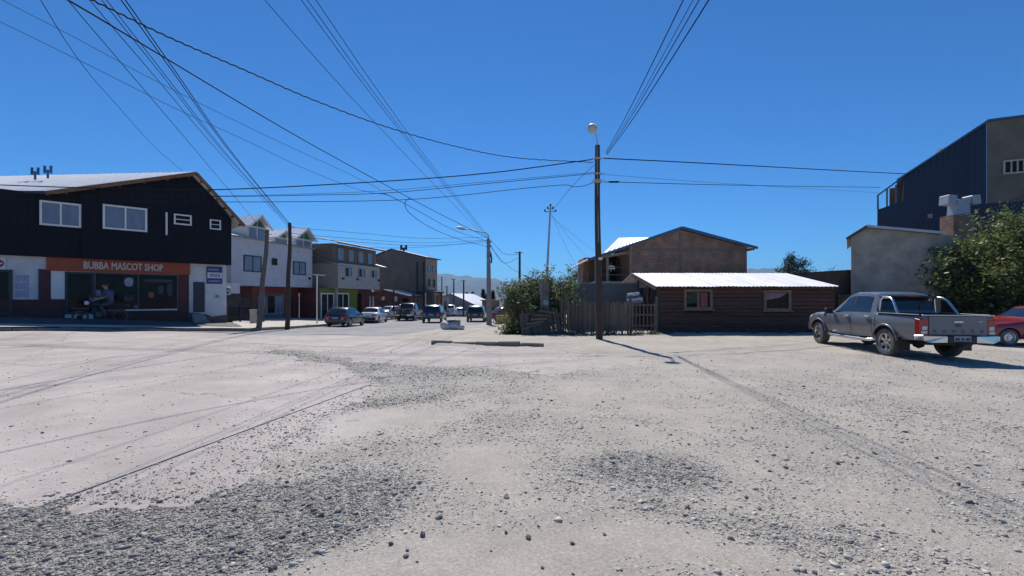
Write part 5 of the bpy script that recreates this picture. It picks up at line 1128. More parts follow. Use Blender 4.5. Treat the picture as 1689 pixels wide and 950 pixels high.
# ---------------------------------------------------------------- double cab pickups
def pickup(name, label, body_m, x, y, head, detail=True, group=None, ground=.01):
    t = thing(name, label, 'pickup truck', (0, 0, 0), 0, group, local=True); h = 2.67; w = .925; wr = .385
    belt = [(-h, 1.10), (-h + .03, 1.17), (-1.02, 1.17), (-.95, 1.15), (1.0, 1.12), (2.1, 1.05), (2.5, .95), (h, .78)]
    roof = [(-h, 1.14), (-h + .03, 1.20), (-1.10, 1.20), (-1.06, 1.22), (-.96, 1.68), (-.86, 1.78), (-.5, 1.83), (.1, 1.83), (.38, 1.77), (1.10, 1.20), (1.25, 1.16), (2.0, 1.12), (2.4, 1.04), (2.58, .94), (h, .80)]
    hw = [(-h, .865), (-h + .10, .90), (-1.6, .925), (0, .915), (1.9, .92), (2.3, .88), (2.55, .78), (h, .66)]
    rhw = [(-h, .83), (-1.08, .86), (-.96, .69), (-.4, .685), (.1, .68), (.38, .66), (1.12, .80), (2.0, .80), (2.4, .72), (h, .5)]
    bot = [(-h, .56), (-h + .4, .52), (-1.0, .47), (1.2, .46), (2.3, .44), (h, .50)]
    sh = Shell(2 * h, belt, roof, hw, rhw, bot)
    b = sh.body().build('body', [body_m, m_liner], t, smooth=38); ra, fa = -1.455, 1.765; c = MB()
    for yy in (fa, ra):
        for s in (-1, 1):
            n = 30; c.prism([(s * (w - .34), yy + .475 * math.cos(2 * math.pi * k / n), .40 + .475 * math.sin(2 * math.pi * k / n)) for k in range(n)], (s * .6, 0, 0), 1)
    c.box((0, (-h - 1.14) / 2 + .03, 1.0), (1.50, h - 1.14 - .12, .62), mi=1)
    boolean_cut(b, c.build('cutter', [body_m, m_liner]))
    for yy in (fa, ra):
        for s in (-1, 1): wheel(t, s * (w - .135), yy, wr, .26, 6, m_alloy, R(-6) if yy > 0 else 0)
    for yy in (fa, ra):                     # flared arch lips
        for s in (-1, 1):
            lp = MB(); xs_ = s * (sh.g('hw', yy) - .012); lp.tube([(xs_ + s * (.018 if 0 < k < 18 else 0), yy + .487 * math.cos(R(10 + 160 * k / 18)), .40 + .487 * math.sin(R(10 + 160 * k / 18))) for k in range(19)], .030, 7); lp.build('arch_flare', body_m, t, smooth=60)
    A, B = sh.patch2([(-1.045, 9), (-.965, 9), (-.965, 7.25), (-1.045, 7.1)], nu=4, nv=6); grids('rear_window', m_cglass, t, (A, B))
    A, B = sh.patch2([(1.04, 9), (.42, 9), (.42, 7.2), (1.04, 7.05)], nu=4, nv=6); grids('windshield', m_cglass, t, (A, B))
    for s in (-1, 1):
        grids('side_window', m_cglass, t, (sh.patch([(-.80, 5.22), (-.03, 5.22), (-.03, 6.72), (-.76, 6.72)], side=s, nu=8),)); grids('side_window', m_cglass, t, (sh.patch([(.05, 5.22), (.93, 5.22), (.40, 6.72), (.05, 6.72)], side=s, nu=8),))
        grids('window_trim', m_seam, t, (sh.patch([(-.03, 5.2), (.05, 5.2), (.05, 6.74), (-.03, 6.74)], side=s, nu=2, off=.004),))
        mi = MB(); mi.box((s * 1.04, .92, 1.19), (.24, .11, .19)); mi.bar((s * .86, .92, 1.12), (s * 1.0, .92, 1.14), .06, .05); mi.build('mirror', m_black, t, bevel=.03)
        hl = grids('headlight', m_clear_l, t, (sh.patch([(h - .05, 3.6), (h - .52, 4.0), (h - .50, 4.9), (h - .06, 4.9)], side=s),))
        # door gaps
        for y0, y1, k0, k1 in ((-.93, -.915, 1.6, 5.0), (.005, .02, 1.2, 5.0), (1.06, 1.075, 1.2, 5.0), (-1.075, -1.055, 1.2, 5.0)):
            grids('panel_gap', m_seam, t, (sh.patch([(y0, k0), (y1, k0), (y1, k1), (y0, k1)], side=s, nu=1, nv=8, off=.003),))
        for yy in (-.74, .18):
            p = sh.S(yy, 4.0); hd = MB(); hd.box((s * (p.x + .022), yy, p.z), (.045, .20, .045)); hd.build('handle', m_chrome, t, bevel=.012)
        st_ = MB(); st_.tube([(s * .80, 1.22, .44), (s * .93, 1.12, .40), (s * .95, .9, .385), (s * .95, -.75, .385), (s * .93, -.95, .40), (s * .80, -1.02, .44)], .042, 10); st_.build('side_step', m_chrome, t, smooth=50)
        fl = MB(); fl.box((s * .78, -1.98, .40), (.32, .02, .36)); fl.build('mud_flap', m_black, t)
        # tail lamps
        tl = MB(); tl.prism([(s * .925, -h + .20, .70), (s * .925, -h + .16, 1.08), (s * .86, -h - .015, 1.08), (s * .70, -h - .02, 1.08), (s * .70, -h - .02, .68), (s * .87, -h - .015, .68)][0:0] or [(s * .70, -h - .022, .69), (s * .905, -h - .008, .69), (s * .925, -h + .14, .72), (s * .70, -h + .14, .72)], (0, 0, .40)); tlo = tl.build('tail_light', m_red_l, t, bevel=.012)
        rv = MB(); rv.box((s * .795, -h - .02, .87), (.12, .03, .10)); rv.build('reverse_lamp', m_clear_l, tlo, bevel=.008); rv = MB(); rv.box((s * .805, -h - .02, .755), (.14, .03, .08)); rv.build('reverse_lamp', m_clear_l, tlo, bevel=.008)
        # rear bumper wings in chrome
        cb = MB(); cb.prism([(s * .38, -h - .14, .52), (s * .36, -h - .14, .69), (s * .88, -h - .10, .69), (s * .96, -h + .06, .68), (s * .96, -h + .06, .55), (s * .88, -h - .10, .50), (s * .60, -h - .14, .47)][0:0] or [(s * .34, -h - .16, .50), (s * .34, -h - .16, .68), (s * .90, -h - .13, .685), (s * .90, -h - .13, .56), (s * .74, -h - .145, .49)], (0, .10, 0)); cb.prism([(s * .90, -h - .13, .56), (s * .90, -h - .13, .685), (s * .965, -h + .10, .685), (s * .965, -h + .10, .56)], (-s * .05, .02, 0)); cb.build('bumper_wing', m_chrome, t, bevel=.015)
        # sports bar on the bed
        sb = MB(); sb.tube([(s * .76, -1.02, 1.18), (s * .72, -1.03, 1.58), (s * .69, -1.10, 1.665), (s * .69, -1.38, 1.64), (s * .72, -1.50, 1.56), (s * .78, -1.78, 1.18)], .036, 10); sb.build('sports_bar', m_chrome, t, smooth=50)
        rl = MB(); rl.box((s * .85, (-h - 1.1) / 2, 1.208), (.13, h - 1.12, .03)); rl.build('bed_rail', m_black, t, bevel=.01)
    xb = MB(); xb.bar((-.66, -1.08, 1.68), (.66, -1.08, 1.68), .30, .045); xb.build('sports_bar_bridge', m_black, t, bevel=.015); bl_ = MB(); bl_.box((0, -1.24, 1.70), (.26, .03, .03)); bl_.build('brake_lamp', m_red_l, t)
    tg = MB(); tg.box((0, -h - .012, .94), (1.38, .05, .50)); tgo = tg.build('tailgate', body_m, t, bevel=.015)
    tp = MB(); tp.box((0, -h - .0, 1.205), (1.70, .09, .025)); tp.build('tailgate_cap', m_chrome, tgo, bevel=.006)
    tp = MB(); tp.box((.0, -h - .045, 1.035), (.22, .02, .05)); tp.build('tailgate_handle', m_chrome, tgo, bevel=.008)
    em = MB(); em.lathe([(0, .012), (.07, .010), (.085, 0)], 20, Matrix.Translation((0, -h - .037, .945)) @ Matrix.Rotation(R(90), 4, 'X') @ Matrix.Diagonal((1, .42, 1, 1))); em.build('emblem', mat('emblem_blue', (.03, .06, .16), .3, .3), tgo)
    Mx = Matrix(((1, 0, 0), (0, 0, -1), (0, 1, 0)))
    if detail:
        for i, ch in enumerate('RANGER'): text('lettering', ch, .10, mat('letter_dark', (.070, .074, .082), .5), tgo, Mx, -.56 + i * .224, -h - .040, .765, .003, .002, 1.25)
        text('lettering', 'XLS', .05, m_chrome, tgo, Mx, .52, -h - .040, 1.03, .003, .001, 1.2)
    cbm = MB(); cbm.box((0, -h - .09, .585), (.72, .12, .19)); cbm.build('bumper_centre', m_black, t, bevel=.015)
    pl = MB(); pl.box((0, -h - .156, .615), (.40, .012, .13)); plo = pl.build('licence_plate', m_plate, t)
    pl = MB(); pl.box((0, -h - .163, .60), (.06, .004, .06)); pl.box((-.12, -h - .163, .60), (.10, .004, .06)); pl.box((.12, -h - .163, .60), (.10, .004, .06)); pl.build('plate_characters', mat('plate_dark', (.02, .02, .03), .5), plo)
    hc = MB(); hc.box((0, -h - .12, .44), (.08, .22, .08)); hc.box((0, -h + .25, .46), (1.1, .1, .1)); hc.build('tow_hitch', m_black, t)
    ax = MB(); ax.tube([(-.7, ra, wr), (.7, ra, wr)], .06, 8); ax.lathe([(.0, -.18), (.12, -.12), (.16, 0), (.12, .12), (0, .18)], 14, Matrix.Translation((0, ra, wr))); ax.box((-.42, -.3, .50), (.10, 4.4, .12)); ax.box((.42, -.3, .50), (.10, 4.4, .12)); ax.tube([(.3, 1.5, .45), (.34, -.8, .42), (.5, -1.2, .55), (.62, -1.9, .48), (.66, -2.4, .46)], .035, 8); ax.lathe([(0, -.32), (.10, -.30), (.10, .30), (0, .32)], 12, Matrix.Translation((-.1, -2.25, .50)) @ Matrix.Rotation(R(90), 4, 'Y')); ax.build('chassis', m_black, t, smooth=40)
    badge = MB(); p = sh.S(1.3, 4.2); badge.box((-p.x - .006, 1.32, p.z), (.02, .17, .11)); badge.box((p.x + .006, 1.32, p.z), (.02, .17, .11)); badge.build('wing_badge', m_chrome, t, bevel=.008)
    an = MB(); an.tube([(-.45, .2, 1.80), (-.47, -.02, 2.05)], .006, 5); an.build('antenna', m_black, t)
    gp = MB(); gp.box((0, h - .03, .82), (1.05, .08, .22)); gp.build('grille', m_black, t, bevel=.015); fb = MB(); fb.prism([(-.84, h - .18, .48), (.84, h - .18, .48), (.66, h + .06, .50), (-.66, h + .06, .50)], (0, 0, .20)); fb.build('front_bumper', body_m, t, bevel=.02)
    stand(t, x, y, head, ground, 3.22); return t
hd = R(-5.0); rwx, rwy = 10.78, 12.85
cx_ = rwx + math.cos(hd) * .80 + (-math.sin(hd)) * 1.455; cy_ = rwy + math.sin(hd) * .80 + math.cos(hd) * 1.455
pickup('pickup_truck', 'dusty grey double cab pickup with chrome sports bar parked beside the cabin', p_grey, cx_, cy_, hd, ground=.03)
pickup('dark_pickup_truck', 'black double cab pickup parked beyond the white saloon', p_black, -10.85, 47.6, R(-1), False, GRP)
# ================================================================ POLES AND CABLES
def catenary(a, b, sag, n=24):
    a, b = Vector(a), Vector(b); return [a.lerp(b, i / n) - V(0, 0, sag * 4 * (i / n) * (1 - i / n)) for i in range(n + 1)]
mp = thing('utility_pole', 'tall dark timber utility pole with white street lamp at the corner', 'pole', (xat(988, 18.5), 18.5, gz(3.6, 18.5)))
px0 = xat(988.5, 18.5); zb = gz(px0, 18.5); MT = at(985, 240, 18.5); b = V(px0, 18.5, zb - .3)
sh_ = MB(); sh_.tube([b.lerp(MT, t) + V(.02 * math.sin(7 * t), 0, 0) for t in np.linspace(0, 1, 12)], [.145 - .045 * t for t in np.linspace(0, 1, 12)], 14); sh_.build('shaft', m_pole, mp, smooth=50)
lb = MB(); lb.tube([MT + V(0, -.02, -.15), MT + V(0, -.05, .12), MT + V(-.08, -.12, .38), MT + V(-.2, -.3, .62)], .028, 8); lb.build('lamp_bracket', m_steel_dull, mp, smooth=50)
lp = MT + V(-.26, -.38, .58); Mx = Matrix.Translation(lp) @ Matrix.Rotation(R(14), 4, 'Y') @ Matrix.Rotation(R(-16), 4, 'X')
sh2 = MB(); sh2.lathe([(.03, .16), (.07, .15), (.16, .10), (.205, .02), (.195, .015), (.15, .085), (.05, .13)], 24, Mx); lo_ = sh2.build('lamp_shade', m_white, mp, smooth=50)
gl_ = MB(); gl_.lathe([(.18, .02), (.19, -.05), (.16, -.14), (.09, -.19), (0, -.20)], 20, Mx); gl_.build('lamp_globe', mat('frosted_globe', (.62, .60, .56), .25, trans=.35, var=.05), lo_, smooth=60)
mb = MB(); mb.tube([Mx @ V(0, 0, .15), Mx @ V(0, 0, .25)], .035, 8); mb.build('lamp_cap', m_steel_dull, lo_)
for zz_ in (262, 287, 298, 301):
    p = at(985.5, zz_, 18.5); mb = MB(); mb.lathe([(.125, -.04), (.135, -.04), (.135, .04), (.125, .04)], 14, Matrix.Translation(p)); mb.tube([p + V(-.12, 0, 0), p + V(-.24, 0, .02)], .02, 6); mb.tube([p + V(.12, 0, 0), p + V(.26, 0, .03)], .02, 6); mb.build('cable_bracket', m_steel_dull, mp)
mb = MB(); mb.box((px0 + .02, 18.36, at(988, 427, 18.5).z), (.16, .02, .10)); mb.build('number_tag', m_white, mp)
mb = MB(); mb.tube([MT + V(-.03, -.11, -.05), at(986, 330, 18.4), at(987, 400, 18.38)], .012, 5); mb.build('earth_wire', m_steel_dull, mp)
# leaning timber poles by the white building
for (bx, by, tx, ty, Y, lab, r) in ((427, 540, 441.5, 379, 23.8, 'leaning grey timber pole at the kerb, nearer the shop', .125), (474, 538, 478.5, 367.5, 25.7, 'straight dark timber pole at the kerb in front of the red shop', .12)):
    B = at(bx, by, Y); T = at(tx, ty, Y + .3); t = thing('timber_pole', lab, 'pole', tuple(B), group='poles at the kerb')
    mb = MB(); mb.tube([B - V(0, 0, .3)] + [B.lerp(T, k / 8) + V(.03 * math.sin(k * 1.3), 0, 0) for k in range(9)], [r * 1.12] + [r * (1.1 - .35 * k / 8) for k in range(9)], 12); mb.build('shaft', m_pole if tx > 450 else m_pole_grey, t, smooth=50)
    mb = MB(); mb.tube([T + V(-.2, 0, -.25), T + V(.2, 0, -.25)], .025, 6); mb.build('cross_pin', m_steel_dull, t)
# splice stub on the second pole
# concrete lamp pole
CP = thing('lamp_pole', 'grey concrete pole with curved street lamp arm at the dirt corner', 'pole', tuple(at(806.5, 535, 37)))
B = at(806.8, 536, 37); B.z = gz(B.x, B.y) - .2; T = at(805.5, 394, 37)
mb = MB(); mb.tube([B.lerp(T, k / 6) for k in range(7)], [.24 - .11 * k / 6 for k in range(7)], 14); mb.build('shaft', m_conc_pole, CP, smooth=50)
arm = [T + V(0, 0, -.3), T + V(0, 0, .2), at(805, 387, 37), at(801, 384, 36.9), at(790, 382, 36.7), at(775, 379, 36.5), at(766, 377.5, 36.4)]
mb = MB(); mb.tube(arm, .045, 8); mb.build('lamp_arm', m_steel_dull, CP, smooth=50)
p0, p1 = at(768, 378.5, 36.4), at(753.5, 375, 36.2); mb = MB(); mb.tube([p0, p0.lerp(p1, .3), p0.lerp(p1, .75), p1], [.06, .12, .13, .06], 10); mb.build('lamp_head', m_steel_dull, CP, smooth=50)
for dz in (.25, .6, 1.1, 1.45): mb = MB(); mb.box(T + V(.16, 0, -dz), (.14, .1, .12)); mb.tube([T + V(-.2, 0, -dz), T + V(.2, 0, -dz)], .02, 6); mb.build('insulator', m_black, CP)
mb = MB(); mb.tube([T + V(.2, 0, -1.2), T + V(.28, 0, -1.7), T + V(.22, 0, -2.0)], .06, 8); mb.build('cable_coil', m_cable, CP)
# slim steel pole with three insulators
SP = thing('steel_pole', 'slim leaning pole with three insulators behind the bush', 'pole', tuple(at(899, 540, 26)))
B = at(897.5, 540, 26); B.z = gz(B.x, B.y); T = at(908, 340, 26); mb = MB(); mb.tube([B, B.lerp(T, .5), T], [.085, .07, .05], 10); mb.build('shaft', m_steel_dull, SP, smooth=50)
for dy, w_ in ((.16, .30), (.32, .62)):
    mb = MB(); c = T + V(-.01, 0, -dy); mb.tube([c + V(-w_ / 2, 0, 0), c + V(w_ / 2, 0, 0)], .02, 6); arm_ = mb.build('cross_arm', m_black, SP)
    for s in (-1, 1): mb = MB(); mb.lathe([(0, .16), (.04, .14), (.05, .08), (.035, .05), (.055, 0), (0, 0)], 10, Matrix.Translation(c + V(s * w_ / 2, 0, 0))); mb.build('insulator', m_black, arm_)
mb = MB(); mb.lathe([(0, .16), (.04, .14), (.05, .08), (.035, .05), (.055, 0), (0, 0)], 10, Matrix.Translation(T)); mb.build('insulator', m_black, SP)
# far street poles
for px, yt, yb, Y, lab in ((857, 415, 520, 44, 'dark timber pole top rising above the bush'), (728.6, 457, 515, 88, 'thin far lamp post beyond the wooden porch'), (737, 472, 516, 78, 'short far pole right of the wooden porch'), (748.3, 460, 517, 74, 'far timber pole in front of the grey shed'), (764.6, 462, 519, 66, 'darkest far timber pole in front of the shed roof')):
    B = at(px, yb, Y); B.z = gz(B.x, B.y); T = at(px + .2, yt, Y); t = thing('street_pole', lab, 'pole', tuple(B), group='poles down the street')
    mb = MB(); mb.tube([B, T], [.15, .10], 8); mb.build('shaft', m_pole, t, smooth=50)
    mb = MB(); mb.bar(T + V(-.5, 0, -.1), T + V(.3, 0, -.1), .06, .06); mb.build('cross_arm', m_pole, t)
T2 = at(523, 453, 33); SPt = thing('flag_post', 'thin white steel post with short cross bar on the sidewalk', 'post', tuple(at(522, 526, 33)))
B = at(523, 525, 33); B.z = gz(B.x, B.y) + .1; mb = MB(); mb.tube([B, T2], .05, 8); mb.build('shaft', m_white, SPt); mb = MB(); mb.tube([T2 + V(-.3, 0, .02), T2 + V(.6, 0, -.05)], .03, 6); mb.build('cross_bar', m_white, SPt)
bsn = thing('stop_post', 'thin post with small reddish plate by the red shop wall', 'post', tuple(at(493.5, 524, 31))); B = at(493.5, 524, 31); mb = MB(); mb.tube([B, at(493.5, 484, 31)], .025, 6); mb.build('shaft', m_steel_dull, bsn); mb = MB(); mb.box(at(493.5, 486, 31), (.16, .03, .26)); mb.build('plate', m_orange, bsn)

def cable(label, pts, r=.012, n=5, sub=False):
    mb = MB(); mb.tube(pts, r, n); o = mb.build('overhead_cable', m_cable, None, smooth=80, normals=False); return tag(o, label, 'cable', 'overhead cables')
def twist(pts, amp=.015, k=3.0):
    out = []
    for i, p in enumerate(pts): out.append(Vector(p) + V(0, 0, amp * math.sin(i * k)))
    return out
def thru(ps, n=24):  # smooth curve through points (Catmull-Rom)
    P = [Vector(p) for p in ps]; P = [P[0] * 2 - P[1]] + P + [P[-1] * 2 - P[-2]]; out = []
    for i in range(1, len(P) - 2):
        for k in range(n):
            t = k / n; a, b, c, d = P[i - 1], P[i], P[i + 1], P[i + 2]
            out.append(.5 * ((2 * b) + (c - a) * t + (2 * a - 5 * b + 4 * c - d) * t * t + (3 * b - a - 3 * c + d) * t**3))
    out.append(P[-2]); return out
# corner pole to the left, passing before the shop
LX = lambda px, py, Y: at(px, py, Y)
cable('thick bundled cable from the corner pole left past the shop roof, uppermost', thru([LX(977, 263, 18.5), LX(800, 286, 18.4), LX(600, 301, 18.2), LX(345, 313, 18.0), LX(150, 310, 17.8), LX(0, 305, 17.6), LX(-260, 296, 17.3)]), .021, 6)
cable('second cable from the corner pole left past the shop windows', thru([LX(981, 286, 18.5), LX(800, 303, 18.4), LX(640, 318, 18.2), LX(500, 322, 18.1), LX(345, 324, 18), LX(150, 321, 17.8), LX(0, 318, 17.6), LX(-260, 310, 17.3)]), .013)
cable('thin cable just above the second cable left of the corner pole', thru([LX(981, 284, 18.55), LX(800, 300, 18.5), LX(640, 314, 18.4), LX(500, 320, 18.4), LX(345, 323, 18.3), LX(150, 321, 18), LX(-260, 312, 17.3)]), .008)
cable('lowest black cable with a drooping bend left of the corner pole', thru([LX(983, 299, 18.5), LX(965, 306, 18.5), LX(945, 308, 18.5), LX(930, 305, 18.5), LX(860, 311, 18.4), LX(760, 322, 18.3), LX(673, 329, 18.2), LX(560, 332, 18.2), LX(345, 333, 18), LX(150, 331, 17.8), LX(-260, 322, 17.4)]), .013)
cable('drop cable looping from the lowest cable towards the concrete lamp pole', thru([LX(676, 327, 18.2), LX(669, 332, 18.3), LX(669, 342, 18.8), LX(680, 355, 20), LX(710, 375, 24), LX(750, 392, 30), LX(804, 407, 36.9)]), .014)
cable('cable from mid span down to the concrete lamp pole', thru([LX(628, 318, 18.2), LX(645, 324, 18.8), LX(690, 348, 23), LX(750, 380, 30), LX(804, 398, 36.9)]), .014)
# big sagging cables from upper left
cable('dark sagging cable from the upper left to the concrete lamp pole', thru([LX(20, -45, 8), LX(112, 0, 9.2), LX(255, 85, 12), LX(400, 172, 16), LX(510, 236, 20), LX(621, 297, 25.5), LX(720, 350, 31.5), LX(804, 392, 37)]), .019, 6)
cable('twisted cable from the upper left to the corner pole', twist(thru([LX(60, -42, 6), LX(152, 0, 7), LX(280, 62, 8.6), LX(400, 114, 10.2), LX(520, 166, 12), LX(640, 210, 14), LX(750, 241, 15.8), LX(850, 260, 17.3), LX(978, 268, 18.5)]), .012, 2.1), .014, 6)
for i, (p, lab) in enumerate((([(-60, -38), (4, 0), (120, 60), (250, 130), (400, 205), (500, 252), (570, 284), (628, 313)], 'faint service wire from the top left corner to mid span'), ([(-60, 10), (0, 36), (140, 104), (300, 184), (400, 229), (500, 277), (590, 312), (640, 322)], 'faint service wire entering at the left edge below its twin'))):
    cable(lab, thru([LX(x, y_, 9 + 9.2 * k / 7) for k, (x, y_) in enumerate(p)]), .007)
cable('thin wire sagging from the top edge to the shop gable', thru([LX(40, -40, 9), LX(67, 0, 10), LX(110, 70, 12.5), LX(150, 125, 15), LX(190, 170, 18), LX(225, 210, 20), LX(260, 247, 23), LX(300, 281, 26)]), .009)
PT2 = at(478.5, 372, 26); PT1 = at(441.5, 384, 24)
for k, (x0, lab) in enumerate(((112, 'leftmost'), (148, 'second'), (168, 'third'), (176, 'fourth'), (200, 'fifth'), (207, 'rightmost'))):
    e = PT2 if k != 0 else PT1
    cable('%s of the wires falling steeply to the timber poles by the red shop' % lab, thru([LX(x0 - 45, -60, 7.0), LX(x0, 0, 8.2), LX(x0 + (e.x / e.y * F + CX - x0) * .33, 128, 10.8), LX(x0 + (e.x / e.y * F + CX - x0) * .66, 256, 15.8), e + V((k - 3) * .05, 0, -.05 * (k % 2))]), .008 if k not in (4, 5) else .011)
for k, (x0, lab) in enumerate(((437, 'single left'), (497, 'left of three'), (507, 'middle of three'), (521, 'right of three'))):
    cable('%s faint wires running down to the concrete lamp pole' % lab, thru([LX(x0 - 48, -60, 8.5), LX(x0, 0, 9.8), LX(x0 + (806 - x0) * .36, 150, 13.5), LX(x0 + (806 - x0) * .68, 275, 20.5), T.lerp(T, 0) * 0 + at(806 + k * .4, 397 - 2 * k, 37)]), .008)
for k, (y0, y1, lab) in enumerate(((381, 391, 'upper'), (391, 396, 'middle'), (396, 400, 'lower'), (404, 397, 'lowest'))):
    cable('%s thin wire between the red shop poles and the concrete lamp pole' % lab, thru([LX(479, y0 - 6, 26), LX(600, y0 + 4, 29.5), LX(700, (y0 + y1) / 2 + 7, 33), LX(804, y1, 37)]), .011)
# corner pole to the right
cable('thick cable from the corner pole right to the blue building', thru([LX(995, 261, 18.5), LX(1120, 267, 20), LX(1250, 274, 22.5), LX(1380, 281, 25.5), LX(1497, 287, 28.5)]), .022, 6)
cable('lower black cable from the corner pole right to the blue balcony', thru([LX(990, 300, 18.5), LX(1040, 301, 19), LX(1150, 304, 21), LX(1300, 307, 24.5), LX(1452, 309, 29.5)]), .015)
cable('faint middle wire from the corner pole right towards the blue balcony', thru([LX(990, 287, 18.5), LX(1100, 296, 20), LX(1250, 306, 23), LX(1450, 318, 29)]), .007)
mb = MB(); q = at(1012, 300, 18.6); mb.tube([q + V(-.22, 0, 0), q + V(-.16, 0, 0), q + V(.18, 0, 0), q + V(.24, 0, 0)], [.02, .04, .04, .02], 8); o = mb.build('cable_splice', m_cable, None, smooth=50); tag(o, 'thick black splice sleeve on the lower right cable beside the corner pole', 'splice')
for k, (x0, r_, lab) in enumerate(((1127, .010, 'leftmost'), (1143, .006, 'faint second'), (1153, .009, 'third'), (1169, .012, 'rightmost'))):
    d7 = 7.4; p7 = LX(x0, 0, d7); s_ = at(999 + k * .8, 252 + k, 18.5)
    pts = thru([s_, s_.lerp(p7, .5) - V(0, 0, .10), p7, p7 + (p7 - s_) * .45 + V(0, 0, .12), p7 + (p7 - s_) * 1.2 + V(0, 0, .45), p7 + (p7 - s_) * 2.4 + V(0, 0, .9)])
    cable('%s of the four wires rising from the corner pole over the viewer' % lab, pts, r_)
cable('thin wire from the corner pole down to the slim insulator pole', thru([LX(980, 272, 18.5), LX(945, 306, 22), LX(912, 346, 26)]), .010)
for k, (x1, y1, lab) in enumerate(((955, 446, 'nearer'), (984, 440, 'middle'), (1002, 430, 'farther'))):
    cable('%s drop wire from the slim insulator pole to the brick house' % lab, thru([LX(909 + k * 2, 352 + k * 4, 26), LX(909 + (x1 - 909) * .5, 352 + (y1 - 352) * .55, 28), LX(x1, y1, 30.5)]), .006)
for k, (p0, p1, m_) in enumerate((((807, 394, 37), (857, 420, 44), (832, 418, 40)), ((807, 400, 37), (858, 424, 44), (830, 433, 40)), ((807, 405, 37), (895, 470, 50), (840, 440, 42)))):
    cable('%s cable drooping from the concrete lamp pole towards the bush' % ('upper', 'middle', 'lower')[k], thru([LX(*p0), LX(*m_), LX(*p1)]), .016)
cable('guy wire from the chimney house to the right edge, upper', thru([LX(1500, 367, 24), LX(1600, 350, 22), LX(1760, 300, 20)]), .010)
cable('guy wire from the chimney house to the right edge, lower', thru([LX(1555, 366, 24), LX(1640, 340, 22), LX(1760, 308, 20)]), .008)

# ================================================================ FENCE, YARD THINGS
fn = thing('picket_fence', 'weathered grey picket fence between the bush and the cabin', 'fence', (4.5, 20.6, .0))
FA = Fac(925, 21.0, 1040, 20.6); gzf = lambda u_: gz(*FA.P(u_, 0).xy[:]) + .02
n = 37
for k in range(n):
    u_ = FA.L * (k + .5) / n; hgt = FA.z(940, 498) + .06 * math.sin(k * 2.1) + random.uniform(-.05, .04); lean = random.uniform(-.03, .03); w_ = FA.L / n * random.uniform(.78, .97); zb = gzf(u_) + random.choice((.0, .05, .12, .2))
    if k < 4: hgt += random.uniform(.1, .55)
    mb = MB(); th = random.uniform(0, .02); mb.prism([FA.P(u_ - w_ / 2, zb, th), FA.P(u_ + w_ / 2, zb, th), FA.P(u_ + w_ / 2 + lean, hgt - random.uniform(0, .05), th), FA.P(u_ - w_ / 2 + lean, hgt, th)], FA.n * .024); mb.build('picket', m_wood_old, fn)
for z_ in (.42, 1.12): mb = MB(); mb.bar(FA.P(0, z_, -.03), FA.P(FA.L, z_, -.03), .04, .08); mb.build('rail', m_wood_old, fn)
for k in range(4): u_ = FA.L * k / 3; mb = MB(); mb.tube([FA.P(u_, -.2, -.09), FA.P(u_, 1.6, -.09)], .05, 7); mb.build('post', m_wood_old, fn)
gtw = thing('slat_gate', 'open slatted wooden gate next to the cabin wall', 'gate', tuple(FA.P(FA.L + .6, 0)))
GG = Fac(1041, 20.6, 1084, 20.8)
for k in range(7): u_ = GG.L * (k + .3) / 7; mb = MB(); GG.box(mb, u_ - .03, u_ + .03, .12, GG.z(1060, 500 + random.uniform(-1, 1)), 0, .02); mb.build('slat', m_wood_old, gtw)
for z_ in (.35, .85, 1.3): mb = MB(); GG.box(mb, 0, GG.L, z_, z_ + .07, -.03, 0); mb.build('rail', m_wood_old, gtw)
for u_ in (0, GG.L): mb = MB(); GG.box(mb, u_ - .05, u_ + .05, -.1, 1.75, -.1, -.02); mb.build('post', m_wood_old, gtw)
lean = thing('leaning_fence_panel', 'collapsing dark plank fence leaning below the bush', 'fence', tuple(at(893, 550, 20.0)))
LP = Fac(860, 20.0, 926, 20.5)
for k in range(17):
    u_ = LP.L * (k + .4) / 17; hgt = LP.z(890, 509) + random.uniform(-.16, .10) - .1 * (k < 3); ln = random.uniform(-.10, .02) - .12 * (k > 8); w_ = .11 * random.uniform(.8, 1.15); o_ = random.uniform(0, .06); bl_ = random.uniform(.15, .32)
    mb = MB(); p = [LP.P(u_ - w_ / 2, -.05, .05 + o_), LP.P(u_ + w_ / 2, -.05, .05 + o_), LP.P(u_ + w_ / 2 + ln, hgt - random.uniform(0, .08), -bl_ + o_), LP.P(u_ - w_ / 2 + ln, hgt, -bl_ + o_)]
    mb.prism(p, LP.n * .03); mb.build('plank', m_wood_old, lean)
for z0_, z1_ in ((.4, .5), (.95, .86)): mb = MB(); mb.bar(LP.P(0, z0_, -.10), LP.P(LP.L, z1_, -.22), .05, .08); mb.build('rail', m_wood_old, lean)
for k in range(5):
    u_ = LP.L * .1 * k; mb = MB(); mb.bar(LP.P(u_, .3 + .2 * k, .16), LP.P(u_ + .8, .5 + .12 * k, .12), .03, .09); mb.build('loose_plank', m_wood_old, lean)
mt = thing('meter_pillar', 'grey concrete meter pillar with pale blue box behind the leaning planks', 'pillar', tuple(at(899, 540, 20.9)))
q = at(899, 520, 20.9); zt = at(899, 466, 20.9).z; mb = MB(); mb.box((q.x, q.y, zt / 2), (.36, .28, zt)); mb.build('shaft', mat('pillar_grey', (.145, .13, .12), .9, var=.25), mt, bevel=.015)
mb = MB(); mb.box((q.x + .02, q.y - .16, at(899, 499, 20.9).z), (.22, .06, .24)); mb.build('meter_box', mat('meter_blue', (.20, .27, .33), .5), mt, bevel=.01); mb = MB(); mb.tube([(q.x - .2, q.y - .14, 0), (q.x - .2, q.y - .14, zt)], .02, 6); mb.build('conduit', m_conc, mt)
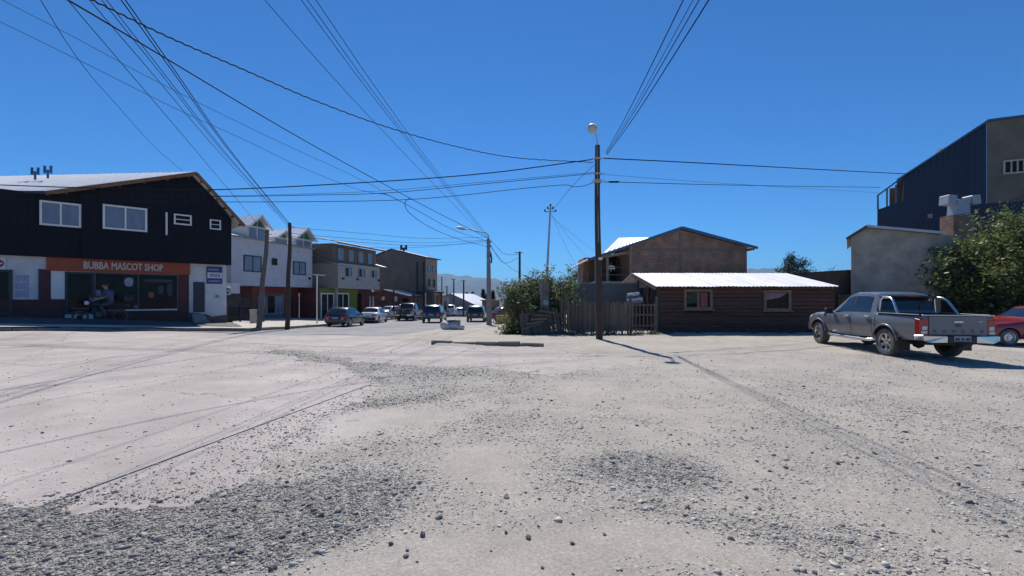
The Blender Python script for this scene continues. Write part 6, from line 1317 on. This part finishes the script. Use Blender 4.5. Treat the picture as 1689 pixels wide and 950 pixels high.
# laundry over the fence by the gable
lt = thing('hanging_laundry', 'white and blue striped cloth hung at the open cabin gable', 'laundry', tuple(at(1045, 500, 22)))
cpal = [m_swhite, mat('cloth_blue', (.10, .15, .27), .9), m_swhite, mat('cloth_grey', (.20, .21, .24), .9)]
for k in range(4):
    z0 = at(1044, 484 + k * 4.2, 22).z; mb = MB(); rows = []
    for i in range(9):
        t = i / 8; xx = xat(1033 + t * (21 + 2 * k), 22); rows.append([V(xx, 21.9 + .05 * math.sin(t * 9 + k), z0 + .07 * t), V(xx + .02, 21.88 + .06 * math.sin(t * 9 + k), z0 - .15 + .07 * t)])
    mb.grid(rows); o = mb.build('cloth', cpal[k], lt, smooth=60, normals=False); md = o.modifiers.new('thick', 'SOLIDIFY'); md.thickness = .012
# sack pile on the dirt corner
sk = thing('rubble_sack', 'dirty white rubble sacks dumped at the street edge', 'sack', tuple(at(745, 545, 26)))
m_sack = mat('sack_plastic', (.50, .48, .46), .7, var=.4, scale=6, bump=.02, bscale=9); m_sack2 = mat('sack_dark', (.06, .06, .065), .6, var=.4, scale=7)
sb = at(745, 545, 26); sz = gz(sb.x, 26)
for k, (dx, dy, sx, sy, sz_, mm) in enumerate(((-.25, 0, .34, .36, .26, m_sack), (.16, .02, .38, .34, .25, m_sack), (.42, -.05, .22, .3, .17, m_sack), (.05, .05, .42, .2, .08, m_sack2))):
    bm = bmesh.new(); bmesh.ops.create_icosphere(bm, subdivisions=3, radius=1)
    for v in bm.verts:
        c = v.co; nz_ = fbm(np.array([c.x * 1.7 + k * 5]), np.array([c.y * 1.7 + c.z * 1.3]), 3)[0]; v.co = Vector((c.x * (1 + nz_ * .5), c.y * (1 + nz_ * .4), max(-.8, c.z) * (1 + nz_ * .6)))
    me = bpy.data.meshes.new('sack'); bm.to_mesh(me); bm.free(); me.shade_smooth(); me.materials.append(mm); o = bpy.data.objects.new('sack', me); COL.objects.link(o); o.parent = sk
    o.scale = (sx * 1.15, sy, sz_ * 1.15); o.location = Vector((sb.x + dx * 1.15, 26 + dy, sz + (sz_ if k < 3 else .54))) - Vector(sk.location)
dm = thing('yellow_block', 'yellowish painted concrete block beside the red car', 'block', tuple(at(828, 532, 38.5)))
q = at(828.5, 525, 38.5); gq = gz(q.x, q.y); mb = MB(); mb.box((q.x, q.y, gq + .33), (1.05, .6, .66)); mb.build('block', mat('faded_yellow_paint', (.36, .33, .13), .85, var=.4, scale=4), dm, bevel=.03); mb = MB(); mb.box((q.x, q.y, gq + .70), (1.12, .66, .07)); mb.build('lid', mat('faded_yellow_lid', (.30, .28, .15), .85), dm, bevel=.01)
ys_ = thing('yellow_bench', 'yellow green low bench under the white workshop car', 'bench', tuple(at(645, 516, 48))); q = at(646, 513, 48); gq = gz(q.x, q.y); mb = MB(); mb.box((q.x, q.y, gq + .42), (1.0, .3, .08)); mb.build('seat', mat('yellow_green', (.30, .30, .06), .8), ys_)
for s in (-.4, .4): mb = MB(); mb.box((q.x + s, q.y, gq + .19), (.08, .28, .4)); mb.build('leg', m_wood_old, ys_)

# ================================================================ VEGETATION
def leaves(center, radii, nclump, per, size, m, name, parent, seed, csp=.28, up=.3, slim=.4, shell=.45, drop=0.0):
    r_ = np.random.default_rng(seed); c = np.array(center); rad = np.array(radii)
    d = r_.normal(size=(nclump, 3)); d /= np.linalg.norm(d, axis=1)[:, None]; rr_ = (shell + (1 - shell) * r_.random(nclump))**.8
    lump = 1 + .22 * np.sin(d[:, 0] * 5 + seed) * np.cos(d[:, 2] * 4 + seed * 2) + .12 * r_.normal(size=nclump)
    cc = c + d * rad * rr_[:, None] * lump[:, None]
    cs = csp * (.5 + r_.random(nclump))
    P = np.repeat(cc, per, 0) + r_.normal(size=(nclump * per, 3)) * np.repeat(cs, per)[:, None] * np.array([1, 1, .8]) * .6
    n = len(P); a = r_.normal(size=(n, 3)); a[:, 2] = a[:, 2] * .6 + up; a /= np.linalg.norm(a, axis=1)[:, None]
    b = np.cross(a, r_.normal(size=(n, 3))); b /= np.linalg.norm(b, axis=1)[:, None]; s = size * (.4 + 1.2 * r_.random(n)**1.6)[:, None]
    nrm = np.cross(a, b); tip = P + a * s; m1 = P + a * s * .45 + b * s * slim * .5 + nrm * s * .10; m2 = P + a * s * .45 - b * s * slim * .5 + nrm * s * .10
    Vv = np.stack([P, m1, tip, m2], 1).reshape(-1, 3); i = np.arange(n) * 4; T = np.concatenate([np.stack([i, i + 1, i + 2], 1), np.stack([i, i + 2, i + 3], 1)])
    Vv = Vv[:, :]; Vv[:, 2] = np.maximum(Vv[:, 2], drop)
    off = np.array(ORG.get(parent, (0, 0, 0))); return fast_mesh(name, Vv - off, T, m, parent), cc
def limbs(par, base, targets, r0, m, seed=1):
    r_ = random.Random(seed); mb = MB(); base = Vector(base)
    for tg_ in targets:
        tg_ = Vector(tg_); mid = base.lerp(tg_, .5) + V(r_.uniform(-.2, .2), r_.uniform(-.2, .2), .15); mb.tube([base, base.lerp(mid, .6), mid, tg_], [r0, r0 * .75, r0 * .55, r0 * .15], 6)
    return mb.build('trunk', m, par, smooth=60)
m_bark = mat('bark', (.09, .07, .055), .9, var=.3, scale=8)
lf1 = leafmat('shrub_leaves', (.045, .062, .026), (.20, .235, .12)); lf2 = leafmat('tree_leaves', (.045, .068, .020), (.20, .235, .085)); lf3 = leafmat('conifer_needles', (.012, .022, .014), (.030, .046, .026)); lf4 = leafmat('bright_leaves', (.04, .06, .016), (.15, .19, .055))
def tree(name, label, cat, c, rad, ncl, per, size, m, seed, ground_z=None, ntr=8, r0=.05, **kw):
    gz0 = gz(c[0], c[1]) if ground_z is None else ground_z; t = thing(name, label, cat, (c[0], c[1], gz0))
    o, cc = leaves(c, rad, ncl, per, size, m, 'crown', t, seed, drop=gz0 + .02, **kw); idx = np.random.default_rng(seed).choice(len(cc), ntr, replace=False)
    limbs(t, (c[0], c[1], gz0 - .05), cc[idx], r0, m_bark, seed); return t
tree('leafy_bush', 'tall grey green bush leaning over the left end of the fence', 'bush', (1.0, 22.0, 1.36), (1.6, 1.2, 1.32), 230, 66, .17, lf1, 3, r0=.05, slim=.30, csp=.34, up=.5, ntr=14)
tree('leafy_bush', 'bush rising behind the meter pillar and fence', 'bush', (2.45, 23.0, 1.35), (.95, .8, 1.25), 80, 55, .15, lf4, 4, r0=.04, slim=.34, csp=.3, up=.5)
tree('leafy_bush', 'low bright green shrub at the foot of the tall bush', 'bush', (.15, 20.6, .22), (.62, .45, .34), 36, 50, .13, lf4, 5, r0=.02, ntr=5, slim=.4, csp=.2)
tree('broadleaf_tree', 'large dense dark green tree behind the pickup at the right edge', 'tree', (24.0, 20.6, 2.7), (3.4, 2.4, 2.65), 680, 62, .17, lf2, 6, r0=.12, ntr=26, slim=.55, csp=.40, shell=.66)
tree('conifer_tree', 'young conifer tops seen above the grey yard wall', 'tree', (xat(955, 40), 40, 2.6), (1.4, 1.2, 2.0), 70, 50, .22, lf4, 7, slim=.25, up=.9, csp=.35)
tree('conifer_tree', 'wind bent pine behind the cabin roof', 'tree', (xat(1312, 47), 47, 3.9), (2.3, 1.6, 1.6), 90, 50, .30, lf3, 8, slim=.2, up=.6, csp=.4)
tree('conifer_tree', 'tallest pine tip rising left of the wind bent pine', 'tree', (xat(1304, 48), 48, 4.9), (.55, .5, 1.5), 30, 40, .28, lf3, 9, slim=.2, up=1.0, csp=.3)
tree('conifer_tree', 'small tree top beside the grey house corner', 'tree', (xat(1373, 46), 46, 3.6), (.75, .7, 1.2), 30, 40, .25, lf3, 10, slim=.25, up=.8, csp=.3)
for k, (px, yt, Y, lab) in enumerate(((769.5, 483, 150, 'leftmost'), (780, 483, 140, 'second'), (797, 478, 130, 'tallest'), (813, 481, 130, 'right hand'), (803, 486, 145, 'low'))):
    xx = xat(px, Y); zt = at(px, yt, Y).z; zg = gz(xx, Y); t = thing('cypress_tree', '%s dark conifer far beyond the shed roof' % lab, 'tree', (xx, Y, zg), group='far conifers')
    r_ = np.random.default_rng(40 + k); hh_ = zt - zg; nl = 700; tt_ = r_.random(nl)**.8; ang = r_.random(nl) * 6.28; rad = (1 - tt_) * hh_ * .16 * (.5 + .6 * r_.random(nl)) + .05
    P = np.stack([xx + rad * np.cos(ang), Y + rad * np.sin(ang), zg + .3 + tt_ * (hh_ - .3)], 1); a = np.stack([np.cos(ang) * .7, np.sin(ang) * .7, r_.normal(.1, .4, nl)], 1); b = np.stack([-np.sin(ang), np.cos(ang), 0 * ang], 1); s = .9
    Vv = np.stack([P - b * .28, P + b * .28, P + a * s], 1).reshape(-1, 3); i = np.arange(nl) * 3; fast_mesh('crown', Vv - np.array(t.location), np.stack([i, i + 1, i + 2], 1), lf3, t)
    mb = MB(); mb.tube([(xx, Y, zg), (xx, Y, zg + hh_ * .8)], [.2, .04], 6); mb.build('trunk', m_bark, t)
# weeds along fence and cabin
wd = []
r_ = np.random.default_rng(77)
for k in range(60):
    px = r_.uniform(868, 1340); Y = 20.0 + r_.uniform(-.1, .35) - .25 * (px < 930)
    if 1110 < px and r_.random() < .5: continue
    x = xat(px, Y); g0 = gz(x, Y) + .03; nb_ = r_.integers(14, 30); sc = r_.uniform(.10, .26)
    for q in range(nb_): an = r_.random() * 6.28; wd.append((x + r_.normal(0, .09), Y + r_.normal(0, .07), g0, an, sc * r_.uniform(.5, 1.3), r_.uniform(.2, .9)))
wd = np.array(wd); i = np.arange(len(wd)) * 3; dirx = np.stack([np.cos(wd[:, 3]), np.sin(wd[:, 3])], 1); Pb = wd[:, :3]
side = np.stack([-dirx[:, 1], dirx[:, 0], 0 * wd[:, 0]], 1) * .016; tip = Pb + np.stack([dirx[:, 0] * wd[:, 4] * wd[:, 5], dirx[:, 1] * wd[:, 4] * wd[:, 5], wd[:, 4]], 1)
w_o = fast_mesh('weeds', np.stack([Pb - side, Pb + side, tip], 1).reshape(-1, 3), np.stack([i, i + 1, i + 2], 1), lf1); tag(w_o, 'scruffy weeds along the foot of fence and cabin', 'weeds', None, 'stuff')

# ================================================================ MOTORCYCLE AND RIDER before the shop
fb_, rb_ = V(0, 0, 0), V(0, 0, 0)
Yf, Yr = 19.6, 21.0
fp = at(132.5, 531, 19.55); rp = at(198.5, 531.5, 20.75)
mid = (fp + rp) / 2
grid_ = np.array([K_[i] * (1 - t) + I_[i] * t + np.array((0, 0, .022)) for i in range(8, 41) for t in np.linspace(.0, 1.1, 60)]); near_ = np.argsort(np.hypot(grid_[:, 0] - mid.x, grid_[:, 1] - mid.y))[:4]; mid.z = float(grid_[near_, 2].mean()) + .005
hdv = (fp - rp); hdv.z = 0; WB = hdv.length; ang = math.atan2(hdv.y, hdv.x) - math.pi / 2
sc_ = 1.0
slope_ = 0.0
moto = thing('motorcycle', 'dark motorcycle with rear luggage box parked before the shop window', 'motorcycle', (mid.x, mid.y, mid.z), ang, None, local=True)
print('moto', fp, rp, WB, mid.z)
hwb = WB / 2; wr = .29
def mpart(name, m, fn_, par=moto, smooth=45, bevel=0): mb = MB(); fn_(mb); return mb.build(name, m, par, smooth=smooth, bevel=bevel)
for yy in (hwb, -hwb):
    Mx = Matrix.Translation((0, yy, wr)) @ Matrix.Rotation(R(90), 4, 'Y')
    w_ = mpart('wheel', m_tyre, lambda mb: mb.lathe([(wr * .82, -.04), (wr * .93, -.05), (wr, -.02), (wr, .02), (wr * .93, .05), (wr * .82, .04), (wr * .82, -.04)], 30, Mx))
    def rim_(mb):
        mb.lathe([(wr * .76, -.03), (wr * .83, -.035), (wr * .83, .035), (wr * .76, .03), (wr * .76, -.03)], 30, Mx); mb.lathe([(.05, -.06), (.05, .06), (.0, .06)], 12, Mx); mb.lathe([(.03, .065), (.11, .065), (.11, .07), (.03, .07)], 18, Mx)
        for k in range(10): a = 2 * math.pi * k / 10; mb.tube([(0, yy + .04 * math.cos(a), wr + .04 * math.sin(a)), (0, yy + wr * .78 * math.cos(a + .15), wr + wr * .78 * math.sin(a + .15))], .007, 5)
    mpart('rim', m_black, rim_, w_)
mpart('frame', m_black, lambda mb: (mb.tube([(0, hwb - .32, .86), (0, .30, .62), (0, .05, .30), (0, -.25, .30), (0, -.2, .62), (0, -.75, .74)], .028, 8), mb.tube([(0, hwb - .3, .80), (0, .0, .70), (0, -.3, .66)], .028, 8), mb.tube([(.07, -.2, .38), (.07, -hwb, wr)], .025, 7), mb.tube([(-.07, -.2, .38), (-.07, -hwb, wr)], .025, 7)))
mpart('fork', m_black, lambda mb: [mb.tube([(s * .075, hwb, wr), (s * .075, hwb - .22, .66), (s * .075, hwb - .34, .98)], .022, 7) for s in (-1, 1)])
mpart('front_mudguard', m_black, lambda mb: mb.grid([[V(xx, hwb + (wr + .04) * math.cos(R(t)), wr + (wr + .04) * math.sin(R(t))) for t in range(20, 151, 13)] for xx in (-.06, .06)]))
mpart('engine', mat('engine_dark', (.06, .06, .062), .5, .5), lambda mb: (mb.box((0, .05, .40), (.26, .34, .26)), mb.box((0, .18, .52), (.18, .2, .2), Matrix.Rotation(R(-25), 3, 'X')), [mb.box((0, .18 + .0 * k, .46 + k * .035), (.22, .22, .012), Matrix.Rotation(R(-25), 3, 'X')) for k in range(5)]), bevel=.01)
def blob_(name, m, pts, rs, par=moto, n=12): return mpart(name, m, lambda mb: mb.tube(pts, rs, n), par, 60)
blob_('fuel_tank', m_black, [(0, .36, .82), (0, .28, .86), (0, .1, .85), (0, -.1, .78), (0, -.2, .74)], [.05, .13, .15, .12, .05])
mpart('seat', m_black, lambda mb: mb.prism([(-.12, -.16, .76), (-.14, -.4, .76), (-.12, -.82, .84), (.12, -.82, .84), (.14, -.4, .76), (.12, -.16, .76)], (0, 0, .09)), bevel=.025)
mpart('tail_fairing', m_black, lambda mb: mb.prism([(-.09, -.3, .64), (-.09, -.95, .80), (.09, -.95, .80), (.09, -.3, .64)], (0, 0, .09)), bevel=.02)
mpart('side_stripe', m_white, lambda mb: mb.prism([(.095, -.36, .655), (.095, -.96, .80), (.095, -.97, .84), (.095, -.42, .70)], (.012, 0, 0)) or mb.prism([(-.107, -.36, .655), (-.107, -.96, .80), (-.107, -.97, .84), (-.107, -.42, .70)], (.012, 0, 0)))
mpart('exhaust', m_black, lambda mb: mb.tube([(.1, .2, .36), (.13, .05, .24), (.15, -.25, .25), (.16, -.75, .40)], [.022, .022, .035, .05], 9))
mpart('handlebar', m_steel_dull, lambda mb: (mb.tube([(-.36, hwb - .48, 1.06), (-.15, hwb - .40, 1.04), (0, hwb - .37, .99), (.15, hwb - .40, 1.04), (.36, hwb - .48, 1.06)], .014, 7), [mb.tube([(s * .25, hwb - .42, 1.06), (s * .30, hwb - .40, 1.22)], .008, 5) for s in (-1, 1)]))
mpart('mirror', m_black, lambda mb: [mb.lathe([(0, .01), (.055, .008), (.06, -.01), (0, -.02)], 12, Matrix.Translation((s * .30, hwb - .40, 1.24)) @ Matrix.Rotation(R(90), 4, 'X')) for s in (-1, 1)])
mpart('headlight', m_clear_l, lambda mb: mb.lathe([(0, .10), (.07, .085), (.095, .03), (.09, -.03), (.04, -.08), (0, -.09)], 16, Matrix.Translation((0, hwb - .22, .92)) @ Matrix.Rotation(R(-90), 4, 'X')))
mpart('kickstand', m_black, lambda mb: mb.tube([(-.1, -.05, .3), (-.22, -.02, .02)], .012, 6))
bx = mpart('luggage_box', m_black, lambda mb: mb.prism([(-.22, -.72, .96), (.22, -.72, .96), (.24, -1.12, .98), (-.24, -1.12, .98)], (0, -.02, .36)), bevel=.04)
mpart('box_reflector', m_red_l, lambda mb: mb.box((0, -1.145, 1.1), (.28, .012, .06)), bx); mpart('tail_light', m_red_l, lambda mb: mb.box((0, -.97, .80), (.12, .04, .07)))
# rider: one skinned mesh
def skin_body(name, nodes, edges, mats, matfun, root):
    me = bpy.data.meshes.new(name); me.from_pydata([n[0] for n in nodes], edges, []); o = bpy.data.objects.new(name, me); COL.objects.link(o)
    o.modifiers.new('skin', 'SKIN'); 
    for i, n in enumerate(nodes): me.skin_vertices[0].data[i].radius = (n[1], n[1] if len(n) < 3 else n[2]); me.skin_vertices[0].data[i].use_root = (i == 0)
    o.modifiers.new('sub', 'SUBSURF').levels = 2
    dg = bpy.context.evaluated_depsgraph_get(); m2 = bpy.data.meshes.new_from_object(o.evaluated_get(dg)); bpy.data.objects.remove(o); m2.shade_smooth()
    m2.materials.clear()
    for m in mats: m2.materials.append(m)
    for p in m2.polygons: p.material_index = matfun(p.center)
    q = bpy.data.objects.new(name, m2); COL.objects.link(q); q.parent = root; return q
rid = thing('person', 'person in blue grey shirt and dark trousers sitting on the motorcycle', 'person', (mid.x, mid.y, mid.z), ang, None, local=True)
N_ = []; E_ = []
def nd(p, r, r2=None, link=None):
    N_.append((p, r) if r2 is None else (p, r, r2))
    if link is not None: E_.append((link, len(N_) - 1))
    return len(N_) - 1
pel = nd((0, -.38, .96), .15, .12); w1 = nd((0, -.36, 1.12), .145, .11, pel); ch_ = nd((0, -.28, 1.30), .16, .115, w1); sh1 = nd((0, -.23, 1.44), .12, .09, ch_); nk = nd((0, -.19, 1.53), .055, .055, sh1); hd1 = nd((0, -.16, 1.62), .08, .09, nk); hd2 = nd((0, -.15, 1.72), .088, .10, hd1); nd((0, -.155, 1.79), .06, .07, hd2)
for s in (-1, 1):
    a = nd((s * .19, -.23, 1.41), .065, None, sh1); e = nd((s * .30, -.08, 1.19), .048, None, a); f = nd((s * .31, .10, 1.12), .042, None, e); h_ = nd((s * .30, .22, 1.10), .035, .026, f)
    for q_, (dx, ln) in enumerate(((-.03, .07), (-.01, .085), (.012, .08), (.032, .065))):
        k1 = nd((s * .30 + dx, .27, 1.11), .011, None, h_); k2 = nd((s * .30 + dx, .30, 1.085), .010, None, k1); nd((s * .30 + dx, .285, 1.06), .009, None, k2)
    k1 = nd((s * .265, .23, 1.085), .012, None, h_); nd((s * .25, .265, 1.07), .010, None, k1)
    hp = nd((s * .11, -.32, .93), .095, None, pel); kn = nd((s * .21, .08, .80), .07, None, hp); cf = nd((s * .22, .0, .58), .06, None, kn); an_ = nd((s * .23, -.08, .36 if s > 0 else .36), .042, None, cf); hl = nd((s * .24, -.09, .31), .042, .04, an_); nd((s * .25, .08, .285), .045, .03, hl)
m_skin = mat('skin', (.30, .17, .11), .6, var=.1); m_shirt = mat('blue_grey_shirt', (.075, .095, .16), .9, var=.2, scale=8); m_trs = mat('dark_trousers', (.05, .052, .06), .9, var=.25, scale=8); m_shoe = mat('shoe_leather', (.02, .018, .016), .6); m_hair = mat('dark_hair', (.012, .010, .009), .6)
def mf(c):
    if c.z > 1.55: return 0
    if c.z > 1.02 and c.y > .03: return 0
    if c.z > 1.0: return 1
    if c.z > .34: return 2
    return 3
skin_body('body', N_, E_, [m_skin, m_shirt, m_trs, m_shoe], mf, rid)
hair = MB(); hair.lathe([(0, .105), (.06, .095), (.098, .05), (.108, -.01), (.10, -.06)], 18, Matrix.Translation((0, -.175, 1.74)) @ Matrix.Diagonal((.88, 1.02, 1, 1))); hair.build('hair', m_hair, rid, smooth=60)
for s in (-1, 1):
    mb = MB(); mb.lathe([(0, .014), (.012, .008), (.014, 0), (0, -.01)], 8, Matrix.Translation((s * .032, -.058, 1.70))); mb.build('eye', m_black, rid); mb = MB(); mb.lathe([(0, .03), (.016, .02), (.018, -.01), (0, -.03)], 8, Matrix.Translation((s * .088, -.15, 1.68))); mb.build('ear', m_skin, rid)
mb = MB(); mb.tube([(0, -.06, 1.70), (0, -.035, 1.665), (0, -.055, 1.65)], [.010, .016, .010], 6); mb.build('nose', m_skin, rid); mb = MB(); mb.box((0, -.062, 1.625), (.045, .012, .010)); mb.build('mouth', mat('lips', (.22, .09, .07), .6), rid)
# ================================================================ HAZE (air between here and the mountains)
HTOP = float(hh.max()) + 15
hb = MB(); hb.box((0, 4550, (HTOP - 92) / 2), (15000, 10500, HTOP + 92))
hm = bpy.data.materials.new('haze_air'); hm.use_nodes = True; hn = hm.node_tree.nodes; hn.remove(hn['Principled BSDF'])
pv = hn.new('ShaderNodeVolumePrincipled'); pv.inputs['Color'].default_value = (.34, .61, 1.0, 1); pv.inputs['Density'].default_value = 1.2e-4; pv.inputs['Anisotropy'].default_value = .2
hm.node_tree.links.new(pv.outputs[0], hn['Material Output'].inputs['Volume'])
ho = hb.build('haze', hm, None); tag(ho, 'thin blue air haze over the whole valley', None, None, 'stuff')
